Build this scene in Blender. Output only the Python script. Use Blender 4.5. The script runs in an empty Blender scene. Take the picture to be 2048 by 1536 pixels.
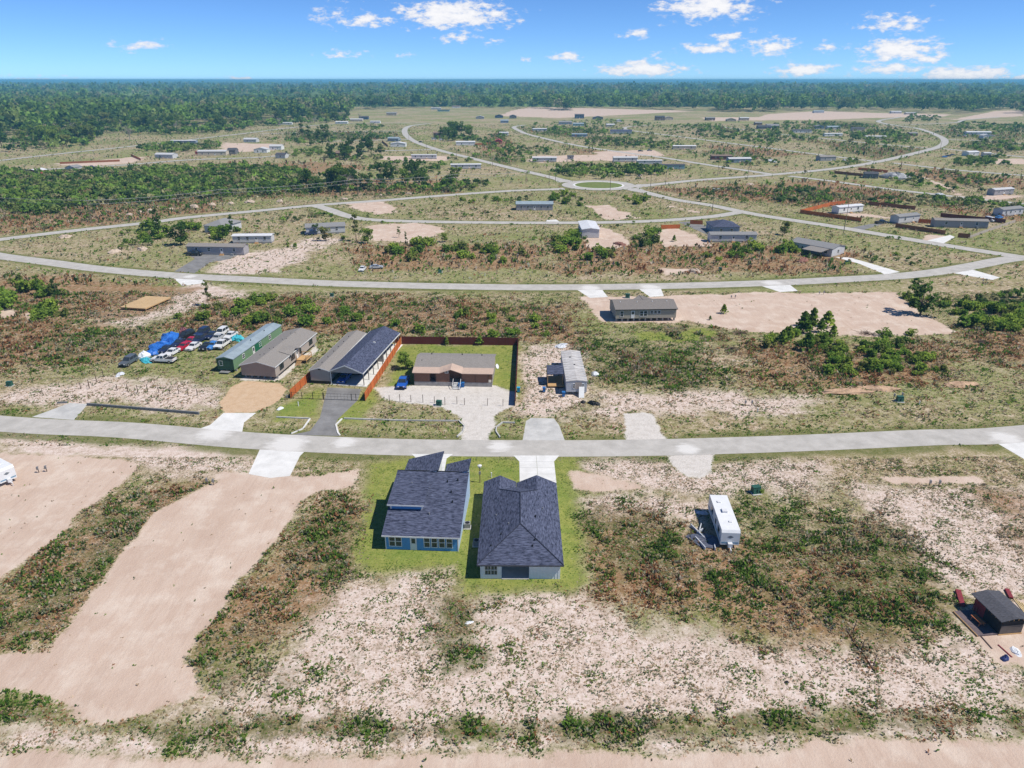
import bpy, math, random
import numpy as np
random.seed(7); RNG = np.random.default_rng(11)
SC = bpy.context.scene; COL = SC.collection
# ---------------------------------------------------------------- camera
FPX, CAMH, HORIZON = 1421.0, 60.0, 159.5            # photo focal length (px of 2048), drone height, vanishing row
PITCH = math.atan((768 - HORIZON) / FPX)
cam = bpy.data.objects.new('camera', bpy.data.cameras.new('camera')); COL.objects.link(cam)
cam.location = (0, 0, CAMH); cam.rotation_euler = (math.pi/2 - PITCH, 0, 0)
cam.data.sensor_width = 36; cam.data.lens = 36 * FPX / 2048
cam.data.clip_start = 1; cam.data.clip_end = 60000
SC.camera = cam
# ---------------------------------------------------------------- sun, sky, exposure
SUN_EL = math.radians(56); SUN_AZ = math.radians(106)   # clockwise from the view direction (+Y)
sd = (math.cos(SUN_EL)*math.sin(SUN_AZ), math.cos(SUN_EL)*math.cos(SUN_AZ), math.sin(SUN_EL))
sun = bpy.data.objects.new('sun', bpy.data.lights.new('sun', 'SUN')); COL.objects.link(sun)
sun.data.energy = 4.6; sun.data.angle = math.radians(0.53); sun.data.color = (1.0, 0.95, 0.87)
from mathutils import Vector
sun.rotation_euler = Vector(sd).to_track_quat('Z', 'Y').to_euler()
SC.view_settings.view_transform = 'Standard'; SC.view_settings.look = 'None'
SC.view_settings.exposure = 0.14; SC.view_settings.gamma = 1.0
SC.cycles.max_bounces = 5; SC.cycles.diffuse_bounces = 2; SC.cycles.glossy_bounces = 2
SC.cycles.transmission_bounces = 3; SC.cycles.transparent_max_bounces = 6; SC.cycles.volume_bounces = 0
SC.cycles.use_denoising = True

def pix_dir(px, py):
    u = (px - 1024) / FPX; v = (py - 768) / FPX
    d = np.array([u, math.cos(PITCH) - v*math.sin(PITCH), -math.sin(PITCH) - v*math.cos(PITCH)])
    return d / np.linalg.norm(d)
def G(px, py, z=0.0):
    """photo pixel -> point on the level z"""
    d = pix_dir(px, py); t = (CAMH - z) / -d[2]
    return (d[0]*t, d[1]*t)
def PXM(py):
    """photo pixels per metre for something standing at ground row py"""
    v = (py - 768) / FPX
    return FPX * (math.sin(PITCH) + v*math.cos(PITCH)) / CAMH

W = bpy.data.worlds.new('World'); SC.world = W; W.use_nodes = True
nt = W.node_tree; nt.nodes.clear()
def wn(t, **k):
    n = nt.nodes.new(t)
    for a, b in k.items(): setattr(n, a, b)
    return n
def wl(a, b): nt.links.new(a, b)
def wm(op, a, b=None, c=None, clamp=False):
    n = wn('ShaderNodeMath', operation=op); n.use_clamp = clamp
    for i, x in enumerate((a, b, c)):
        if x is None: continue
        if isinstance(x, (int, float)): n.inputs[i].default_value = x
        else: wl(x, n.inputs[i])
    return n.outputs[0]
sky = wn('ShaderNodeTexSky', sky_type='NISHITA'); sky.sun_disc = False
sky.sun_elevation = SUN_EL; sky.sun_rotation = SUN_AZ
sky.altitude = 60; sky.air_density = 0.5; sky.dust_density = 0.0; sky.ozone_density = 3.0
tc = wn('ShaderNodeTexCoord'); sep = wn('ShaderNodeSeparateXYZ'); wl(tc.outputs['Generated'], sep.inputs[0])
az = wm('ARCTAN2', sep.outputs[0], sep.outputs[1])
az = wm('SUBTRACT', wm('PINGPONG', wm('ADD', az, 0.8), 1.6), 0.8)        # the clouds go on all round the sky
el = wm('ARCSINE', sep.outputs[2])
nz = wn('ShaderNodeTexNoise'); nz.inputs['Scale'].default_value = 1; nz.inputs['Detail'].default_value = 7
nz.inputs['Roughness'].default_value = 0.62
vs = wn('ShaderNodeVectorMath', operation='MULTIPLY'); wl(tc.outputs['Generated'], vs.inputs[0]); vs.inputs[1].default_value = (70, 70, 170)
wl(vs.outputs[0], nz.inputs['Vector'])
nw = wn('ShaderNodeTexNoise'); nw.inputs['Scale'].default_value = 1; nw.inputs['Detail'].default_value = 2
vs2 = wn('ShaderNodeVectorMath', operation='MULTIPLY'); wl(tc.outputs['Generated'], vs2.inputs[0]); vs2.inputs[1].default_value = (28, 28, 60)
wl(vs2.outputs[0], nw.inputs['Vector'])
sw = wn('ShaderNodeSeparateXYZ'); wl(nw.outputs['Color'], sw.inputs[0])
az2 = wm('MULTIPLY_ADD', wm('SUBTRACT', sw.outputs[0], 0.5), 0.030, az)
el2 = wm('MULTIPLY_ADD', wm('SUBTRACT', sw.outputs[1], 0.5), 0.008, el)
pos = wn('ShaderNodeCombineXYZ'); wl(az2, pos.inputs[0]); wl(el2, pos.inputs[1])
# px, py, half width, half height, strength : the clouds of the photograph
CLOUDS = [(910,30,112,30,1.0),(1000,28,40,14,.8),(740,38,44,16,.85),(665,28,42,22,.42),(910,76,46,11,.62),(1420,10,100,26,.95),
 (1415,34,30,12,.4),(1790,45,62,17,.6),(1270,68,26,9,.72),(1420,96,58,11,.78),(1460,73,36,11,.66),(1545,95,54,18,.8),(1660,93,28,11,.66),
 (1800,97,76,23,1.0),(1865,118,34,12,.7),(1770,114,56,11,.7),(1285,137,92,14,1.0),(1310,118,24,8,.4),(1610,139,58,12,.9),(1780,139,60,11,.7),
 (1925,148,86,15,1.0),(1130,112,34,9,.75),(1048,122,14,6,.6),(990,84,22,8,.5),(280,91,52,9,.5),(470,159,44,7,.85),(65,160,70,7,.6),
 (690,109,52,7,.38),(812,109,16,5,.35),(2044,156,22,9,.9),(1330,28,26,14,.36),(1460,38,26,14,.36),(1705,136,18,9,.36),(150,20,0.1,0.1,0)]
dens = None
for (px, py, rx, ry, st) in CLOUDS:
    if st == 0: continue
    d = pix_dir(px, py); a0 = math.atan2(d[0], d[1]); e0 = math.asin(d[2])
    ra, re = rx/FPX*math.cos(a0)*1.02, ry/FPX
    n = wn('ShaderNodeVectorMath', operation='MULTIPLY_ADD'); wl(pos.outputs[0], n.inputs[0])
    n.inputs[1].default_value = (1/ra, 1/re, 0); n.inputs[2].default_value = (-a0/ra, -e0/re, 0)
    l = wn('ShaderNodeVectorMath', operation='LENGTH'); wl(n.outputs[0], l.inputs[0])
    c = wm('MULTIPLY_ADD', l.outputs['Value'], -st*1.0, st*1.13)
    dens = c if dens is None else wm('MAXIMUM', dens, c)
dn = wm('ADD', wm('MULTIPLY', wm('SUBTRACT', nz.outputs['Fac'], 0.5), 2.5), dens)
mr = wn('ShaderNodeMapRange', interpolation_type='SMOOTHSTEP'); wl(dn, mr.inputs[0])
mr.inputs[1].default_value = 0.12; mr.inputs[2].default_value = 0.72
mr2 = wn('ShaderNodeMapRange', interpolation_type='SMOOTHSTEP'); wl(dn, mr2.inputs[0])
mr2.inputs[1].default_value = 0.2; mr2.inputs[2].default_value = 1.15
ccol = wn('ShaderNodeMix', data_type='RGBA'); wl(mr2.outputs[0], ccol.inputs[0])
ccol.inputs[6].default_value = (6.6, 7.0, 8.1, 1); ccol.inputs[7].default_value = (9.2, 9.1, 9.2, 1)
smix = wn('ShaderNodeMix', data_type='RGBA'); wl(wm('MULTIPLY', mr.outputs[0], 0.96), smix.inputs[0])
tint = wn('ShaderNodeMix', data_type='RGBA', blend_type='MULTIPLY'); tint.inputs[0].default_value = 1.0
wl(sky.outputs[0], tint.inputs[6]); tint.inputs[7].default_value = (0.68, 0.99, 1.34, 1)
wl(tint.outputs[2], smix.inputs[6]); wl(ccol.outputs[2], smix.inputs[7])
bg = wn('ShaderNodeBackground'); bg.inputs['Strength'].default_value = 0.098
wl(smix.outputs[2], bg.inputs[0]); out = wn('ShaderNodeOutputWorld'); wl(bg.outputs[0], out.inputs[0])
# ---------------------------------------------------------------- helpers
def lin(c):
    if isinstance(c, str): c = tuple(int(c[i:i+2], 16) for i in (0, 2, 4))
    return tuple(((v/255)/12.92 if v/255 <= 0.04045 else ((v/255+0.055)/1.055)**2.4) for v in c)
MATS = {}
def mat(name, color, rough=0.7, var=0.18, scale=1.5, bump=0.0, metal=0.0, stretch=(1,1,1), color2=None, spec=0.3, rnd=0.0):
    """procedural material: base colour varied by noise in object space"""
    if name in MATS: return MATS[name]
    m = bpy.data.materials.new(name); m.use_nodes = True; n = m.node_tree.nodes; L = m.node_tree.links
    b = n['Principled BSDF']; b.inputs['Roughness'].default_value = rough; b.inputs['Metallic'].default_value = metal
    b.inputs['Specular IOR Level'].default_value = spec
    c = lin(color) if isinstance(color, str) else color
    tcx = n.new('ShaderNodeTexCoord'); mp = n.new('ShaderNodeMapping'); mp.inputs['Scale'].default_value = stretch
    L.new(tcx.outputs['Object'], mp.inputs[0])
    t = n.new('ShaderNodeTexNoise'); t.inputs['Scale'].default_value = scale; t.inputs['Detail'].default_value = 5; t.inputs['Roughness'].default_value = 0.65
    L.new(mp.outputs[0], t.inputs['Vector'])
    r = n.new('ShaderNodeValToRGB'); r.color_ramp.elements[0].position = 0.34; r.color_ramp.elements[1].position = 0.66
    lo = tuple(max(0, x*(1-var)) for x in c); hi = tuple(min(0.95, x*(1+var)) for x in c)
    if color2 is not None: hi = lin(color2) if isinstance(color2, str) else color2; lo = c
    r.color_ramp.elements[0].color = (*lo, 1); r.color_ramp.elements[1].color = (*hi, 1)
    L.new(t.outputs['Fac'], r.inputs[0]); src = r.outputs[0]
    if rnd > 0:
        oi = n.new('ShaderNodeObjectInfo'); hs = n.new('ShaderNodeHueSaturation')
        mm = n.new('ShaderNodeMapRange'); L.new(oi.outputs['Random'], mm.inputs[0]); mm.inputs[3].default_value = 1-rnd; mm.inputs[4].default_value = 1+rnd
        L.new(mm.outputs[0], hs.inputs['Value']); L.new(src, hs.inputs['Color']); src = hs.outputs[0]
    L.new(src, b.inputs['Base Color'])
    if bump > 0:
        bp = n.new('ShaderNodeBump'); bp.inputs['Strength'].default_value = bump; bp.inputs['Distance'].default_value = 0.05
        L.new(t.outputs['Fac'], bp.inputs['Height']); L.new(bp.outputs[0], b.inputs['Normal'])
    MATS[name] = m; return m

class MB:
    def __init__(s): s.v = []; s.f = []
    def quad(s, a, b, c, d): i = len(s.v); s.v += [a, b, c, d]; s.f.append((i, i+1, i+2, i+3)); return s
    def poly(s, pts): i = len(s.v); s.v += list(pts); s.f.append(tuple(range(i, i+len(pts)))); return s
    def hexa(s, p):   # 8 points: bottom 0-3 counter-clockwise, top 4-7
        i = len(s.v); s.v += list(p)
        for q in ((3,2,1,0),(4,5,6,7),(0,1,5,4),(1,2,6,5),(2,3,7,6),(3,0,4,7)): s.f.append(tuple(i+k for k in q))
        return s
    def box(s, x0, x1, y0, y1, z0, z1):
        return s.hexa([(x0,y0,z0),(x1,y0,z0),(x1,y1,z0),(x0,y1,z0),(x0,y0,z1),(x1,y0,z1),(x1,y1,z1),(x0,y1,z1)])
    def slab(s, pts, t):   # planar polygon (counter-clockwise seen from above) thickened downwards by t
        n = len(pts); i = len(s.v); s.v += list(pts) + [(x, y, z-t) for x, y, z in pts]
        s.f.append(tuple(range(i, i+n))); s.f.append(tuple(range(i+2*n-1, i+n-1, -1)))
        for k in range(n): a, b = i+k, i+(k+1) % n; s.f.append((a, a+n, b+n, b))
        return s
    def prism(s, pts, z0, z1): return s.slab([(x, y, z1) for x, y in pts], z1-z0)
    def tube(s, a, b, r0, r1=None, n=6, caps=True):
        r1 = r0 if r1 is None else r1
        a = Vector(a); b = Vector(b); d = (b-a).normalized(); q = d.to_track_quat('Z', 'Y')
        i = len(s.v)
        for p, r in ((a, r0), (b, r1)):
            for k in range(n):
                o = q @ Vector((math.cos(2*math.pi*k/n)*r, math.sin(2*math.pi*k/n)*r, 0)); s.v.append(tuple(p+o))
        for k in range(n): s.f.append((i+k, i+(k+1) % n, i+n+(k+1) % n, i+n+k))
        if caps: s.f.append(tuple(i+n+k for k in range(n))); s.f.append(tuple(i+n-1-k for k in range(n)))
        return s
    def mesh(s, name):
        me = bpy.data.meshes.new(name); me.from_pydata([tuple(map(float, p)) for p in s.v], [], s.f); me.update(); return me
def link(name, me, m=None, parent=None):
    o = bpy.data.objects.new(name, me); COL.objects.link(o)
    if m is not None and me is not None and len(me.materials) == 0: me.materials.append(m)
    if parent is not None: o.parent = parent
    return o
def part(name, mb, m, parent, label=None):
    o = link(name, mb.mesh(name), m, parent)
    if label: o['label'] = label
    return o
def tag(o, label, cat, group=None, kind=None):
    if label: o['label'] = label
    if cat: o['category'] = cat
    if group: o['group'] = group
    if kind: o['kind'] = kind
    return o
def thing(name, label, cat, loc=(0,0,0), rz=0.0, group=None):
    o = bpy.data.objects.new(name, None); COL.objects.link(o); o.empty_display_size = 0.5
    o.location = (loc[0], loc[1], loc[2] if len(loc) > 2 else 0); o.rotation_euler = (0, 0, rz)
    return tag(o, label, cat, group)
def structure(name, mb, m): o = link(name, mb.mesh(name) if isinstance(mb, MB) else mb, m); o['kind'] = 'structure'; return o
def copy_tree(src, loc, rz, scale=1.0, label=None, group=None):
    r = src.copy(); COL.objects.link(r); r.location = (loc[0], loc[1], loc[2] if len(loc) > 2 else 0); r.rotation_euler = (0, 0, rz)
    r.scale = (scale, scale, scale) if isinstance(scale, (int, float)) else scale
    if label: r['label'] = label
    if group: r['group'] = group
    for ch in list(src.children):
        c = ch.copy(); COL.objects.link(c); c.parent = r
        for g in list(ch.children): d = g.copy(); COL.objects.link(d); d.parent = c
    return r
def np_mesh(name, v, f, col=None):
    """fast mesh from numpy: v (n,3); f (m,k); col (n,3) point colour"""
    me = bpy.data.meshes.new(name); v = np.asarray(v, np.float32); f = np.asarray(f, np.int32); k = f.shape[1]
    me.vertices.add(len(v)); me.vertices.foreach_set('co', v.ravel())
    me.loops.add(f.size); me.loops.foreach_set('vertex_index', f.ravel())
    me.polygons.add(len(f)); me.polygons.foreach_set('loop_start', np.arange(0, f.size, k, dtype=np.int32))
    if col is not None:
        a = me.attributes.new('col', 'FLOAT_COLOR', 'POINT')
        a.data.foreach_set('color', np.concatenate([col, np.ones((len(col), 1))], 1).astype(np.float32).ravel())
    me.update(calc_edges=True); return me
# value noise in numpy, shared by the ground painting and by the scattering of plants
def _hash(ix, iy, seed):
    h = (ix.astype(np.int64)*374761393 + iy.astype(np.int64)*668265263 + seed*1442695041) & 0xffffffff
    h = ((h ^ (h >> 13))*1274126177) & 0xffffffff
    return ((h ^ (h >> 16)) & 0xffff) / 65535.0
def vnoise(x, y, s, seed=0):
    x = np.asarray(x)/s; y = np.asarray(y)/s; ix = np.floor(x); iy = np.floor(y); fx = x-ix; fy = y-iy
    fx = fx*fx*(3-2*fx); fy = fy*fy*(3-2*fy)
    a, b, c, d = _hash(ix, iy, seed), _hash(ix+1, iy, seed), _hash(ix, iy+1, seed), _hash(ix+1, iy+1, seed)
    return (a*(1-fx)+b*fx)*(1-fy) + (c*(1-fx)+d*fx)*fy
def fbm(x, y, s, seed=0, oct=3):
    t = 0; a = 1; w = 0
    for i in range(oct): t = t + a*vnoise(x, y, s/2**i, seed+i*17); w += a; a *= .55
    return t/w
def sdf_poly(x, y, P):
    """signed distance to polygon, negative inside"""
    P = np.asarray(P, float); n = len(P); d = np.full(x.shape, 1e18); inside = np.zeros(x.shape, bool)
    for i in range(n):
        x0, y0 = P[i]; x1, y1 = P[(i+1) % n]; ex, ey = x1-x0, y1-y0; L2 = ex*ex+ey*ey+1e-12
        t = np.clip(((x-x0)*ex+(y-y0)*ey)/L2, 0, 1); dx = x-x0-t*ex; dy = y-y0-t*ey
        d = np.minimum(d, dx*dx+dy*dy)
        c = ((y0 > y) != (y1 > y)) & (x < (x1-x0)*(y-y0)/((y1-y0) if abs(y1-y0) > 1e-9 else 1e-9)+x0); inside ^= c
    d = np.sqrt(d); return np.where(inside, -d, d)
def dist_line(x, y, P):
    d = np.full(x.shape, 1e18)
    for i in range(len(P)-1):
        x0, y0 = P[i]; x1, y1 = P[i+1]; ex, ey = x1-x0, y1-y0; L2 = ex*ex+ey*ey+1e-12
        t = np.clip(((x-x0)*ex+(y-y0)*ey)/L2, 0, 1); d = np.minimum(d, (x-x0-t*ex)**2+(y-y0-t*ey)**2)
    return np.sqrt(d)
def smooth(P, n=6):
    """Catmull-Rom through the points"""
    P = [np.array(p, float) for p in P]; Q = [2*P[0]-P[1]] + P + [2*P[-1]-P[-2]]; out = []
    for i in range(1, len(Q)-2):
        p0, p1, p2, p3 = Q[i-1:i+3]
        for k in range(n):
            t = k/n; out.append(.5*((2*p1)+(-p0+p2)*t+(2*p0-5*p1+4*p2-p3)*t*t+(-p0+3*p1-3*p2+p3)*t**3))
    out.append(P[-1]); return out
def PG(pts): return [G(*p) for p in pts]
# ---------------------------------------------------------------- roads (photo pixels of the centre lines -> ground)
def line_px(pts): return [np.array(G(*p)) for p in pts]
ROADS = {}   # name: (centre line, half width)
def road_def(name, pts, hw=3.1, pre=None, post=None):
    P = line_px(pts)
    if pre is not None: P = [np.array(pre)] + P
    if post is not None: P = P + [np.array(post)]
    ROADS[name] = (smooth(P, 6), hw)
road_def('near', [(0,847),(250,860),(500,881),(760,893),(1024,896.5),(1300,895),(1600,886),(1850,875),(2048,867)], 3.05, pre=(-150,131), post=(150,128))
road_def('second', [(-60,500),(0,512),(100,525),(200,538),(350,551),(512,559.5),(700,568),(1024,574.5),(1300,572.5),(1536,566),(1700,558),(1800,552),(1880,543),(1950,531),(2000,521),(2050,514)], 3.4)
road_def('third', [(-60,488),(0,479),(150,461),(300,445),(375,435),(512,422),(637,410),(762,401),(887,391),(1024,381.5),(1130,378)], 3.3)
road_def('loop', [(630,411),(655,418),(692,431),(737,439),(837,443),(1024,445.5),(1199,445),(1324,441),(1424,433),(1482,424)], 3.1)
road_def('northwest', [(1135,364),(1100,354),(1024,336.5),(937,315),(874,299),(824,280),(809,263),(820,252),(860,247)], 3.6)
road_def('east', [(1262,373),(1320,368),(1399,360),(1536,350),(1661,338),(1748,325),(1836,305),(1881,292),(1889,280),(1873,270),(1836,257),(1786,250),(1757,242),(1801,234)], 3.6)
road_def('southeast', [(1258,377),(1290,384.5),(1349,399),(1424,411),(1486,424),(1536,433),(1661,452),(1786,473),(1911,494),(2048,515),(2150,529)], 3.4)
road_def('farm_b', [(1578,352),(1661,362),(1786,379),(1936,396),(2048,408),(2150,419)], 3.0)
road_def('diagonal', [(1049,250),(1028,254),(1040,262),(1061,270),(1149,290),(1249,305),(1324,315),(1411,329),(1499,342),(1545,349)], 3.3)
road_def('diagonal_b', [(1300,250),(1262,253),(1249,256),(1262,261),(1349,272),(1449,285),(1536,296),(1636,309),(1750,323)], 3.1)
road_def('diagonal_c', [(1440,253),(1536,265.5),(1648,277),(1748,287),(1861,297)], 3.0)
road_def('right_a', [(1786,326),(1911,340),(2048,351),(2150,361)], 3.0)
road_def('right_b', [(1883,297),(1961,305),(2048,314),(2150,324)], 3.0)
road_def('right_c', [(1893,279),(1973,282),(2048,287),(2150,292)], 3.0)
road_def('right_d', [(1757,249),(1830,249),(1911,245),(1930,240),(2000,234)], 3.0)
road_def('left_a', [(-60,329),(0,321),(125,307),(250,294),(375,280),(462,270),(512,264),(587,255),(687,247),(854,246)], 3.2)
road_def('left_b', [(-60,345),(0,342),(125,337),(250,330),(375,320),(512,315),(580,309)], 3.2)
road_def('left_c', [(520,268),(650,263.5),(809,262)], 3.0)
road_def('left_d', [(620,284),(700,281.5),(822,279)], 3.0)
road_def('left_e', [(762,302),(869,299)], 3.0)
RB_C = np.array(G(1197, 370.5)); RB_R = 14.5
# ---------------------------------------------------------------- ground classes: photo outlines
SAND = [
 [(500,948),(600,950),(720,940),(715,975),(640,985),(600,1000),(540,1100),(460,1190),(395,1285),(368,1318),(420,1395),(300,1425),(190,1440),(110,1390),(0,1375),(-80,1370),(-80,1310),(100,1310),(290,1040),(330,1010),(380,985),(440,962),(400,940)],
 [(-60,905),(120,910),(290,925),(245,965),(150,1040),(0,1165),(-120,1240)],
 [(1150,592),(1300,594),(1500,586),(1790,584),(1835,625),(1920,665),(1760,672),(1600,670),(1480,662),(1380,640),(1355,645),(1200,645),(1185,620)],
 [(728,452),(830,446),(880,455),(878,470),(830,486),(740,480)],
 [(1178,412),(1215,409),(1250,425),(1272,436),(1215,440)],
 [(1300,462),(1345,457),(1385,465),(1412,480),(1420,492),(1330,494)],
 [(1168,455),(1200,450),(1240,470),(1265,490),(1235,497),(1175,497)],
 [(1140,942),(1200,950),(1270,970),(1300,976),(1200,985),(1148,975)],
 [(1320,537),(1380,538),(1400,545),(1330,550)],
 [(690,405),(770,402),(800,425),(750,428),(700,415)],
 [(1345,412),(1405,424),(1400,428),(1340,414)],
 [(1650,420),(1740,430),(1830,440),(1700,432)],
 [(1860,470),(1900,473),(1880,485),(1840,482)],
 [(100,328),(200,320),(290,312),(280,324),(170,334)],
 [(440,285),(560,288),(560,300),(440,306)],
 [(120,610),(60,640),(0,610),(0,640)],
 [(1760,955),(1960,950),(1990,970),(1790,968)],
 [(1180,303),(1310,300),(1330,312),(1210,314)],
 [(1060,312),(1250,308),(1250,320),(1060,325)],
 [(760,312),(900,312),(890,322),(770,322)],
 [(1020,222),(1060,214),(1200,217),(1390,222),(1260,229),(1120,236),(1000,232)],
 [(1536,228),(1640,222),(1760,226),(1905,229),(1890,233),(1740,236),(1640,240),(1500,240)],
 [(1900,240),(1990,222),(2048,220),(2048,232),(1950,238)],
 [(245,232),(300,226),(390,219),(385,226),(330,234),(280,238)],
 [(1400,235),(1530,234),(1540,240),(1420,242)],
 [(1990,318),(2060,316),(2060,328),(1990,328)],
 [(1820,340),(1930,392),(1960,396),(1970,388),(2048,392),(1990,402),(1930,397)],
 [(-120,1503),(300,1518),(700,1508),(1100,1512),(1500,1502),(1750,1482),(2120,1472),(2120,1570),(-120,1570)],
 [(1940,1210),(2080,1200),(2080,1340),(2000,1330),(1950,1270)],
]
PAD = [ [(440,805),(462,775),(490,762),(565,765),(575,778),(560,800),(512,824),(450,826)] ]            # orange fill
GRAVEL = [
 [(1252,884),(1246,826),(1306,828),(1332,884)], [(1330,908),(1422,908),(1424,944),(1406,956),(1378,956),(1340,930)],
 [(745,775),(830,771),(990,772),(1030,785),(1028,812),(985,830),(988,850),(975,885),(922,885),(925,850),(915,830),(880,812),(770,800)],
 [(480,760),(555,763),(640,700),(632,690),(560,745),(490,752)],
]
SPARSE = [
 [(560,1290),(620,1200),(720,1150),(905,1140),(915,1180),(1165,1180),(1190,1210),(1500,1285),(1750,1290),(1900,1260),(1950,1200),(2080,1180),(2080,1560),(-100,1560),(-100,1430),(200,1440),(420,1400)],
 [(1700,985),(1860,960),(2080,980),(2080,1200),(1950,1210),(1880,1180),(1780,1060)],
 [(0,790),(200,760),(430,770),(440,810),(400,822),(170,806),(0,800)],
 [(1040,690),(1120,685),(1180,700),(1185,800),(1120,835),(1040,830)],
 [(1195,785),(1400,780),(1520,790),(1620,800),(1600,826),(1200,834)],
 [(180,650),(240,610),(330,590),(400,565),(520,590),(440,610),(320,640),(260,655)],
 [(420,510),(560,495),(640,470),(660,480),(560,545),(420,555)],
 [(280,900),(500,912),(490,950),(380,960),(300,930)],
 [(1140,920),(1330,918),(1420,925),(1640,925),(1640,985),(1400,985),(1140,990)],
 [(0,930),(0,870),(480,905),(480,915),(300,925)],
 [(1165,1000),(1250,990),(1420,1000),(1420,1060),(1300,1040),(1170,1030)],
]
LAWN = [
 [(745,930),(825,912),(1150,916),(1142,1000),(1162,1080),(1168,1168),(1135,1178),(1040,1172),(925,1185),(905,1135),(800,1130),(740,1142),(712,1105),(745,1010),(725,985)],
 [(775,772),(800,692),(1034,690),(1030,792),(1005,775),(985,772),(830,772)],
 [(560,815),(640,775),(640,835),(560,838)], [(670,838),(735,775),(760,778),(720,845)],
 [(1150,367),(1165,363.6),(1197,362.5),(1230,363.6),(1245,367),(1245,373),(1230,377),(1197,378.5),(1165,377),(1150,373)],
]
LAWN2 = [ [(1255,662),(1350,652),(1440,655),(1450,682),(1330,690),(1250,680)], [(1190,600),(1225,606),(1230,640),(1190,660)], [(1480,655),(1560,650),(1560,665),(1500,668)] ]
BROWN = [
 [(960,300),(1000,262),(1030,300),(1010,312)], [(1120,295),(1250,305),(1330,310),(1200,320)], [(1400,290),(1540,298),(1620,310),(1500,315)], [(1600,280),(1740,295),(1700,300)], [(1760,330),(1900,345),(2048,360),(2048,380),(1850,360)], [(430,330),(640,325),(760,335),(600,350)], [(1850,410),(2048,425),(2048,440),(1900,425)], [(1700,300),(1840,300),(1800,316),(1740,316)],
 [(-60,560),(120,548),(380,580),(300,630),(180,640),(260,660),(300,690),(230,720),(0,740),(-60,740)],
 [(310,660),(420,600),(700,590),(1130,610),(1180,690),(1030,678),(700,675),(640,670),(430,665)],
 [(560,1110),(640,1000),(730,1000),(745,1010),(700,1110),(640,1230),(560,1300),(400,1315),(385,1290),(460,1190)],
 [(1170,1030),(1300,1040),(1420,1080),(1600,1100),(1780,1060),(1890,1190),(1890,1250),(1750,1285),(1520,1280),(1400,1230),(1200,1195),(1170,1120)],
 [(310,985),(420,955),(330,1120),(200,1230),(0,1290),(0,1175),(160,1040)],
 [(1500,690),(1900,690),(1900,770),(1500,770)],
 [(1960,640),(2060,640),(2060,720),(1900,720)],
 [(1100,480),(1700,490),(1700,545),(1100,545)], [(720,490),(1100,490),(1100,540),(720,535)],
 [(1290,380),(1700,360),(1850,400),(1700,415),(1500,405)],
 [(540,360),(900,360),(900,385),(540,395)], [(0,420),(440,400),(440,420),(0,470)],
 [(1900,955),(2060,990),(2060,1100),(1990,1050)],
]
STRIP = [ [(-20,1390),(180,1424),(330,1440),(640,1428),(830,1440),(1200,1430),(1700,1415),(2070,1430),(2070,1462),(1700,1470),(1300,1480),(900,1482),(620,1478),(340,1498),(290,1465),(150,1445),(-20,1425)], [(300,1015),(330,1000),(300,1060),(190,1180),(60,1250),(0,1280),(0,1240),(160,1130)], [(880,1195),(945,1190),(955,1255),(920,1305),(882,1265)], [(1375,690),(1395,690),(1412,740),(1420,765),(1385,760)], [(1180,700),(1205,700),(1200,760),(1185,770)] ]
WEED = [
 [(1640,283),(1860,300),(1780,318),(1680,305)], [(900,300),(1020,312),(1100,318),(1000,330)], [(1380,305),(1480,300),(1540,312),(1440,318)], [(1040,255),(1200,262),(1180,280),(1060,268)], [(1550,372),(1700,392),(1650,408),(1540,395)], [(1840,262),(2048,268),(2048,282),(1900,276)], [(560,262),(800,266),(780,278),(580,282)], [(1640,240),(1760,246),(1740,258),(1600,256)],
 [(1165,1040),(1330,1040),(1350,1080),(1400,1180),(1250,1140),(1170,1130)],
 [(1500,1030),(1780,1060),(1890,1190),(1880,1250),(1700,1270),(1560,1200)],
 [(620,1040),(720,1010),(745,1000),(700,1150),(630,1150)],
 [(0,680),(160,660),(300,665),(250,700),(150,720),(0,700)],
 [(1180,690),(1300,690),(1400,700),(1420,770),(1320,780),(1190,760)],
 [(0,345),(300,335),(600,345),(720,380),(400,400),(0,440)],
 [(170,1060),(330,990),(320,1080),(150,1200),(20,1260)],
 [(410,1330),(560,1300),(640,1330),(600,1370),(450,1370)],
 [(880,1190),(945,1180),(960,1260),(920,1310),(880,1270)],
]
PADS_W = [PG(p) for p in PAD]; SAND_W = [PG(p) for p in SAND]; GRAV_W = [PG(p) for p in GRAVEL]; SPAR_W = [PG(p) for p in SPARSE]
LAWN_W = [PG(p) for p in LAWN]; BROWN_W = [PG(p) for p in BROWN]; WEED_W = [PG(p) for p in WEED]; LAWN2_W = [PG(p) for p in LAWN2]; STRIP_W = [PG(p) for p in STRIP]
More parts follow.
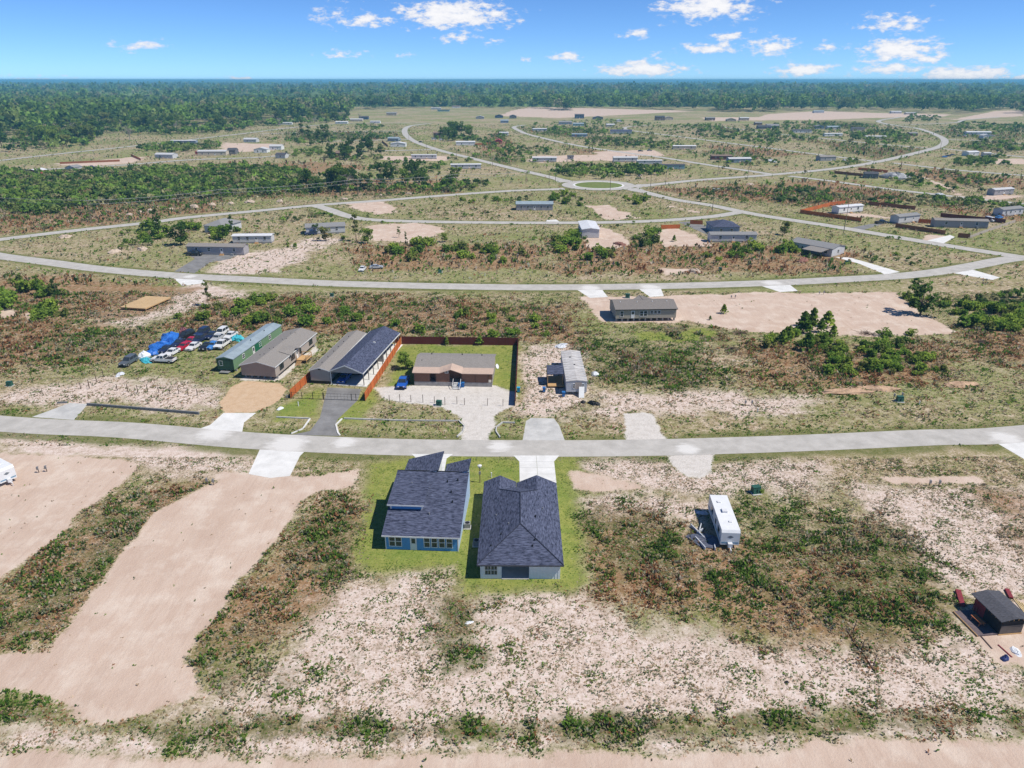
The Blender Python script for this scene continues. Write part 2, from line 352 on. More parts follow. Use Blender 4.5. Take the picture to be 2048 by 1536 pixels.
# driveways and other hard patches (photo outlines)
DRIVES = [
 ('driveway','white concrete', [(497,948),(520,898),(612,900),(600,912),(580,952),(540,956)]),
 ('driveway','white concrete', [(826,936),(832,908),(908,909),(899,918),(888,955),(830,955)]),
 ('driveway','white concrete', [(1039,975),(1038,925),(1030,911),(1114,911),(1109,925),(1110,975)]),
 ('driveway','grey asphalt', [(583,870),(620,862),(640,835),(655,775),(722,778),(716,800),(676,838),(670,850),(679,872)]),
 ('driveway','white concrete', [(375,866),(420,850),(447,826),(512,826),(488,845),(484,866)]),
 ('driveway','grey concrete', [(64,834),(140,806),(176,808),(148,840)]),
 ('driveway','grey concrete', [(1045,882),(1052,842),(1062,836),(1108,837),(1118,850),(1130,882)]),
 ('driveway','white concrete', [(1990,884),(2080,872),(2150,960),(2060,925)]),
 ('driveway','white concrete', [(1150,577),(1162,574),(1200,574),(1216,594),(1180,596)]),
 ('driveway','white concrete', [(1275,576),(1320,573),(1328,592),(1300,594)]),
 ('driveway','white concrete', [(1510,568),(1570,562),(1596,582),(1560,584)]),
 ('driveway','white concrete', [(340,550),(400,553),(410,566),(365,572)]),
 ('driveway','grey asphalt', [(348,543),(390,518),(370,506),(480,508),(460,518),(420,525),(390,546)]),
 ('driveway','white concrete', [(1670,514),(1700,515),(1800,544),(1770,549),(1720,528)]),
 ('driveway','white concrete', [(1905,546),(1940,538),(2000,555),(1985,560)]),
 ('driveway','grey asphalt', [(1690,458),(1740,448),(1772,446),(1720,462)]),
 ('driveway','white concrete', [(1850,482),(1900,470),(1910,474),(1885,488)]),
 ('driveway','grey asphalt', [(1356,444),(1385,443),(1440,462),(1420,472)]),
 ('driveway','white concrete', [(1092,440),(1112,439),(1124,446),(1094,447)]),
]
DRIVE_W = [PG(p) for _, _, p in DRIVES]
ROAD_KEEP = list(ROADS.items())
def classes(x, y):
    """weights of the ground covers at points"""
    x = np.asarray(x, float); y = np.asarray(y, float)
    far = np.clip(y/150, 0.7, 8)
    wob = (fbm(x, y, 5, 3)-.5)*3.2*np.clip(far, .7, 3) + (fbm(x, y, 1.3, 9)-.5)*1.0
    wob2 = (fbm(x, y, 9, 23)-.5)*9*np.clip(far, .7, 3)
    def cov(polys, soft, wb):
        m = np.zeros(x.shape)
        for P in polys:
            A = np.asarray(P); s = soft*3+6
            sel = (x > A[:,0].min()-s) & (x < A[:,0].max()+s) & (y > A[:,1].min()-s) & (y < A[:,1].max()+s)
            if not sel.any(): continue
            d = sdf_poly(x[sel], y[sel], P)+wb[sel]
            m[sel] = np.maximum(m[sel], np.clip(.5-d/(2*soft), 0, 1))
        return m
    c = {}
    c['sand'] = cov(SAND_W, 1.2, wob*1.0); c['pad'] = cov(PADS_W, 0.6, wob*.5); c['gravel'] = cov(GRAV_W, 0.8, wob*.6)
    c['sparse'] = cov(SPAR_W, 4.5, wob2*.9); c['lawn'] = np.maximum(cov(LAWN_W, 2.2, wob*1.3), .0*cov(LAWN2_W, 3.5, wob2))
    c['brown'] = cov(BROWN_W, 5.0, wob2*1.1+wob); c['weed'] = cov(WEED_W, 6.0, wob2*1.4+wob)*(.55+.45*np.clip((fbm(x, y, 6, 61)-.36)*5, 0, 1))
    l2 = cov(LAWN2_W, 2.5, wob2*1.2+wob*2.2); c['lawn'] = np.maximum(c['lawn'], l2*.8*np.clip((fbm(x, y, 3.2, 99)-.36)*6, 0, 1)); c['weed'] = np.maximum(c['weed'], l2)
    st = cov(STRIP_W, 1.5, wob*.7)*(.5+.5*np.clip((fbm(x, y, 3.5, 87)-.3)*4, 0, 1)); c['weed'] = np.maximum(c['weed'], st); c['sparse'] = c['sparse']*(1-.8*st)
    rd = np.full(x.shape, 1e9)
    for k, (P, hw) in ROAD_KEEP:
        A = np.asarray(P); sel = (x > A[:,0].min()-25) & (x < A[:,0].max()+25) & (y > A[:,1].min()-25) & (y < A[:,1].max()+25)
        if sel.any(): rd[sel] = np.minimum(rd[sel], dist_line(x[sel], y[sel], P[::2]+[P[-1]])-hw)
    r = np.hypot(x-RB_C[0], y-RB_C[1]); rd = np.minimum(rd, np.where(r < RB_R, RB_R-r, np.maximum(r-RB_R-8.2, -1)))
    c['road'] = rd
    sh = np.clip(1-(rd-0.3-1.2*fbm(x, y, 4, 5))/3.2, 0, 1)*(.45+.55*np.clip((fbm(x, y, 6, 77)-.3)*3, 0, 1)); c['shoulder'] = np.where(rd > 0, sh, 1)*(1-c['lawn'])
    for k in ('sparse','brown','weed'): c[k] = c[k]*(1-c['sand'])*(1-c['lawn'])*(1-c['gravel'])*(1-c['pad'])
    return c
# ---------------------------------------------------------------- the ground sheet
def grid(x0, x1, y0, y1, s):
    nx = int(round((x1-x0)/s))+1; ny = int(round((y1-y0)/s))+1
    X, Y = np.meshgrid(np.linspace(x0, x1, nx), np.linspace(y0, y1, ny)); i = np.arange(nx*ny).reshape(ny, nx)
    return X.ravel(), Y.ravel(), np.stack([i[:-1,:-1], i[:-1,1:], i[1:,1:], i[1:,:-1]], -1).reshape(-1, 4)
gx, gy, gf = [], [], []; off = 0
def addg(x0, x1, y0, y1, s):
    global off
    X, Y, Fq = grid(x0, x1, y0, y1, s); gx.append(X); gy.append(Y); gf.append(Fq+off); off += len(X)
addg(-150, 150, 30, 240, 1.0); addg(-400, 400, 240, 560, 2.0); addg(-1080, 1080, 560, 1840, 8.0)
addg(-400, -150, 30, 240, 10); addg(150, 400, 30, 240, 10); addg(-1080, -400, 30, 560, 20); addg(400, 1080, 30, 560, 20)
addg(-1080, 1080, -300, 30, 30); addg(-33000, -1080, -300, 1840, 1064); addg(1080, 33000, -300, 1840, 1064); addg(-33000, 33000, 1840, 41840, 2000)
gx = np.concatenate(gx); gy = np.concatenate(gy); gf = np.concatenate(gf)
gc = classes(gx, gy)
g_me = np_mesh('ground', np.stack([gx, gy, np.zeros_like(gx)], 1), gf)
def add_attr(me, n, a, b, c_, d):
    at = me.attributes.new(n, 'FLOAT_COLOR', 'POINT'); at.data.foreach_set('color', np.stack([a, b, c_, d], 1).astype(np.float32).ravel())
add_attr(g_me, 'wa', gc['sand'], gc['lawn'], gc['brown'], gc['sparse'])
add_attr(g_me, 'wb', gc['weed'], gc['gravel'], gc['shoulder'], gc['pad'])
gm = bpy.data.materials.new('ground'); gm.use_nodes = True; N = gm.node_tree.nodes; LK = gm.node_tree.links
GB = N['Principled BSDF']; GB.inputs['Roughness'].default_value = 0.95; GB.inputs['Specular IOR Level'].default_value = 0.05
geo = N.new('ShaderNodeNewGeometry')
def gnoise(scale, detail=4, rough=.6, stretch=None):
    t = N.new('ShaderNodeTexNoise'); t.inputs['Scale'].default_value = scale; t.inputs['Detail'].default_value = detail; t.inputs['Roughness'].default_value = rough
    if stretch:
        mp = N.new('ShaderNodeMapping'); mp.inputs['Rotation'].default_value = (0, 0, stretch[1]); mp.inputs['Scale'].default_value = stretch[0]
        LK.new(geo.outputs['Position'], mp.inputs[0]); LK.new(mp.outputs[0], t.inputs['Vector'])
    else: LK.new(geo.outputs['Position'], t.inputs['Vector'])
    return t.outputs['Fac']
def gmath(op, a, b=None, c=None, cl=False):
    n = N.new('ShaderNodeMath'); n.operation = op; n.use_clamp = cl
    for i, x in enumerate((a, b, c)):
        if x is None: continue
        if isinstance(x, (int, float)): n.inputs[i].default_value = x
        else: LK.new(x, n.inputs[i])
    return n.outputs[0]
def gramp(fac, stops):
    r = N.new('ShaderNodeValToRGB'); e = r.color_ramp.elements
    while len(e) < len(stops): e.new(0.5)
    for k, (p, c) in enumerate(stops): e[k].position = p; e[k].color = (*c, 1)
    LK.new(fac, r.inputs[0]); return r.outputs[0]
def gmix(fac, a, b):
    m = N.new('ShaderNodeMix'); m.data_type = 'RGBA'
    if isinstance(fac, (int, float)): m.inputs[0].default_value = fac
    else: LK.new(fac, m.inputs[0])
    for i, x in ((6, a), (7, b)):
        if isinstance(x, tuple): m.inputs[i].default_value = (*x, 1)
        else: LK.new(x, m.inputs[i])
    return m.outputs[2]
def gattr(n):
    a = N.new('ShaderNodeAttribute'); a.attribute_name = n; s = N.new('ShaderNodeSeparateColor'); LK.new(a.outputs['Color'], s.inputs[0])
    return [s.outputs[0], s.outputs[1], s.outputs[2], a.outputs['Alpha']]
sand_a, lawn_a, brown_a, sparse_a = gattr('wa'); weed_a, grav_a, shou_a, pad_a = gattr('wb')
n_f = gnoise(3.2, 5, .7); n_m = gnoise(.75, 4, .6); n_l = gnoise(.12, 4, .6); n_s = gnoise(1.0, 5, .62, ((.9, .18, 1), .25)); n_xl = gnoise(.016, 4, .6); n_l2 = gnoise(.22, 4, .65)
def sharp(a, n, amp, k): return gmath('MULTIPLY_ADD', gmath('ADD', gmath('MULTIPLY', gmath('SUBTRACT', n, .5), amp), gmath('SUBTRACT', a, .5)), k, .5, True)
n_mix = gmath('ADD', gmath('MULTIPLY', n_f, .55), gmath('MULTIPLY', n_m, .45))
n_t = gnoise(1.0, 2, .4, ((.55, .022, 1), .1)); C_SAND = (.535,.405,.318); C_SANDW = (.67,.57,.475); C_SANDD = (.44,.315,.24)
sandcol = gmix(gmath('MULTIPLY', gramp(n_s, [(.38,(0,0,0)),(.68,(1,1,1))]), .32), C_SAND, C_SANDW)
sandcol = gmix(gmath('MULTIPLY', gramp(n_l, [(.45,(0,0,0)),(.72,(1,1,1))]), .55), sandcol, C_SANDD)
sandcol = gmix(gmath('MULTIPLY', gramp(n_l2, [(.48,(0,0,0)),(.66,(1,1,1))]), .6), sandcol, C_SANDW)
sandcol = gmix(gmath('MULTIPLY', gramp(n_t, [(.455,(0,0,0)),(.48,(1,1,1)),(.505,(0,0,0))]), .22), sandcol, (.40,.29,.225))
sandcol = gmix(gmath('MULTIPLY', gramp(n_f, [(.62,(0,0,0)),(.75,(1,1,1))]), .2), sandcol, (.3,.23,.17))
drycol = gramp(n_mix, [(.30,(.11,.10,.04)),(.42,(.23,.185,.09)),(.50,(.38,.295,.19)),(.57,(.57,.455,.36)),(.68,(.68,.575,.48))])
drycol = gmix(gmath('MULTIPLY', gramp(n_l, [(.42,(1,1,1)),(.64,(0,0,0))]), .75), drycol, gramp(n_mix, [(.3,(.10,.115,.032)),(.48,(.215,.21,.08)),(.62,(.47,.38,.25))]))
drycol = gmix(gmath('MULTIPLY', gramp(n_xl, [(.43,(0,0,0)),(.60,(1,1,1))]), .72), drycol, gramp(n_mix, [(.3,(.085,.125,.028)),(.5,(.19,.225,.065)),(.7,(.40,.345,.19))]))
sparcol = gramp(n_mix, [(.28,(.17,.135,.085)),(.39,(.36,.28,.205)),(.48,(.57,.455,.38)),(.62,(.71,.615,.55))])
browncol = gramp(n_mix, [(.28,(.105,.065,.03)),(.42,(.215,.115,.055)),(.53,(.32,.195,.11)),(.64,(.53,.40,.30))])
browncol = gmix(gmath('MULTIPLY', gramp(n_l2, [(.45,(0,0,0)),(.62,(1,1,1))]), .55), browncol, gramp(n_mix, [(.28,(.10,.095,.035)),(.5,(.23,.20,.10)),(.7,(.42,.34,.22))]))
weedcol = gramp(n_mix, [(.28,(.035,.055,.015)),(.44,(.095,.105,.035)),(.55,(.20,.17,.085)),(.65,(.50,.39,.29))])
lawncol = gramp(n_mix, [(.30,(.10,.145,.03)),(.48,(.215,.24,.058)),(.62,(.315,.31,.09)),(.76,(.43,.385,.18))])
lawncol = gmix(gmath('MULTIPLY', gramp(n_l, [(.45,(0,0,0)),(.65,(1,1,1))]), .5), lawncol, gramp(n_mix, [(.3,(.08,.16,.025)),(.7,(.20,.28,.055))]))
shoucol = gramp(n_mix, [(.28,(.06,.09,.02)),(.50,(.14,.15,.05)),(.68,(.24,.21,.10)),(.82,(.45,.37,.26))])
gravcol = gramp(n_mix, [(.3,(.40,.36,.31)),(.5,(.58,.54,.49)),(.7,(.68,.64,.59))])
padcol = gramp(n_mix, [(.3,(.44,.29,.17)),(.5,(.55,.39,.25)),(.7,(.60,.47,.33))])
col = drycol
col = gmix(sharp(sparse_a, n_l2, 1.5, 2.2), col, sparcol)
col = gmix(gmath('MULTIPLY', sharp(brown_a, n_l2, 1.5, 2.2), .92), col, browncol)
col = gmix(gmath('MULTIPLY', sharp(weed_a, n_l2, 1.5, 2.2), .9), col, weedcol)
col = gmix(gmath('MULTIPLY', sharp(shou_a, n_m, .9, 3), .85), col, shoucol)
col = gmix(sharp(lawn_a, n_mix, 1.8, 2.6), col, lawncol)
col = gmix(sharp(grav_a, n_mix, 1.4, 3), col, gravcol)
col = gmix(sharp(sand_a, n_mix, 1.5, 3.5), col, sandcol)
col = gmix(sharp(pad_a, n_m, .4, 5), col, padcol)
LK.new(col, GB.inputs['Base Color'])
bp = N.new('ShaderNodeBump'); bp.inputs['Strength'].default_value = .8; bp.inputs['Distance'].default_value = .18
LK.new(n_mix, bp.inputs['Height']); LK.new(bp.outputs[0], GB.inputs['Normal'])
ground = structure('ground', g_me, gm)
# ---------------------------------------------------------------- roads, roundabout, driveways
def pave(name, c1, c2, tracks=0.0):
    return mat(name, c1, rough=.9, scale=.35, color2=c2, bump=.05, spec=.15)
ROADM = pave('road_concrete', (.385,.365,.33), (.50,.475,.435)); CONC_W = pave('concrete_white', (.60,.59,.56), (.74,.73,.70))
CONC_G = pave('concrete_grey', (.40,.395,.375), (.56,.55,.52)); ASPH = pave('asphalt_grey', (.17,.165,.16), (.25,.245,.24))
# pale dust dragged onto the roads at the driveway mouths
rn = ROADM.node_tree.nodes; rl_ = ROADM.node_tree.links; rb = rn['Principled BSDF']; rgeo = rn.new('ShaderNodeNewGeometry')
rsrc = rb.inputs['Base Color'].links[0].from_socket; rno = rn.new('ShaderNodeTexNoise'); rno.inputs['Scale'].default_value = .9; rno.inputs['Detail'].default_value = 6; rno.inputs['Roughness'].default_value = .7
rmp = rn.new('ShaderNodeMapping'); rmp.inputs['Scale'].default_value = (.35, 1.3, 1); rl_.new(rgeo.outputs['Position'], rmp.inputs[0]); rl_.new(rmp.outputs[0], rno.inputs['Vector'])
racc = None
for px, py, rr in [(575,888,7),(430,867,6),(1180,576,6),(1300,574,6),(1545,566,6),(1000,893,4),(1375,898,4),(380,553,4),(2010,876,5),(690,884,4)]:
    q = G(px, py); vm = rn.new('ShaderNodeVectorMath'); vm.operation = 'DISTANCE'; rl_.new(rgeo.outputs['Position'], vm.inputs[0]); vm.inputs[1].default_value = (q[0], q[1], 0)
    m1 = rn.new('ShaderNodeMath'); m1.operation = 'MULTIPLY_ADD'; rl_.new(vm.outputs['Value'], m1.inputs[0]); m1.inputs[1].default_value = -1/rr; m1.inputs[2].default_value = .9
    if racc is None: racc = m1.outputs[0]
    else: m2 = rn.new('ShaderNodeMath'); m2.operation = 'MAXIMUM'; rl_.new(racc, m2.inputs[0]); rl_.new(m1.outputs[0], m2.inputs[1]); racc = m2.outputs[0]
m3 = rn.new('ShaderNodeMath'); m3.operation = 'ADD'; rl_.new(racc, m3.inputs[0]); rl_.new(rno.outputs['Fac'], m3.inputs[1]); m4 = rn.new('ShaderNodeMapRange'); m4.interpolation_type = 'SMOOTHSTEP'; rl_.new(m3.outputs[0], m4.inputs[0]); m4.inputs[1].default_value = .72; m4.inputs[2].default_value = 1.15; m4.inputs[4].default_value = .75
rmx = rn.new('ShaderNodeMix'); rmx.data_type = 'RGBA'; rl_.new(m4.outputs[0], rmx.inputs[0]); rl_.new(rsrc, rmx.inputs[6]); rmx.inputs[7].default_value = (.70,.68,.645,1); rl_.new(rmx.outputs[2], rb.inputs['Base Color'])
zi = 0.016
for nm, (P, hw) in ROADS.items():
    zi += 0.004; mb = MB(); P = [np.array(p) for p in P]; Lr = []
    for i, p in enumerate(P):
        t = P[min(i+1, len(P)-1)]-P[max(i-1, 0)]; t /= np.linalg.norm(t)+1e-9; n = np.array((-t[1], t[0]))
        w = hw
        if nm in ('third','northwest','east','southeast'):            # flared mouths at the roundabout
            q = np.linalg.norm(p-RB_C); w = hw+max(0, 1-(q-20)/16)*3.5
        Lr.append((p+n*w, p-n*w))
    i0 = 0
    for a, b in Lr: mb.v += [(a[0], a[1], zi), (b[0], b[1], zi)]
    for i in range(len(Lr)-1): mb.f.append((2*i+1, 2*i+3, 2*i+2, 2*i))
    structure('road', mb, ROADM)
mb = MB(); z = zi+.008
for k in range(48):
    a0, a1 = 2*math.pi*k/48, 2*math.pi*(k+1)/48
    def rp(a, r): return (RB_C[0]+math.cos(a)*r, RB_C[1]+math.sin(a)*r, z)
    mb.quad(rp(a0, RB_R+1.2), rp(a0, RB_R+8.2), rp(a1, RB_R+8.2), rp(a1, RB_R+1.2))
structure('roundabout', mb, ROADM)
isl = MB(); ker = MB()
for k in range(48):
    a0, a1 = 2*math.pi*k/48, 2*math.pi*(k+1)/48
    def rq(a, r, zz): return (RB_C[0]+math.cos(a)*r, RB_C[1]+math.sin(a)*r, zz)
    ker.hexa([rq(a0,RB_R,0.0),rq(a0,RB_R+1.3,0.0),rq(a1,RB_R+1.3,0.0),rq(a1,RB_R,0.0),rq(a0,RB_R,.17),rq(a0,RB_R+1.3,.16),rq(a1,RB_R+1.3,.16),rq(a1,RB_R,.17)])
    isl.poly([rq(a0, RB_R, .15), rq(a1, RB_R, .15), (RB_C[0], RB_C[1], .5)])
structure('kerb', ker, CONC_W)
structure('roundabout_island', isl, mat('island_grass', (.10,.16,.03), rough=.95, scale=.6, color2=(.20,.21,.06)))
zi = 0.005
MD = {'white concrete': CONC_W, 'grey concrete': CONC_G, 'grey asphalt': ASPH}
for k, ((nm, kind, _), P) in enumerate(zip(DRIVES, DRIVE_W)):
    A = np.asarray(P); ar = 0.5*np.sum(A[:,0]*np.roll(A[:,1],-1)-np.roll(A[:,0],-1)*A[:,1])
    if ar < 0: P = P[::-1]
    if k in (1, 2):      # poured slabs with open joints
        x0, x1 = A[:,0].min(), A[:,0].max(); y0, y1 = A[:,1].min(), A[:,1].max()
        xm = (np.median(A[:,0])); e = thing('driveway', None, None); e['kind'] = 'structure'; xl, xr = sorted(A[:,0])[1], sorted(A[:,0])[-2]
        if k == 2: xl, xr = G(1039,940)[0], G(1110,940)[0]
        else: xl, xr = G(828,936)[0], G(890,936)[0]
        ny = 5
        for j in range(ny):
            ya, yb = y0+(y1-y0)*j/ny, y0+(y1-y0)*(j+1)/ny-.04
            fl = 1.0 if j == ny-1 else 0
            for s in (0, 1):
                xa, xb = (xl, (xl+xr)/2-.02) if s == 0 else ((xl+xr)/2+.02, xr)
                mb = MB().slab([(xa, ya, .03), (xb, ya, .03), (xb+(fl if s else 0), yb, .03), (xa-(0 if s else fl), yb, .03)], .026); part('slab', mb, CONC_W, e)
        continue
    mb = MB().slab([(x, y, .010+.0004*k) for x, y in P], .006)
    structure('driveway', mb, MD[kind])
# ---------------------------------------------------------------- plants
def leaf_mat(name, c, var=.35, rnd=.22, use_col=False):
    m = bpy.data.materials.new(name); m.use_nodes = True; n = m.node_tree.nodes; L = m.node_tree.links
    b = n['Principled BSDF']; n.remove(b); o = n['Material Output']
    if use_col:
        a = n.new('ShaderNodeAttribute'); a.attribute_name = 'col'; src = a.outputs['Color']
    else:
        g = n.new('ShaderNodeTexCoord'); t = n.new('ShaderNodeTexNoise'); t.inputs['Scale'].default_value = 1.7; t.inputs['Detail'].default_value = 3
        L.new(g.outputs['Object'], t.inputs['Vector'])
        r = n.new('ShaderNodeValToRGB'); r.color_ramp.elements[0].position = .36; r.color_ramp.elements[1].position = .64
        r.color_ramp.elements[0].color = (c[0]*(1-var)*.85, c[1]*(1-var), c[2]*(1-var), 1); r.color_ramp.elements[1].color = (c[0]*(1+var)*1.1, c[1]*(1+var), c[2]*(1+var*.5), 1)
        L.new(t.outputs['Fac'], r.inputs[0]); oi = n.new('ShaderNodeObjectInfo'); hs = n.new('ShaderNodeHueSaturation')
        mm = n.new('ShaderNodeMapRange'); L.new(oi.outputs['Random'], mm.inputs[0]); mm.inputs[3].default_value = 1-rnd; mm.inputs[4].default_value = 1+rnd
        m2 = n.new('ShaderNodeMapRange'); L.new(oi.outputs['Random'], m2.inputs[0]); m2.inputs[3].default_value = .515; m2.inputs[4].default_value = .475
        L.new(mm.outputs[0], hs.inputs['Value']); L.new(m2.outputs[0], hs.inputs['Hue']); L.new(r.outputs[0], hs.inputs['Color']); src = hs.outputs[0]
    d = n.new('ShaderNodeBsdfDiffuse'); tr = n.new('ShaderNodeBsdfTranslucent'); mx = n.new('ShaderNodeMixShader'); mx.inputs[0].default_value = .42
    gn = n.new('ShaderNodeNewGeometry'); va = n.new('ShaderNodeVectorMath'); va.operation = 'MULTIPLY_ADD'; L.new(gn.outputs['Normal'], va.inputs[0]); va.inputs[1].default_value = (.55,.55,.55); va.inputs[2].default_value = (0,0,.75)
    vn = n.new('ShaderNodeVectorMath'); vn.operation = 'NORMALIZE'; L.new(va.outputs[0], vn.inputs[0]); L.new(vn.outputs[0], d.inputs['Normal'])
    L.new(src, d.inputs[0]); L.new(src, tr.inputs[0]); L.new(d.outputs[0], mx.inputs[1]); L.new(tr.outputs[0], mx.inputs[2]); L.new(mx.outputs[0], o.inputs[0])
    return m
BARK = mat('bark', (.16,.115,.08), rough=.95, scale=6, var=.4, stretch=(1,1,.25)); DEADW = mat('dead_wood', (.33,.28,.24), rough=.95, scale=6, var=.3)
LEAFS = [leaf_mat('leaf_green', (.17,.27,.052)), leaf_mat('leaf_dark', (.085,.155,.04)), leaf_mat('leaf_olive', (.19,.23,.07)), leaf_mat('leaf_bright', (.21,.33,.06))]
LEAF_COL = leaf_mat('plant_cover', (1,1,1), use_col=True)
CANOPY = bpy.data.materials.new('forest_canopy'); CANOPY.use_nodes = True; _n = CANOPY.node_tree.nodes; _a = _n.new('ShaderNodeAttribute'); _a.attribute_name = 'col'
CANOPY.node_tree.links.new(_a.outputs['Color'], _n['Principled BSDF'].inputs['Base Color']); _n['Principled BSDF'].inputs['Roughness'].default_value = .9; _n['Principled BSDF'].inputs['Specular IOR Level'].default_value = .05
def leaves(cen, size, rng, up=.35):
    """quads of leaves at the centres: (n,3) -> verts, faces"""
    n = len(cen); a = rng.normal(size=(n, 3)); a[:, 2] *= .6; a /= np.linalg.norm(a, axis=1)[:, None]
    b = rng.normal(size=(n, 3)); b[:, 2] += up; b -= a*(a*b).sum(1)[:, None]; b /= np.linalg.norm(b, axis=1)[:, None]
    s = size*rng.uniform(.6, 1.3, (n, 1)) if np.isscalar(size) else size[:, None]*rng.uniform(.6, 1.3, (n, 1))
    v = np.stack([cen-a*s*.5-b*s*.2, cen+a*s*.15-b*s*.55, cen+a*s*.55+b*s*.15, cen-a*s*.1+b*s*.6], 1).reshape(-1, 3)
    return v, np.arange(4*n).reshape(n, 4)
def lobed(n, lobes, rng):
    k = rng.integers(0, len(lobes), n); L = np.asarray(lobes); d = rng.normal(size=(n, 3)); d /= np.linalg.norm(d, axis=1)[:, None]
    r = rng.uniform(.45, 1.06, (n, 1))**.6; return L[k, :3]+d*r*L[k, 3:6]
def crown_mesh(name, n, lobes, size, seed, zmin=.1):
    rng = np.random.default_rng(seed); c = lobed(n, lobes, rng); c[:, 2] = np.maximum(c[:, 2], zmin+rng.uniform(0, .1, n)); v, f = leaves(c, size, rng); return np_mesh(name, v, f)
PROTO = {}
def plant_proto(key, name, crown_me, leafm, trunk_mb, barkm=BARK, tn='trunk', cn='crown'):
    me_t = trunk_mb.mesh(tn); crown_me.materials.append(leafm); me_t.materials.append(barkm); PROTO[key] = (name, me_t, crown_me, tn, cn)
def plant(key, loc, s, rz, label, cat, group):
    name, mt, mc, tn, cn = PROTO[key]
    e = thing(name, label, cat, loc, rz, group); e.scale = (s*random.uniform(.85, 1.2), s*random.uniform(.85, 1.2), s*random.uniform(.85, 1.15))
    if key.startswith('shrub'): e.scale[2] *= .85
    link(tn, mt, None, e); link(cn, mc, None, e); return e
rg = np.random.default_rng(5)
def stems(n, h, r, spread, rng):
    mb = MB()
    for _ in range(n):
        a = rng.uniform(0, 6.28); e = rng.uniform(.3, 1)*spread; mb.tube((math.cos(a)*.08, math.sin(a)*.08, -.05), (math.cos(a)*e, math.sin(a)*e, h*rng.uniform(.6, .95)), r, r*.4, 4, False)
    return mb
for i in range(6):   # shrubs of about 2 m
    rng = np.random.default_rng(100+i); nl = rng.integers(5, 9)
    lob = [(rng.uniform(-.9,.9), rng.uniform(-.9,.9), rng.uniform(.45, 1.35), rng.uniform(.4,.75), rng.uniform(.4,.75), rng.uniform(.45,.8)) for _ in range(nl)]
    plant_proto('shrub%d' % i, 'shrub', crown_mesh('foliage', 340, lob, .30, 200+i), LEAFS[[0,3,2,3,0,3][i]], stems(6, 1.3, .035, .9, rng), tn='stem', cn='foliage')
for i in range(3):   # young pines of about 3 m
    rng = np.random.default_rng(300+i); n = 330; h = rng.uniform(.08, 1, n)**.8; a = rng.uniform(0, 6.28, n); rr = (1-h)**.7*1.45*(.55+.45*np.sin(h*26+rng.uniform(0, 6)))+.08
    c = np.stack([np.cos(a)*rr*rng.uniform(.5, 1, n), np.sin(a)*rr*rng.uniform(.5, 1, n),   .15+h*2.7], 1); v, f = leaves(c, .40, rng, .9)
    mb = MB().tube((0,0,-.05), (0,0,2.6), .06, .015, 5, False); plant_proto('pine%d' % i, 'young_pine', np_mesh('crown', v, f), LEAFS[[0,3,3][i]], mb)
for i in range(4):   # broadleaf trees of about 9 m
    rng = np.random.default_rng(400+i); nl = 12 + i
    lob = [(rng.normal()*1.5, rng.normal()*1.5, rng.uniform(1.9, 8.0), rng.uniform(.8,1.6), rng.uniform(.8,1.6), rng.uniform(.8,1.4)) for _ in range(nl)]
    mb = MB().tube((0,0,-.1), (.1,.05,3.2), .24, .17, 7, False)
    for q in lob: mb.tube((.1,.05,rng.uniform(2.0,3.3)), (q[0], q[1], q[2]), .09, .03, 4, False)
    plant_proto('tree%d' % i, 'broadleaf_tree', crown_mesh('crown', 900, lob, .55, 500+i, .7), LEAFS[[1,0,1,2][i]], mb)
for i in range(3):   # tall thin trees of about 12 m: open crown
    rng = np.random.default_rng(600+i); lob = []
    mb = MB().tube((0,0,-.1), (.2,.1,11), .2, .05, 6, False)
    for q in range(18):
        z = rng.uniform(3.2, 11.6); a = rng.uniform(0, 6.28); r = rng.uniform(.5, 2.1)*(1-.055*(z-3)); lob.append((math.cos(a)*r, math.sin(a)*r, z, .75, .75, .6)); mb.tube((.1,.05,z-.7), (math.cos(a)*r, math.sin(a)*r, z), .05, .02, 4, False)
    plant_proto('tall%d' % i, 'slender_tree', crown_mesh('crown', 760, lob, .42, 650+i, 2.0), LEAFS[[2,1,0][i]], mb)
for i in range(2):   # bare grey trees
    rng = np.random.default_rng(700+i); mb = MB().tube((0,0,-.1), (.1,0,6), .2, .08, 6, False); tw = MB()
    for q in range(34):
        z = rng.uniform(2, 6); a = rng.uniform(0, 6.28); r = rng.uniform(1, 3.0); e = (math.cos(a)*r, math.sin(a)*r, z+rng.uniform(.8, 3)); mb.tube((.05,0,z), e, .06, .02, 4, False)
        for w in range(7): tw.tube(e, (e[0]+rng.normal()*.7, e[1]+rng.normal()*.7, e[2]+rng.uniform(.0, 1.2)), .035, .012, 3, False)
    me = tw.mesh('twigs'); plant_proto('dead%d' % i, 'bare_tree', me, DEADW, mb, DEADW, cn='twigs')
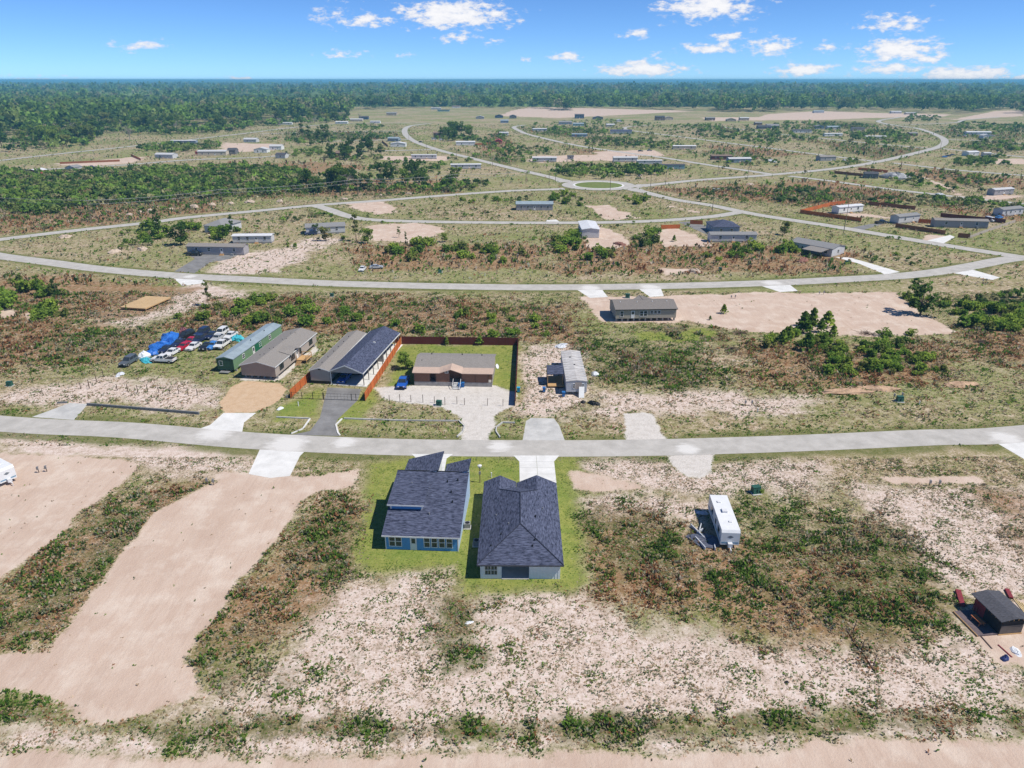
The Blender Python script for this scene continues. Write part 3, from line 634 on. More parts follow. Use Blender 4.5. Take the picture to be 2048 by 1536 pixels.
# thickets: outline in photo pixels, number, kinds, mean size, label, category
def in_poly_px(P, n, rng):
    A = np.asarray(PG(P)); out = []; k = 0
    while len(out) < n and k < 60:
        q = rng.uniform(A.min(0), A.max(0), (n*3, 2)); q = q[sdf_poly(q[:,0], q[:,1], A) < 0]; out += list(q); k += 1
    return out[:n]
SH = ['shrub0','shrub1','shrub2','shrub3','shrub4','shrub5']; PI_ = ['pine0','pine1','pine2']; TR = ['tree0','tree1','tree2','tree3']; TA = ['tall0','tall1','tall2']
THICK = [
 ([(310,652),(420,610),(520,600),(640,610),(690,640),(600,655),(420,640),(330,662)], 30, SH, 1.15, 'green shrub in the low hedge-like thicket behind the parked cars and long homes', 'shrub'),
 ([(560,640),(700,620),(860,640),(850,668),(700,665)], 9, SH, .9, 'small green shrub in brown grass behind the carport home', 'shrub'),
 ([(0,560),(90,560),(125,600),(110,625),(20,635),(-40,640),(-40,570)], 22, SH, 1.5, 'green shrub in the clump at the left edge before the second road', 'shrub'),
 ([(60,625),(130,610),(125,640),(70,650)], 5, SH, 1.1, 'low green shrub beside the brown grass left of the plywood platform', 'shrub'),
 ([(860,630),(1000,625),(1140,655),(1130,678),(900,672)], 16, SH, 1.0, 'green shrub just behind the dark red fence', 'shrub'),
 ([(1525,690),(1560,655),(1660,665),(1700,680),(1640,705),(1560,715)], 30, PI_+SH, .78, 'young conical pine on the left of the thicket below the big sand lot', 'tree'),
 ([(1580,660),(1600,652),(1650,650),(1665,665),(1600,668)], 5, PI_, 1.0, 'young pine standing against the bare sand lot', 'tree'),
 ([(1640,700),(1780,690),(1790,745),(1650,755)], 40, PI_[:1]+SH, .82, 'dark green young pine or shrub in the middle of the right-hand thicket', 'shrub'),
 ([(1760,665),(1840,670),(1900,735),(1880,765),(1780,760)], 28, SH, .78, 'shrub at the right end of the thicket below the sand lot', 'shrub'),
 ([(1880,605),(1960,610),(2060,625),(2060,668),(1960,668),(1890,640)], 44, SH, 1.2, 'leafy shrub in the dense green thicket at the right edge', 'shrub'),
 ([(1805,592),(1850,585),(1870,605),(1830,612)], 8, SH, 1.1, 'shrub around the foot of the lone tree by the sand lot', 'shrub'),
 ([(760,500),(830,480),(960,500),(1060,505),(1050,528),(900,520),(780,525)], 28, SH, 1.45, 'shrub in the thicket between the loop road and the second road', 'shrub'),
 ([(1105,490),(1150,470),(1165,490),(1150,505),(1110,512)], 12, SH, 1.5, 'shrub beside the long white metal building', 'shrub'),
 ([(1165,510),(1230,498),(1225,520),(1170,522)], 6, SH, 1.2, 'shrub in brown grass below the white metal building', 'shrub'),
 ([(1260,480),(1320,462),(1325,485),(1275,495)], 9, SH, 1.4, 'shrub between the two bare sand pads', 'shrub'),
 ([(1400,510),(1450,492),(1540,495),(1560,518),(1430,530)], 14, SH, 1.3, 'shrub in the clump below the blue roofed home', 'shrub'),
 ([(1550,500),(1600,480),(1630,495),(1580,515)], 8, SH, 1.4, 'shrub by the yard of the carport house', 'shrub'),
 ([(1660,500),(1760,490),(1800,510),(1740,525)], 3, SH, .8, 'low shrub on the verge behind the carport house', 'shrub'),
 ([(915,400),(990,392),(1000,405),(925,412)], 6, SH, 1.3, 'shrub on the knoll inside the loop road', 'shrub'),
 ([(1045,395),(1170,390),(1165,412),(1120,408)], 8, SH, 1.5, 'shrub behind the grey house inside the loop road', 'shrub'),
 ([(1245,395),(1310,400),(1300,418),(1250,410)], 6, SH, 1.4, 'shrub by the roundabout side of the loop', 'shrub'),
 ([(250,470),(320,450),(400,455),(390,485),(280,485)], 12, SH, 1.5, 'shrub near the grey single home on the left', 'shrub'),
 ([(420,470),(470,460),(480,475),(440,485)], 5, SH, 1.4, 'shrub between the two long homes on the left', 'shrub'),
]
PLACED = []; n_sh = 0; POS_TAKEN = []
for poly, n, kinds, s, lab, cat in THICK:
    for (x, y) in in_poly_px(poly, n, rg):
        ks = s*1.35*rg.uniform(.6, 1.35); pk = kinds[rg.integers(len(kinds))]
        plant(pk, (x, y, 0), ks, rg.uniform(0, 6.28), lab, cat, lab.split(' in ')[-1] if False else 'plants: '+lab)
        POS_TAKEN.append((x, y, ks*1.3)); n_sh += 1
LONE = [ # single trees: kind, foot pixel, height m, label
 ('tree0', 1840, 630, 11.5, 'tall lone dark tree leaning at the right end of the big sand lot'),
 ('tall0', 417, 612, 7.5, 'thin sparse tree beside the plywood platform lot'),
 ('tree1', 812, 738, 5.6, 'round leafy tree beside the porch house and orange fence'),
 ('tall0', 713, 482, 12, 'tall open tree beside the double home by the loop road'), ('tree1', 735, 487, 8, 'broad dark tree right of the tall open tree by the loop road'),
 ('tall1', 320, 478, 13, 'tall thin dark tree left of the grey hip roofed house'), ('tree0', 362, 490, 10.5, 'dense dark tree left of the long grey home'),
 ('tree1', 446, 480, 7.5, 'round tree in front of the grey hip roofed house'), ('tall1', 464, 472, 8.5, 'narrow tree right of the grey hip roofed house'),
 ('tree1', 890, 484, 5, 'lone round tree in the meadow right of the tan pad'), ('tree3', 652, 482, 6, 'bushy tree in front of the double home by the loop road'), ('tree0', 632, 468, 5, 'dark tree at the left corner of the double home'),
 ('tall2', 798, 475, 4.6, 'thin young tree on the tan pad'), ('tall1', 812, 485, 4.4, 'thin dark young tree below the tan pad'),
 ('shrub4', 688, 478, 2.2, 'round bush on bare ground by the tall open tree'), ('shrub3', 575, 495, 1.4, 'small bush at the left of the sandy strip'), ('shrub1', 588, 494, 2.0, 'small bush at the right of the sandy strip'),
 ('pine1', 1447, 627, 3.0, 'small young pine alone on the sand right of the pier home'), ('pine0', 1420, 640, 1.6, 'tiny sapling stake on sand right of the pier home'), ('pine1', 1348, 483, 2.6, 'young pine alone on the tan pad'),
 ('tall2', 240, 632, 2.2, 'left small sapling below the plywood platform'), ('tall2', 254, 624, 2.0, 'right small sapling below the plywood platform'),
 ('tree1', 1470, 504, 5.0, 'bushy tree in front of the blue roofed home'), ('tree3', 1568, 470, 6, 'round green tree left of the carport house'),
 ('shrub0', 1168, 478, 1.8, 'bush at the front corner of the white metal building'), ('shrub0', 1160, 412, 3.0, 'dark bush right of the grey house inside the loop road'),
 ('tall1', 118, 605, 7, 'thin dark sapling tree at the left before the second road'), ('tall2', 80, 590, 6, 'spindly tree in the left clump before the second road'),
 ('shrub1', 1518, 985, 1.1, 'low leafy bush beside the green transformer box'), ('tree1', 878, 350, 4, 'small round tree by the long white home'),
 ('pine2', 960, 690, 3.0, 'pointed bush behind the dark red fence'), ('pine0', 893, 690, 2.4, 'small pointed bush behind the left half of the dark red fence'),
]
KH = {'tree': 9.2, 'tall': 12.0, 'shrub': 2.05, 'pine': 3.2, 'dead': 8.5}
for k, px, py, h, lab in LONE:
    x, y = G(px, py); b = KH[k[:-1]]
    plant(k, (x, y, 0), h/b, random.uniform(0, 6.28), lab, 'bush' if 'bush' in lab else 'tree', None); POS_TAKEN.append((x, y, 1))
# mid-distance woods: individual trees (those that show largest)
WOODS = [
 ([(600,385),(650,350),(720,360),(860,352),(915,352),(905,382),(760,380),(690,385)], 26, ['tree0','tree2','tree1'], 1.25, 'dark broadleaf tree in the grove beyond the third road'),
 ([(640,320),(690,300),(760,300),(770,318),(690,325)], 12, ['tree0','tree2'], 1.4, 'tree in the clump by the small brick house'),
 ([(0,305),(60,300),(165,292),(215,265),(345,270),(345,255),(200,250),(0,280)], 60, ['tree0','tree1','tree2','tree3','tall2'], 1.75, 'tall tree on the near edge of the left-hand wood'),
 ([(345,268),(470,262),(512,252),(700,243),(700,232),(512,240),(345,255)], 44, ['tree0','tree1','tree2','tree3','tall2'], 1.7, 'tree on the edge of the far wood left of the centre'),
 ([(870,275),(890,262),(950,265),(960,282),(900,282)], 12, ['tree0','tree1','tree2'], 1.6, 'tree in the clump inside the bend of the north-west road'),
 ([(580,282),(610,270),(655,275),(650,292),(600,295)], 8, ['tree0','tall1','tree3'], 1.35, 'tree in the small copse between the far left roads'),
]
for poly, n, kinds, s, lab in WOODS:
    for (x, y) in in_poly_px(poly, n, rg):
        plant(kinds[rg.integers(len(kinds))], (x, y, 0), s*rg.uniform(.7, 1.25), rg.uniform(0, 6.28), lab, 'tree', 'trees: '+lab)
x, y = G(694, 378); plant('dead0', (x, y, 0), 1.35, 1, 'bare pinkish grey tree in front of the dark grove', 'tree', None)
for k, (px, py, h) in enumerate([(260,280,11),(150,268,10),(352,262,9),(560,252,9),(630,250,9),(720,240,8)]):
    x, y = G(px, py); plant('dead%d' % (k % 2), (x, y, 0), h/8.5*1.3, k, 'bare grey tree along the edge of the far left wood', 'tree', 'bare trees along the far left wood')
# ---------------------------------------------------------------- ground cover: tufts of grass and weeds (nobody could count them)
def tuft_sample(n, x0, x1, y0, y1, rng):
    x = rng.uniform(x0, x1, n); y = rng.uniform(y0, y1, n); m = np.abs(x) < .735*(.9185*y+23.7)+6; return x[m], y[m]
PAL = {'green': [(.085,.175,.028),(.13,.23,.038),(.18,.26,.055)], 'weed': [(.04,.09,.02),(.065,.13,.028),(.11,.165,.04)], 'dry': [(.50,.38,.26),(.42,.31,.20),(.34,.26,.15)],
       'rust': [(.32,.155,.08),(.25,.115,.055),(.38,.22,.12)], 'sage': [(.28,.29,.19),(.34,.34,.25),(.22,.24,.14)], 'pale': [(.58,.49,.40),(.50,.42,.33),(.54,.46,.36)], 'dark': [(.25,.195,.14),(.30,.235,.175),(.20,.155,.10)]}
# share of each kind of tuft in a ground cover, then its height factor, width factor and density
MIX = {'dry': ([.22,.05,.34,.03,.18,.08,.10], .65, 1.0, .62), 'sparse': ([.055,.025,.27,.0,.28,.24,.13], .34, .85, .7), 'brown': ([.12,.14,.25,.34,.09,.03,.03], 1.25, 1.2, .95),
       'weed': ([.36,.26,.15,.06,.15,.0,.02], 1.05, 1.25, .95), 'lawn': ([.93,0,.07,0,0,0,0], .2, .6, .22), 'shoulder': ([.72,.05,.17,0,.06,0,0], .42, .8, .6)}
def make_tufts(x, y, rng, base, name, label, nb):
    c = classes(x, y)
    ok = (c['road'] > .25) & (c['sand'] < .4+.2*rng.uniform(size=x.shape)) & (c['gravel'] < .5) & (c['pad'] < .4)
    ok |= (c['sand'] > .45) & (c['road'] > .5) & (rng.uniform(size=x.shape) < .006)
    for P in DRIVE_W + FOOTPRINTS:
        A = np.asarray(P); sel = (x > A[:,0].min()-1) & (x < A[:,0].max()+1) & (y > A[:,1].min()-1) & (y < A[:,1].max()+1)
        if sel.any(): ok[sel] &= sdf_poly(x[sel], y[sel], P) > .15
    x, y = x[ok], y[ok]; c = {k: v[ok] for k, v in c.items()}
    pn, pn2, pn3 = fbm(x, y, 7, 41), fbm(x, y, 2.0, 57), fbm(x, y, 11, 71)
    w = {'dry': np.full(x.shape, .25)}
    for k in ('sparse','brown','weed','lawn','shoulder'): w[k] = np.clip(c[k], 0, 1)*(2.5 if k in ('lawn','weed') else 1.2)
    tot = sum(w.values()); kinds = list(PAL); n0 = len(x)
    Pk = np.zeros((n0, 7)); H_ = np.zeros(n0); W2 = np.zeros(n0); D_ = np.zeros(n0)
    for k, (pk, h_, w_, d_) in MIX.items(): f = w[k]/tot; Pk += f[:, None]*np.array(pk); H_ += f*h_; W2 += f*w_; D_ += f*d_
    gfac = np.exp((pn-.5)*7); Pk[:, 0] *= gfac; Pk[:, 1] *= gfac; Pk[:, 3] *= np.exp((pn3-.5)*7); Pk[:, 5] *= np.exp((.5-pn2)*5)
    cl = np.clip((fbm(x, y, 1.9, 133)-.44)*6, 0, 1); Pk[:, :2] *= (.35+1.6*cl)[:, None]; Pk[:, 3] *= .5+cl; Pk[:, 5] *= 1.4-cl; Pk[:, 2] *= 1.2-.5*cl; H_ = H_*(.6+.75*cl); D_ = D_*(.75+.45*cl); wc = np.clip(c['weed']+.5*c['brown'], 0, 1); H_ = H_*(1+.5*cl*wc); W2 = W2*(1+.2*cl*wc)
    keep = rng.uniform(size=n0) < D_*np.clip(.3+(pn2-.2)*2.1, .2, 1.6)
    x, y, Pk, H_, W2, pn2 = x[keep], y[keep], Pk[keep], H_[keep], W2[keep], pn2[keep]; n = len(x)
    cum = np.cumsum(Pk, 1); K = (rng.uniform(size=n)[:, None]*cum[:, -1:] > cum).sum(1).clip(0, 6)
    hgt = base*rng.uniform(.4, 1.2, n)*H_*(.55+pn2); wid = base*rng.uniform(.6, 1.4, n)*W2*(.7+.6*pn2)
    pal = np.array([[PAL[k][j] for j in range(3)] for k in kinds]); col = pal[K, rng.integers(0, 3, n)]*rng.uniform(.8, 1.22, (n, 1))
    # nb leaning blades / leaves per tuft, each a quad
    N_ = n*nb; X = np.repeat(x, nb); Y = np.repeat(y, nb); Hh = np.repeat(hgt, nb)*rng.uniform(.6, 1.2, N_); Wd = np.repeat(wid, nb)
    a = rng.uniform(0, 6.283, N_); ca, sa = np.cos(a), np.sin(a); lean = rng.uniform(.3, 1.0, N_)*Wd*.9; w = Wd*rng.uniform(.16, .34, N_)
    bx = X+ca*Wd*.06; by = Y+sa*Wd*.06
    tx, ty = X+ca*lean, Y+sa*lean; mx_, my_ = X+ca*lean*.5, Y+sa*lean*.5; px_, py_ = -sa*w, ca*w
    v = np.stack([np.stack([bx, by, np.full(N_, -.01)], 1), np.stack([mx_+px_, my_+py_, Hh*.55], 1), np.stack([tx, ty, Hh*rng.uniform(.6, 1, N_)], 1), np.stack([mx_-px_, my_-py_, Hh*.55], 1)], 1).reshape(-1, 3)
    cc = np.repeat(np.repeat(col, nb, 0)*rng.uniform(.8, 1.2, (N_, 1)), 4, 0)
    o = link(name, np_mesh(name, v, np.arange(4*N_).reshape(N_, 4), cc), LEAF_COL); tag(o, label, 'grass', kind='stuff'); return n
FOOTPRINTS = []
def scatter_cover():
    r = np.random.default_rng(21)
    make_tufts(*tuft_sample(260000, -112, 112, 44, 108, r), r, .29, 'grass_cover', 'weeds and dry grass tufts on the near lots', 3)
    make_tufts(*tuft_sample(190000, -180, 180, 112, 212, r), r, .46, 'grass_cover', 'brown grass and weeds between the first two roads', 3)
    make_tufts(*tuft_sample(110000, -340, 340, 218, 440, r), r, .95, 'grass_cover', 'scrubby grass around the loop road', 2)
    make_tufts(*tuft_sample(90000, -820, 820, 440, 1100, r), r, 1.7, 'grass_cover', 'far rough grass of the northern lots', 2)
# ---------------------------------------------------------------- masses: scrub beyond counting, far forest
def blob_mass(name, label, pts, sizes, cols, nq, seed, tall=1.0, cat='scrub', leaf=.42):
    rng = np.random.default_rng(seed); n = len(pts); N_ = n*nq; p = np.repeat(pts, nq, 0); s = np.repeat(sizes, nq)
    d = rng.normal(size=(N_, 3)); d /= np.linalg.norm(d, axis=1)[:, None]; d[:, 2] = np.abs(d[:, 2])*1.25-.25; r = rng.uniform(.55, 1.0, N_)
    lob = np.repeat(rng.normal(size=(n, 3, 3))*.32, 1, 0)[np.repeat(np.arange(n), nq), rng.integers(0, 3, N_)]
    c = np.stack([p[:,0]+(d[:,0]*r*.62+lob[:,0])*s, p[:,1]+(d[:,1]*r*.62+lob[:,1])*s, np.maximum(.08*s, (.62*tall+d[:,2]*r*.5*tall+lob[:,2]*.5)*s)], 1)
    v, f = leaves(c, s*leaf, rng)
    cc = np.repeat(np.repeat(cols, nq, 0)*rng.uniform(.68, 1.35, (N_, 1)), 4, 0)
    o = link(name, np_mesh(name, v, f, cc), LEAF_COL); tag(o, label, cat, kind='stuff')
GREENS = np.array([(.16,.265,.055),(.12,.20,.045),(.21,.265,.08),(.20,.315,.06),(.085,.145,.042),(.29,.28,.14)])
def mass_from(polys, seed, spread):
    rng = np.random.default_rng(seed); P, S = [], []
    for poly, n, s in polys:
        q = in_poly_px(poly, n, rng); P += q; S += list(s*rng.uniform(.55, 1.4, len(q)))
    P = np.array(P); P = np.concatenate([P, np.zeros((len(P), 1))], 1); S = np.array(S)
    cc_ = classes(P[:,0], P[:,1]); ok = (cc_['road'] > S*.55+.4) & ((cc_['sand'] < .5) | (P[:,1] > 1250))
    for Q in FOOTPRINTS:
        A = np.asarray(Q); sel = (np.abs(P[:,0]-A[:,0].mean()) < 30) & (np.abs(P[:,1]-A[:,1].mean()) < 30)
        if sel.any(): ok[sel] &= sdf_poly(P[sel,0], P[sel,1], Q) > S[sel]*.5
    P, S = P[ok], S[ok]
    k = (fbm(P[:,0], P[:,1], spread, seed)*7+rng.uniform(-1, 2, len(P))).astype(int) % 6
    return P, S, GREENS[k]*rng.uniform(.8, 1.2, (len(P), 1))
def scatter_masses():
    mid = [ # scrub thickets behind the third road and around the far streets
     ([(0,425),(0,345),(150,345),(300,338),(430,335),(560,335),(620,350),(600,385),(500,395),(330,402),(180,415),(80,432)], 1500, 2.6),
     ([(-80,440),(-80,340),(0,345),(0,425)], 200, 2.6), ([(860,385),(900,362),(1000,368),(960,378),(900,388)], 60, 2.0),
     ([(1100,350),(1120,335),(1210,332),(1320,338),(1330,350),(1200,358)], 150, 2.6), ([(1170,290),(1190,277),(1290,280),(1370,292),(1340,300),(1200,296)], 170, 2.8),
     ([(1090,268),(1110,255),(1220,262),(1210,272),(1120,275)], 110, 3.0), ([(1390,272),(1400,258),(1560,262),(1640,280),(1540,292)], 230, 3.0), ([(1330,250),(1440,250),(1440,262),(1380,262)], 60, 2.6),
     ([(1690,285),(1700,270),(1780,262),(1822,275),(1820,290),(1740,292)], 150, 3.2), ([(1540,262),(1560,245),(1730,248),(1740,258),(1600,264)], 130, 3.0), ([(1800,245),(1820,232),(1885,235),(1880,246)], 60, 3.2),
     ([(1880,262),(1920,248),(2060,250),(2060,268),(1950,265)], 140, 3.2), ([(1920,298),(1960,285),(2030,285),(2060,300),(2000,310)], 110, 3.0), ([(1900,332),(1920,318),(2010,315),(2040,328),(1960,335)], 110, 2.2),
     ([(1780,360),(1850,345),(1960,352),(2010,372),(1900,385),(1800,372)], 110, 1.9), ([(1540,400),(1560,375),(1620,378),(1690,395),(1660,410),(1580,412)], 90, 1.9), ([(1690,405),(1800,390),(1960,400),(1990,410),(1850,418)], 90, 1.7),
     ([(1290,400),(1400,385),(1520,372),(1540,395),(1480,408)], 60, 1.4), ([(270,300),(300,292),(440,288),(450,298),(330,308)], 140, 3.0), ([(690,260),(720,250),(770,252),(760,262)], 40, 2.6),
     ([(512,285),(620,268),(760,268),(780,278),(620,290)], 110, 2.8), ([(690,280),(780,268),(800,276),(720,282)], 40, 2.4), ([(960,285),(1000,262),(1020,272),(1020,300),(980,305)], 70, 2.6), ([(1000,310),(1020,292),(1110,300),(1100,310)], 60, 2.4),
     ([(560,310),(640,298),(650,310),(600,318)], 50, 2.4), ([(730,340),(800,320),(900,330),(880,345),(800,350)], 60, 2.2), ([(1400,318),(1440,308),(1560,325),(1540,335),(1440,330)], 50, 2.0), ([(1640,330),(1700,318),(1740,330),(1660,340)], 30, 1.8),
     ([(1060,250),(1200,240),(1330,246),(1300,252),(1100,256)], 90, 2.6), ([(1880,400),(2060,410),(2060,425),(1900,412)], 40, 1.6), ([(1950,600),(2060,590),(2060,625),(1960,620)], 30, 1.6),
     ([(230,470),(330,455),(300,490),(240,500)], 26, 1.5), ([(60,455),(200,430),(380,405),(420,410),(300,430),(100,462)], 60, 1.2), ([(620,400),(760,388),(900,378),(900,384),(760,396)], 40, 1.0),
     ([(1700,520),(1850,500),(1930,515),(1850,540)], 16, .9), ([(1000,400),(1060,395),(1040,412)], 14, 1.4), ([(560,450),(600,440),(680,432),(640,428),(560,440)], 26, 1.3),
     ([(1060,430),(1180,425),(1260,438),(1200,441)], 14, 1.0), ([(760,430),(900,410),(1020,420),(1000,438),(840,438)], 26, .9)]
    mid += [([(560,345),(900,300),(1060,250),(1500,245),(1900,245),(2060,330),(2060,405),(1700,370),(1300,362),(1000,345)], 620, 1.5), ([(380,430),(560,418),(1000,395),(1400,420),(1900,480),(1700,520),(900,470),(500,500)], 130, .9), ([(1050,256),(1200,250),(1500,252),(1460,280),(1250,276)], 120, 2.4), ([(1560,250),(1800,256),(1850,285),(1640,276)], 130, 2.4), ([(880,318),(1010,300),(1110,322),(1000,332)], 60, 2.0),([(0,306),(60,301),(165,294),(215,267),(345,272),(470,264),(512,254),(700,244),(700,238),(512,246),(345,262),(200,256),(0,290)], 420, 5.0), ([(600,388),(690,386),(760,382),(905,384),(900,376),(690,376),(610,380)], 70, 2.4), ([(640,322),(690,325),(770,320),(765,312),(650,314)], 40, 2.4), ([(868,282),(960,284),(955,276),(875,276)], 40, 3.0)]
    P, S, C = mass_from(mid, 31, 40)
    near = P[:,1] < 620
    blob_mass('scrub', 'green scrub thickets beyond the third road', P[near], S[near], C[near], 52, 3)
    blob_mass('scrub', 'far scrub between the northern streets', P[~near], S[~near], C[~near], 34, 4)
    wood = [([(-60,282),(0,280),(200,250),(345,255),(345,238),(250,234),(240,222),(-60,225)], 900, 15), ([(345,255),(512,240),(700,232),(700,222),(400,222),(390,236),(345,238)], 700, 14),
            ([(240,222),(390,218),(700,222),(870,215),(870,208),(240,212)], 500, 15), ([(-60,225),(240,222),(240,205),(-60,205)], 420, 15),
            ([(870,215),(1100,218),(1110,221),(1145,221),(1150,216),(1300,219),(1430,222),(1640,222),(1760,224),(1900,226),(1990,220),(2100,218),(2100,207),(870,206)], 1500, 15),
            ([(1430,224),(1440,217),(1560,220),(1560,224)], 90, 15), ([(1910,230),(1930,222),(1990,218),(1990,222)], 50, 15), ([(2025,228),(2035,221),(2110,219),(2110,228)], 60, 15), ([(1110,221),(1112,217),(1142,217),(1144,221)], 30, 14)]
    wood2 = [([(-100,206),(2150,206),(2150,192),(-100,192)], 2400, 20), ([(-150,192),(2200,192),(2200,179),(-150,179)], 3000, 27)]
    wood3 = [([(-200,179),(2250,179),(2250,169.5),(-200,169.5)], 3600, 44)]
    P, S, C = mass_from(wood, 37, 160)
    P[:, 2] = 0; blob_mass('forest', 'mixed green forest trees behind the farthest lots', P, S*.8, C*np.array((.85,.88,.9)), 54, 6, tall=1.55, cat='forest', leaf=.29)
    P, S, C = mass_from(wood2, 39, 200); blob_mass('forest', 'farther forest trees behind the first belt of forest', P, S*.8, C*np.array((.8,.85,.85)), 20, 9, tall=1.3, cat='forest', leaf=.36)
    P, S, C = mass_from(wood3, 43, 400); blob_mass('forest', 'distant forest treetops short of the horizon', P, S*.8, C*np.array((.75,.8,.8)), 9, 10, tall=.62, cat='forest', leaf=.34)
    # canopy of the far forest up to the horizon
    ys = np.geomspace(1850, 40500, 280); us = np.linspace(-.86, .86, 470); Y, U = np.meshgrid(ys, us, indexing='ij'); X = U*Y; rng = np.random.default_rng(8)
    X = X+rng.normal(size=X.shape)*Y*.0008; Yj = Y+rng.normal(size=Y.shape)*Y*.0016
    Z = 8.5+7*fbm(X, Yj, 55, 91)+9*rng.uniform(size=X.shape)**1.3+5*(fbm(X, Yj, 420, 14)-.3)+14*np.exp(-((U+.41)/.09)**2)*(Y > 9000)+16*(fbm(X, Yj, 2600, 64)-.45)*np.clip((Y-5000)/5000, 0, 1)
    Z[0] = 0; i = np.arange(X.size).reshape(X.shape)
    f = np.stack([i[:-1,:-1], i[:-1,1:], i[1:,1:], i[1:,:-1]], -1).reshape(-1, 4)
    t = .5+(fbm(X, Yj, 260, 55, 4)-.5)*2.2; t2 = .5+(fbm(X, Yj, 900, 57, 3)-.5)*2.2
    c = np.array((.075,.115,.045))+(t[..., None]-.5)*np.array((.13,.17,.05))+(t2[..., None]-.5)*np.array((.11,.14,.04)); c = np.clip(c, .015, .3)*rng.uniform(.5, 1.6, X.shape)[..., None]
    o = link('forest', np_mesh('forest', np.stack([X, Yj, Z], -1).reshape(-1, 3), f, c.reshape(-1, 3)), CANOPY); tag(o, 'unbroken dark forest canopy reaching to the horizon', 'forest', kind='stuff')
# ---------------------------------------------------------------- buildings
GLASS = mat('window_glass', (.03,.04,.05), rough=.12, var=.3, scale=.8, spec=.6); WHITE = mat('white_paint', (.72,.72,.70), rough=.6, var=.05)
def siding(name, c, lines=6.0):
    """lap siding: thin horizontal relief"""
    if name in MATS: return MATS[name]
    m = mat(name, c, rough=.65, var=.07, scale=2); n = m.node_tree.nodes; L = m.node_tree.links
    t = n.new('ShaderNodeTexCoord'); w = n.new('ShaderNodeTexWave'); w.bands_direction = 'Z'; w.wave_profile = 'SAW'; w.inputs['Scale'].default_value = lines*.16
    L.new(t.outputs['Object'], w.inputs['Vector']); b = n.new('ShaderNodeBump'); b.inputs['Strength'].default_value = .5; b.inputs['Distance'].default_value = .02
    L.new(w.outputs['Fac'], b.inputs['Height']); L.new(b.outputs[0], n['Principled BSDF'].inputs['Normal']); return m
def shingle(name, c1, c2, sx=(1.2, 5, 5)): return mat(name, c1, rough=.9, scale=2.2, color2=c2, stretch=sx, bump=.25, spec=.2)
SH_NAVY = shingle('shingle_navy', (.014,.018,.036), (.12,.135,.205), (.6, 2.6, 2.6)); SH_NAVY2 = shingle('shingle_navy_side', (.014,.018,.036), (.12,.135,.205), (2.6, .6, 2.6))
SH_TAUPE = shingle('shingle_taupe', (.19,.172,.155), (.31,.285,.26)); SH_GREY = shingle('shingle_grey', (.18,.18,.18), (.30,.295,.29)); SH_DARK = shingle('shingle_dark', (.05,.05,.058), (.11,.11,.125))
M_WHITE = mat('metal_white', (.66,.66,.66), rough=.45, var=.1, scale=.6); M_BLUE = mat('metal_pale_blue', (.28,.34,.37), rough=.45, var=.12, scale=.7); M_RUST = mat('metal_weathered', (.30,.28,.26), rough=.7, color2=(.62,.60,.58), scale=1.1, stretch=(.5,3,1))
def fbox(mb, face, W, D, u0, u1, o0, o1, z0, z1):
    if face == 'F': return mb.box(u0, u1, -o1, -o0, z0, z1)
    if face == 'B': return mb.box(u0, u1, D+o0, D+o1, z0, z1)
    if face == 'L': return mb.box(-W/2-o1, -W/2-o0, u0, u1, z0, z1)
    return mb.box(W/2+o0, W/2+o1, u0, u1, z0, z1)
def window(t, face, W, D, u, z, w, h, frame=None, split=True, pane=None):
    fr = MB(); b = .09
    fbox(fr, face, W, D, u-w/2-b, u-w/2, .0, .07, z-b, z+h+b); fbox(fr, face, W, D, u+w/2, u+w/2+b, .0, .07, z-b, z+h+b)
    fbox(fr, face, W, D, u-w/2, u+w/2, .0, .07, z-b, z); fbox(fr, face, W, D, u-w/2, u+w/2, .0, .07, z+h, z+h+b)
    if split: fbox(fr, face, W, D, u-w/2, u+w/2, .01, .06, z+h*.48, z+h*.54)
    o = part('window', fr, frame or WHITE, t)
    part('pane', fbox(MB(), face, W, D, u-w/2, u+w/2, .002, .02, z, z+h), pane or GLASS, o); return o
def door(t, face, W, D, u, z, w=.95, h=2.05, m=None, lite=True):
    d = part('door', fbox(MB(), face, W, D, u-w/2, u+w/2, .0, .06, z, z+h), m or WHITE, t)
    if lite: part('pane', fbox(MB(), face, W, D, u-w*.28, u+w*.28, .062, .075, z+h*.52, z+h*.9), GLASS, d)
    part('handle', fbox(MB(), face, W, D, u+w*.36, u+w*.43, .062, .11, z+h*.44, z+h*.49), M_WHITE, d); return d
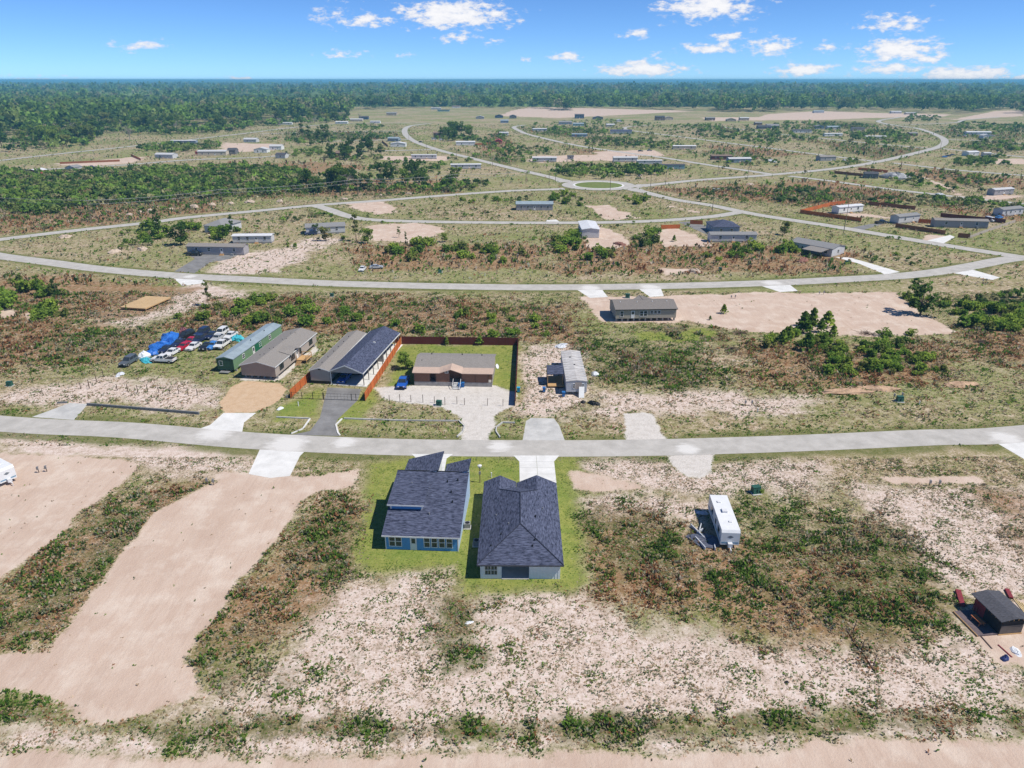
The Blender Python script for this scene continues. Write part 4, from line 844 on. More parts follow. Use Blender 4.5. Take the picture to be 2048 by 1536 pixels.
def gable(t, W, D, z0, eave, rise, ridge, wallm, roofm, ov=.3, trim=None, thick=.14, x0=None, roofname='roof', wallname='wall', cx=0.0, y0=0.0, gablem=None):
    """walls with gables plus a two-slope roof; footprint x in cx±W/2, y in y0..y0+D"""
    xa, xb, ya, yb = cx-W/2, cx+W/2, y0, y0+D; mb = MB(); rz = eave+rise
    if ridge == 'x':
        ym = (ya+yb)/2
        mb.quad((xa,ya,z0),(xb,ya,z0),(xb,ya,eave),(xa,ya,eave)); mb.quad((xb,yb,z0),(xa,yb,z0),(xa,yb,eave),(xb,yb,eave))
        mb.poly([(xb,ya,z0),(xb,yb,z0),(xb,yb,eave),(xb,ym,rz),(xb,ya,eave)]); mb.poly([(xa,yb,z0),(xa,ya,z0),(xa,ya,eave),(xa,ym,rz),(xa,yb,eave)])
        k = rise/(D/2); e = eave-ov*k+.05; r = rz+.05
        roof = MB().slab([(xa-ov,ya-ov,e),(xb+ov,ya-ov,e),(xb+ov,ym,r),(xa-ov,ym,r)], thick).slab([(xa-ov,ym+.01,r),(xb+ov,ym+.01,r),(xb+ov,yb+ov,e),(xa-ov,yb+ov,e)], thick)
    else:
        xm = (xa+xb)/2
        mb.quad((xb,ya,z0),(xb,yb,z0),(xb,yb,eave),(xb,ya,eave)); mb.quad((xa,yb,z0),(xa,ya,z0),(xa,ya,eave),(xa,yb,eave))
        mb.poly([(xa,ya,z0),(xb,ya,z0),(xb,ya,eave),(xm,ya,rz),(xa,ya,eave)]); mb.poly([(xb,yb,z0),(xa,yb,z0),(xa,yb,eave),(xm,yb,rz),(xb,yb,eave)])
        k = rise/(W/2); e = eave-ov*k+.05; r = rz+.05
        roof = MB().slab([(xa-ov,ya-ov,e),(xm,ya-ov,r),(xm,yb+ov,r),(xa-ov,yb+ov,e)], thick).slab([(xm+.01,ya-ov,r),(xb+ov,ya-ov,e),(xb+ov,yb+ov,e),(xm+.01,yb+ov,r)], thick)
    mb.quad((xa,ya,z0),(xa,yb,z0),(xb,yb,z0),(xb,ya,z0))
    w = part(wallname, mb, wallm, t); rf = part(roofname, roof, roofm, t)
    if trim is not None:
        f = MB()
        if ridge == 'y':
            for s in (-1, 1):
                X = xb+ov+.012 if s > 0 else xa-ov-.012; f.box(min(X, X-.03*s), max(X, X-.03*s)+.0, ya-ov, yb+ov, e-thick-.06, e+.01)
                f.hexa([(xm,ya-ov-.03,r-thick-.05),(X,ya-ov-.03,e-thick-.05),(X,ya-ov-.005,e-thick-.05),(xm,ya-ov-.005,r-thick-.05),(xm,ya-ov-.03,r+.01),(X,ya-ov-.03,e+.01),(X,ya-ov-.005,e+.01),(xm,ya-ov-.005,r+.01)])
        else:
            f.box(xa-ov, xb+ov, ya-ov-.03, ya-ov-.004, e-thick-.06, e+.01)
        part('fascia', f, trim, rf)
    return w, rf
def vents(t, pts, m, r=.12, h=.3):
    for (x, y, z) in pts: part('vent', MB().tube((x,y,z-.1), (x,y,z+h), r, r*.9, 7), m, t)
def piers(t, W, D, z1, m, n=7, rows=(0.04, .5, .96)):
    for a in rows:
        for i in range(n): x = -W/2+.3+(W-.6)*i/(n-1); y = .3+(D-.6)*a; part('pier', MB().box(x-.2, x+.2, y-.2, y+.2, -.02, z1), m, t)
def front_px(l, r, zl=0):
    a = np.array(G(*l, zl)); b = np.array(G(*r, zl)); m = (a+b)/2; d = b-a
    return m, float(np.linalg.norm(d)), math.atan2(d[1], d[0])
def footprint(t, W, D, y0=0.0):
    c, s = math.cos(t.rotation_euler[2]), math.sin(t.rotation_euler[2]); X, Y = t.location[0], t.location[1]
    FOOTPRINTS.append([(X+c*x-s*y, Y+s*x+c*y) for x, y in ((-W/2,y0),(W/2,y0),(W/2,D),(-W/2,D))])
BLK = mat('concrete_block', (.33,.32,.31), rough=.9, var=.2, scale=3); DARK = mat('black_metal', (.015,.015,.016), rough=.5, var=.2); STEEL = mat('grey_steel', (.30,.30,.30), rough=.5, var=.15, metal=.3)
WOODN = mat('new_lumber', (.50,.31,.14), rough=.8, var=.15, scale=4, stretch=(1,8,1)); PLY = mat('plywood', (.52,.36,.19), rough=.85, var=.12, scale=2.5, stretch=(1,4,1), rnd=.05)

# ---- the blue house in the foreground
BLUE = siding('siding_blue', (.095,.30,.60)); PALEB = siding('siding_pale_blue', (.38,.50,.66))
mid, Wb, ang = front_px((772,1098), (917,1103)); t = thing('blue_house', 'blue new house with navy shingle roof and a raised shed dormer', 'house', mid, ang); Db = 16.5; footprint(t, Wb+.3, Db)
hw = Wb/2; EV = 2.55; KR = .285; RY = 11.4; RZ = EV+KR*RY
w = MB(); w.quad((-hw,0,0),(hw,0,0),(hw,0,EV),(-hw,0,EV)); w.poly([(-hw,RY,0),(-hw,0,0),(-hw,0,EV),(-hw,RY,RZ)]); w.quad((-hw,RY,0),(-hw,RY,RZ),(hw,RY,RZ),(hw,RY,0))
part('wall', w, BLUE, t)
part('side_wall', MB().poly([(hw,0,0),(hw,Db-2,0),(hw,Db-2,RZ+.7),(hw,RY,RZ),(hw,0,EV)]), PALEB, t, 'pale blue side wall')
o = .38
rf = part('roof', MB().slab([(-hw-o,-o,EV-KR*o+.06),(hw+.3,-o,EV-KR*o+.06),(hw+.3,RY+.15,RZ+.1),(-hw-o,RY+.15,RZ+.1)], .16), SH_NAVY, t)
part('fascia', MB().box(-hw-o, hw+.3, -o-.035, -o-.004, EV-KR*o-.14, EV-KR*o+.07), WHITE, rf)
# rear shed roofs towards the street, high on the right
part('garage_roof', MB().slab([(-hw+.2,RY-.1,RZ-1.1),(.85,RY-.1,RZ+.55),(.85,Db+.6,RZ+.55),(-hw+.2,Db+.6,RZ-1.1)], .16), SH_NAVY2, t)
part('garage_wall', MB().hexa([(-hw+.5,RY+.02,0),(.5,RY+.02,0),(.5,Db,0),(-hw+.5,Db,0),(-hw+.5,RY+.02,RZ-1.25),(.5,RY+.02,RZ+.25),(.5,Db,RZ+.25),(-hw+.5,Db,RZ-1.25)]), WHITE, t)
part('entry_roof', MB().slab([(1.5,RY-.1,RZ-.55),(hw+.3,RY-.1,RZ+.62),(hw+.3,Db-1.6,RZ+.62),(1.5,Db-1.6,RZ-.55)], .16), SH_NAVY2, t)
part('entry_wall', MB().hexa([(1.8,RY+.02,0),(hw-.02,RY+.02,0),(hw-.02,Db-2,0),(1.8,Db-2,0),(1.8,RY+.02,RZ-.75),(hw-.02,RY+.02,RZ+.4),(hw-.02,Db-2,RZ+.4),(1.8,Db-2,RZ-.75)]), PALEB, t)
part('corner_trim', MB().box(hw-.1, hw+.03, -.03, .1, 0, EV).box(-hw-.03, -hw+.1, -.03, .1, 0, EV), WHITE, t)
# raised dormer flush with the left wall
dy, dz = 4.3, EV+KR*4.3+.95; dx = -.55; kd = .13; dl = .95/(KR-kd)
zm = lambda y: EV+KR*y+.02
part('dormer_wall', MB().box(-hw-.02, dx, dy, dy+.2, EV+.6, dz), BLUE, t)
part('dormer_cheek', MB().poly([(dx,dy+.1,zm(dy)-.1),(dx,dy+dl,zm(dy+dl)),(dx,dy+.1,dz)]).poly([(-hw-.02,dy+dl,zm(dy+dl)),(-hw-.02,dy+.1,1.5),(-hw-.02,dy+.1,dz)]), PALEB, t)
part('dormer_trim', MB().box(-hw-.08, -hw+.14, dy-.03, dy-.003, EV+1.1, dz).box(dx-.14, dx+.02, dy-.03, dy-.003, EV+1.1, dz), WHITE, t)
dr = part('dormer_roof', MB().slab([(-hw-.42,dy-.4,dz-.02),(dx+.35,dy-.4,dz-.02),(dx+.35,dy+dl*.75,dz+kd*dl*.75),(dx-.9,dy+dl+.4,dz+kd*(dl+.2)),(-hw-.42,dy+dl+.4,dz+kd*(dl+.2))], .14), SH_NAVY, t)
part('dormer_fascia', MB().box(-hw-.42, dx+.35, dy-.435, dy-.404, dz-.2, dz), WHITE, dr)
for u in (-hw+.95, -hw+1.85): window(t, 'F', Wb, Db, u, .62, .74, 1.5)
door(t, 'F', Wb, Db, -1.15, .05, .92, 2.1)
for u in (.18, 1.22, 2.26, 3.30): window(t, 'F', Wb, Db, u+.55, .62, .72, 1.5)
part('ridge_cap', MB().tube((-hw-o,RY+.15,RZ+.1),(hw+.3,RY+.15,RZ+.1),.09,.09,5), DARK, rf)
vents(t, [(-2.8,RY*.78,EV+KR*RY*.78+.1),(.6,RY*.3,EV+KR*RY*.3+.1)], STEEL, .09, .3)
vents(t, [(2.4,RY*.83,EV+KR*RY*.83+.1),(3.9,RY*.86,EV+KR*RY*.86+.1),(3.2,RY*.66,EV+KR*RY*.66+.1),(3.6,RY*.5,EV+KR*RY*.5+.1)], DARK, .11, .3)
def ac_unit(loc, rz, lab):
    a = thing('air_conditioner', lab, 'air conditioner', loc, rz); part('pad', MB().box(-.55,.55,-.55,.55,0,.08), CONC_G, a)
    part('casing', MB().box(-.42,.42,-.42,.42,.08,.85), STEEL, a); part('fan_grille', MB().tube((0,0,.852),(0,0,.89),.34,.3,12), DARK, a)
ac_unit((*G(935,1055), 0), .0, 'grey air conditioner beside the pale right wall of the blue house')
# ---- the white house with the hip roof
mid, Ww, ang = front_px((961,1157), (1120,1158)); t = thing('white_house', 'white board house with navy hip roof and recessed back porch', 'house', mid, ang); Dw = 17.2; footprint(t, Ww+.3, Dw)
BB = mat('board_batten_white', (.74,.76,.78), rough=.6, var=.04); hw = Ww/2; EV = 2.62; o = .42; K = .455
p0, p1, pd = -hw+2.75, -hw+6.35, 2.6   # porch opening
w = MB(); w.quad((-hw,0,0),(p0,0,0),(p0,0,EV),(-hw,0,EV)); w.quad((p1,0,0),(hw,0,0),(hw,0,EV),(p1,0,EV)); w.quad((hw,0,0),(hw,Dw,0),(hw,Dw,EV),(hw,0,EV)); w.quad((-hw,Dw,0),(-hw,0,0),(-hw,0,EV),(-hw,Dw,EV)); w.quad((hw,Dw,0),(-hw,Dw,0),(-hw,Dw,EV),(hw,Dw,EV))
w.quad((p0,0,0),(p0,pd,0),(p0,pd,EV),(p0,0,EV)); w.quad((p1,pd,0),(p1,0,0),(p1,0,EV),(p1,pd,EV)); w.quad((p0,pd,0),(p1,pd,0),(p1,pd,EV),(p0,pd,EV)); part('wall', w, BB, t)
bt = MB()
for a, b in ((-hw, p0), (p1, hw)):
    x = a+.2
    while x < b-.1: bt.box(x-.022, x+.022, -.03, -.002, .02, EV); x += .4
part('batten', bt, BB, t)
part('porch_floor', MB().box(p0+.01, p1-.01, -.15, pd-.01, 0, .1), CONC_G, t); part('porch_beam', MB().box(p0, p1, -.03, .12, EV-.28, EV-.01), WHITE, t)
part('porch_ceiling', MB().box(p0+.02, p1-.02, .13, pd-.02, EV-.1, EV-.04), WHITE, t)
xr0, xr1 = -hw-o, hw+o; ye = -o; HWD = hw+o; RZ = EV-K*o+K*HWD+.05; e = EV-K*o+.05; yr = ye+HWD; ry1 = 13.1
yn = ry1+HWD
part('hip_face', MB().slab([(xr0,ye,e),(xr1,ye,e),(0,yr,RZ)], .16), SH_NAVY, t)
rf = part('roof', MB().slab([(xr1,ye,e),(xr1,yn,e),(0,ry1,RZ),(0,yr,RZ)], .16).slab([(xr0,yn,e),(xr0,ye,e),(0,yr,RZ),(0,ry1,RZ)], .16).slab([(xr1,yn,e),(xr0,yn,e),(0,ry1,RZ)], .16), SH_NAVY2, t)
for xc, hwg, yb, ys_ in ((-hw-o+2.5, 2.5, 20.2, 14.6), (hw+o-3.1, 3.1, 19.9, 13.9)):
    zt = e+K*hwg+.03
    part('gable_roof', MB().slab([(xc-hwg,ys_,e+.03),(xc,ys_,zt),(xc,yb,zt),(xc-hwg,yb,e+.03)], .14).slab([(xc,ys_,zt),(xc+hwg,ys_,e+.03),(xc+hwg,yb,e+.03),(xc,yb,zt)], .14), SH_NAVY2, t)
    part('gable_wall', MB().hexa([(xc-hwg+.45,Dw-.02,0),(xc+hwg-.45,Dw-.02,0),(xc+hwg-.45,yb-.4,0),(xc-hwg+.45,yb-.4,0),(xc-hwg+.45,Dw-.02,EV),(xc+hwg-.45,Dw-.02,EV),(xc+hwg-.45,yb-.4,EV),(xc-hwg+.45,yb-.4,EV)]).poly([(xc+hwg-.45,yb-.4,EV),(xc-hwg+.45,yb-.4,EV),(xc,yb-.4,zt-.16)]), BB, t)
CAPM = shingle('shingle_cap', (.012,.014,.026), (.05,.056,.085))
for a_, b_ in (((0,yr,RZ),(0,ry1,RZ)),((xr0,ye,e),(0,yr,RZ)),((xr1,ye,e),(0,yr,RZ)),((0,ry1,RZ),(-3.1,ry1+3.1,RZ-3.1*K)),((0,ry1,RZ),(2.6,ry1+2.6,RZ-2.6*K))): part('ridge_cap', MB().tube(a_, b_, .09, .09, 5), CAPM, rf)
vents(t, [(-1.6,6.2,RZ-1.6*K-.1),(3.2,11.0,RZ-3.2*K-.1),(-3.4,9.4,RZ-3.4*K-.1)], STEEL, .09, .3)
part('fascia', MB().box(xr0, xr1, ye-.035, ye-.004, e-.2, e+.005), SH_DARK, rf)
for u in (-hw+.95, -hw+1.8): window(t, 'F', Ww, Dw, u, .68, .74, 1.4)
dd = MB().box(p0+.3, p0+1.2, pd-.06, pd-.01, .1, 2.15); part('back_door', dd, WHITE, t)
pw = part('porch_window', MB().box(p0+1.5, p1-.3, pd-.05, pd-.01, .9, 2.0), WHITE, t); part('pane', MB().box(p0+1.6, p1-.4, pd-.07, pd-.055, 1.0, 1.9), GLASS, pw)
vents(t, [(-2.6,4.3,e+K*2.9),(1.6,2.1,e+K*2.45),(2.1,8.2,e+K*3.6),(1.9,2.9,e+K*3.2),(-3.9,2.6,e+K*1.5)], DARK, .11, .28)
ac_unit((*G(953,1090), 0), 0, 'grey air conditioner in the shade left of the white house')
# ---- row across the road
def long_home(name, label, l, r, D, floor, eave, rise, wallm, roofm, ridge='y', ov=.25, trim=None, wz=0.0, skirt=None, npiers=0):
    mid, W_, ang = front_px(l, r, wz); t = thing(name, label, 'mobile home', mid, ang); footprint(t, W_+.6, D+.3)
    gable(t, W_, D, floor, eave, rise, ridge, wallm, roofm, ov, trim)
    if skirt: part('skirting', MB().box(-W_/2+.05, W_/2-.05, .05, D-.05, 0, floor-.004), skirt, t)
    if npiers: piers(t, W_, D, floor-.004, BLK, npiers)
    return t, W_
GREENS_ = siding('siding_green', (.16,.27,.15)); t, W_ = long_home('mobile_home', 'green single-wide mobile home with pale blue metal roof beside the parked cars', (437,744), (470,746), 24, .7, 3.3, .45, GREENS_, M_BLUE, ov=.12, npiers=4)
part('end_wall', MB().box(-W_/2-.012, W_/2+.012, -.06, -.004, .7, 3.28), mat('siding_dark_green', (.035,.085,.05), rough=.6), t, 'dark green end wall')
window(t, 'F', W_, 24, -1.0, 1.7, .7, 1.0)
for u in (4.5, 12.5, 17.5): window(t, 'R', W_, 24, u, 1.9, .9, .9)
part('door_panel', fbox(MB(), 'R', W_, 24, 10.0, 13.2, .003, .05, .8, 3.1), mat('siding_teal', (.02,.14,.07), rough=.6), t)
door(t, 'R', W_, 24, 9.2, .8); part('hitch_step', MB().box(-1.2, 1.0, -1.1, -.05, .3, .42), STEEL, t)
vents(t, [(.5,18,3.75),(.6,11,3.75)], DARK, .1, .25)
TANS = siding('siding_tan', (.40,.345,.30)); TAND = siding('siding_mauve', (.31,.24,.205)); t, W_ = long_home('mobile_home', 'tan double-wide home on piers with taupe shingle roof and wooden steps', (485,757), (553,761), 22.5, .85, 3.25, 1.0, TANS, SH_TAUPE, trim=WHITE, npiers=6)
part('end_wall', MB().poly([(-W_/2,-.012,.85),(W_/2,-.012,.85),(W_/2,-.012,3.25),(0,-.012,4.25),(-W_/2,-.012,3.25)]), TAND, t, 'mauve brown gable end')
for u, n in ((2.6,2),(8.4,2),(13.0,1),(18.5,2)):
    for i in range(n): window(t, 'R', W_, 22.5, u+i*1.0, 1.55, .8, 1.3, DARK)
part('porch_gable', MB().slab([(W_/2-2.2,7.0,4.02),(W_/2+.7,7.0,3.25),(W_/2+.5,9.6,4.0),(W_/2-2.6,9.6,4.35)], .12).slab([(W_/2-2.6,9.6,4.35),(W_/2+.5,9.6,4.0),(W_/2+.7,12.2,3.25),(W_/2-2.2,12.2,4.02)], .12), SH_TAUPE, t)
vents(t, [(x,y,4.2-.25*abs(x)) for x, y in ((-.9,19),(.3,19),(-.9,14.5),(.1,14.5),(-1.2,8.5),(-.2,8.5),(-1.5,4.5),(-.5,4.5))], DARK, .1, .22)
door(t, 'R', W_, 22.5, 11.2, .95)
d = part('deck', MB().box(W_/2+.1, W_/2+2.6, 10.2, 13.4, .78, .9), WOODN, t); rl = MB()
for x, y in ((.2,10.3),(2.5,10.3),(2.5,13.3),(.2,13.3)): rl.box(W_/2+x-.06, W_/2+x+.06, y-.06, y+.06, 0, 1.85)
rl.box(W_/2+2.44, W_/2+2.54, 10.3, 13.3, 1.75, 1.85).box(W_/2+.2, W_/2+2.5, 13.24, 13.34, 1.75, 1.85).box(W_/2+2.44, W_/2+2.54, 10.3, 13.3, 1.3, 1.38); part('railing', rl, WOODN, d)
for i in range(5): part('step', MB().box(W_/2+.3, W_/2+1.5, 10.15-.3*(i+1), 10.12-.3*i, .68-.15*i-.05, .68-.15*i), WOODN, d)
# carport home
GREYS = siding('siding_grey', (.33,.31,.30)); t, W_ = long_home('mobile_home', 'grey single-wide home with dark skirting, joined by a navy carport', (623,767), (661,769), 24.5, .75, 3.2, .6, GREYS, SH_TAUPE, ov=.2, trim=WHITE, skirt=DARK)
vents(t, [(-.5,y,3.7) for y in (3,6.5,10,13,16.5,20)], DARK, .09, .2); part('gable_vent', MB().box(-.3,.3,-.03,-.004,3.25,3.5), DARK, t)
mid, Wc, ang = front_px((663,768), (726,772)); t = thing('carport', 'long open carport with navy shingle roof and white trim over a blue car', 'carport', mid, ang); Dc = 26; footprint(t, Wc+1, Dc+1)
cx_, ev = 0.0, 3.15; rise = 1.55; ovc = .25; xa, xb = -Wc/2, Wc/2
rf = part('roof', MB().slab([(xa-.2,-.5,ev),(0,-.5,ev+rise),(0,Dc,ev+rise),(xa-.2,Dc,ev)], .16).slab([(0,-.5,ev+rise),(xb+.4,-.5,ev-.05),(xb+.4,Dc,ev-.05),(0,Dc,ev+rise)], .16), SH_NAVY2, t)
part('gable', MB().poly([(xa,-.3,ev-.25),(xb,-.3,ev-.25),(xb,-.3,ev-.1),(0,-.3,ev+rise-.2),(xa,-.3,ev-.1)]), GREYS, t); part('fascia', MB().hexa([(0,-.54,ev+rise-.2),(xb+.42,-.54,ev-.25),(xb+.42,-.505,ev-.25),(0,-.505,ev+rise-.2),(0,-.54,ev+rise+.02),(xb+.42,-.54,ev-.03),(xb+.42,-.505,ev-.03),(0,-.505,ev+rise+.02)]).hexa([(xa-.22,-.54,ev-.2),(0,-.54,ev+rise-.2),(0,-.505,ev+rise-.2),(xa-.22,-.505,ev-.2),(xa-.22,-.54,ev+.02),(0,-.54,ev+rise+.02),(0,-.505,ev+rise+.02),(xa-.22,-.505,ev+.02)]).box(xb+.405, xb+.44, -.5, Dc, ev-.3, ev-.04).box(xa-.24, xa-.205, -.5, Dc, ev-.2, ev+.02), WHITE, rf)
part('floor', MB().box(xa-.1, xb+.9, -.4, Dc, 0, .09), CONC_W, t)
for i in range(9): part('post', MB().box(xb+.12, xb+.27, .1+i*3.1, .25+i*3.1, .09, ev-.2), WOODN if False else mat('grey_post', (.25,.22,.18), rough=.8), t)
part('post', MB().box(xa+.02, xa+.2, -.25, -.05, .09, ev-.2), WHITE, t); part('roof_vent', MB().box(.9,1.4,15,15.3,ev+rise-.55,ev+rise-.25), WHITE, rf)
part('rear_wall', MB().box(xa, xb, 14.0, 14.15, .09, ev), GREYS, t)
# porch house
mid, Wp, ang = front_px((829,771), (984,774)); t = thing('porch_house', 'brown roofed long house with screened front porch and white steps', 'house', mid, ang); Dp = 10.2; footprint(t, Wp+.5, Dp+.3)
PB = mat('porch_screen', (.20,.10,.065), rough=.8, var=.15, scale=3); TANR = mat('metal_tan', (.50,.37,.29), rough=.6, var=.06); SKG = mat('skirting_grey', (.31,.29,.275), rough=.8)
gable(t, Wp, Dp-1.9, .95, 3.55, 1.05, 'x', TANS, SH_TAUPE, .25, y0=1.9)
part('skirting', MB().box(-Wp/2, Wp/2, 0, Dp-.05, 0, .946), SKG, t)
part('porch_roof', MB().slab([(-Wp/2-.3,-.35,3.1),(-2.8,-.35,3.1),(-2.8,2.0,3.62),(-Wp/2-.3,2.0,3.62)], .1).slab([(2.0,-.35,3.1),(Wp/2+.3,-.35,3.1),(Wp/2+.3,2.0,3.62),(2.0,2.0,3.62)], .1).slab([(-2.8,-.36,3.12),(-.4,-.36,3.95),(-.4,2.6,4.25),(-2.8,2.0,3.66)], .1).slab([(-.4,-.36,3.95),(2.0,-.36,3.12),(2.0,2.0,3.66),(-.4,2.6,4.25)], .1), TANR, t)
for i, (a, b) in enumerate(((-Wp/2,-4.9),(-3.6,-.7),(1.9,4.7),(4.8,7.5))): part('screen', MB().box(a+.03, b-.03, .02, .08, .95, 3.05), PB, t)
for x in (-Wp/2+.05,-4.9,-3.6,-.7,1.8,4.75,7.5,Wp/2-.05): part('post', MB().box(x-.07, x+.07, 0, .14, .95, 3.06), mat('post_brown', (.12,.07,.05), rough=.8), t)
window(t, 'F', Wp, Dp, -1.3, 3.05, .55, .4); part('inner_wall', MB().box(-Wp/2+.1, Wp/2-.1, 1.7, 1.86, .95, 3.3), PB, t)
st = MB()
for i in range(5): st.box(.15, 1.65, -.35*(i+1), -.35*i-.03, .9-.17*i-.06, .9-.17*i)
steps = part('steps', st, WHITE, t); rl = MB()
for x in (.1, 1.7): rl.hexa([(x-.04,-1.9,.75),(x+.04,-1.9,.75),(x+.04,0,1.75),(x-.04,0,1.75),(x-.04,-1.9,.85),(x+.04,-1.9,.85),(x+.04,0,1.85),(x-.04,0,1.85)]).box(x-.04,x+.04,-1.9,-1.8,0,.85)
part('railing', rl, WHITE, steps)
vents(t, [(-5.6,8,4.2),(1.2,7.6,4.3),(5.6,7.2,4.35),(-7.2,4.2,4.0)], DARK, .12, .28)
part('satellite_dish', MB().tube((Wp/2+.3,4.2,2.9),(Wp/2+.9,3.9,3.2),.1,.55,10), WHITE, t)
# old white trailer with the shingled porch
OLDW = siding('siding_old_white', (.48,.50,.52)); t, W_ = long_home('mobile_home', 'old single-wide home with weathered white metal roof and shingled porch', (1132,790), (1173,790), 17.5, .7, 3.1, .25, OLDW, M_RUST, ov=.08, npiers=4)
for i in range(12): part('roof_seam', MB().box(-W_/2-.05, 0, .8+i*1.4, .88+i*1.4, 3.24, 3.27).box(.0, W_/2+.05, .8+i*1.4, .88+i*1.4, 3.24, 3.3), M_WHITE, t)
window(t, 'F', W_, 17.5, -.55, 1.6, .3, .9); window(t, 'F', W_, 17.5, 1.3, 1.6, .3, .9); part('front_panel', MB().box(-.35,1.05,-.03,-.003,1.4,2.9), TANS, t); vents(t, [(-.4,13,3.35),(.2,8.5,3.35)], DARK, .22, .12)
pr = part('porch_roof', MB().slab([(-W_/2-3.7,4.6,2.75),(-W_/2-.15,4.6,2.85),(-W_/2-.15,9.2,3.1),(-W_/2-3.7,9.2,3.0)], .14), SH_NAVY, t)
for x, y in ((-3.6,4.7),(-.4,4.7),(-3.6,9.0)): part('post', MB().box(-W_/2+x-.07,-W_/2+x+.07,y-.07,y+.07,0,2.75), WOODN, pr)
part('porch_deck', MB().box(-W_/2-3.6,-W_/2-.1,3.6,9.2,.3,.5), WOODN, t)
part('leaning_panel', MB().hexa([(.4,-1.5,0),(1.5,-1.5,0),(1.5,-1.42,0),(.4,-1.42,0),(.5,-.16,1.9),(1.6,-.16,1.9),(1.6,-.08,1.9),(.5,-.08,1.9)]), WHITE, t)
# tan double-wide on piers
t, W_ = long_home('mobile_home', 'tan double-wide home on block piers beside the wide sand lot', (1231,644), (1351,642), 9.2, .95, 3.55, 1.15, siding('siding_beige', (.37,.335,.27)), shingle('shingle_brown', (.15,.133,.12), (.25,.228,.21)), 'x', .3, DARK, npiers=11)
part('rear_gable', MB().slab([(-1.6,9.4,3.45),(0,9.5,4.75),(0,4.7,4.78),(-3.2,4.7,4.72)], .1).slab([(0,9.5,4.75),(1.6,9.4,3.45),(3.2,4.7,4.72),(0,4.7,4.78)], .1), MATS['shingle_brown'], t)
window(t, 'F', W_, 9.2, -6.6, 1.5, .8, 1.5); door(t, 'F', W_, 9.2, -3.6, 1.0, .95, 2.1)
for u in (-1.25,-.2): window(t, 'F', W_, 9.2, u, 1.55, .85, 1.4)
for u in (1.5,2.5,3.5): window(t, 'F', W_, 9.2, u, 2.2, .7, .75)
vents(t, [(-6.5,3.6,4.4),(-1.9,3.5,4.4),(2.3,3.6,4.4),(6.3,3.7,4.4)], WHITE, .14, .3)
# plywood platform
mid, Wq, ang = front_px((243,620), (290,623)); t = thing('platform', 'new plywood floor platform on wooden posts in a cleared lot', 'platform', mid, ang); Dq = 11.5; Wq = 8.2; footprint(t, Wq, Dq)
for i in range(3):
    for j in range(9): part('sheet', MB().box(-Wq/2+i*Wq/3+.015, -Wq/2+(i+1)*Wq/3-.015, j*Dq/9+.015, (j+1)*Dq/9-.015, .85, .88), PLY, t)
part('joist', MB().box(-Wq/2, Wq/2, .02, .1, .6, .846).box(Wq/2-.1, Wq/2, .1, Dq, .6, .846).box(-Wq/2,-Wq/2+.1,.1,Dq,.6,.846).box(-Wq/2,Wq/2,Dq-.1,Dq,.6,.846), WOODN, t)
for i in range(4):
    for j in range(5): part('post', MB().box(-Wq/2+.2+i*(Wq-.4)/3-.08, -Wq/2+.2+i*(Wq-.4)/3+.08, .2+j*(Dq-.5)/4, .36+j*(Dq-.5)/4, -.02, .84), WOODN, t)
# ---- homes beyond the second road and the far streets: px, py of the foot centre, photo width, depth m, eave m, rise, ridge, yaw deg, wall, roof, windows, label
SDG = lambda n, c: siding('siding_far_'+n, c)
CW = {'grey': (.34,.325,.33), 'dgrey': (.16,.155,.165), 'white': (.72,.72,.70), 'lgrey': (.54,.54,.54), 'blue': (.24,.30,.38), 'tan': (.44,.36,.28), 'brick': (.30,.14,.10), 'brown': (.19,.13,.10), 'teal': (.28,.42,.42), 'navy': (.07,.10,.17), 'redb': (.36,.07,.06), 'cream': (.55,.48,.38), 'dred': (.15,.05,.045)}
RF = {'taupe': SH_TAUPE, 'grey': SH_GREY, 'dark': SH_DARK, 'navy': SH_NAVY2, 'white': M_WHITE, 'bluem': M_BLUE, 'brown': mat('roof_brown', (.20,.14,.11), rough=.8), 'red': mat('roof_red', (.45,.05,.06), rough=.6), 'lgrey': mat('roof_light_grey', (.50,.50,.50), rough=.7)}
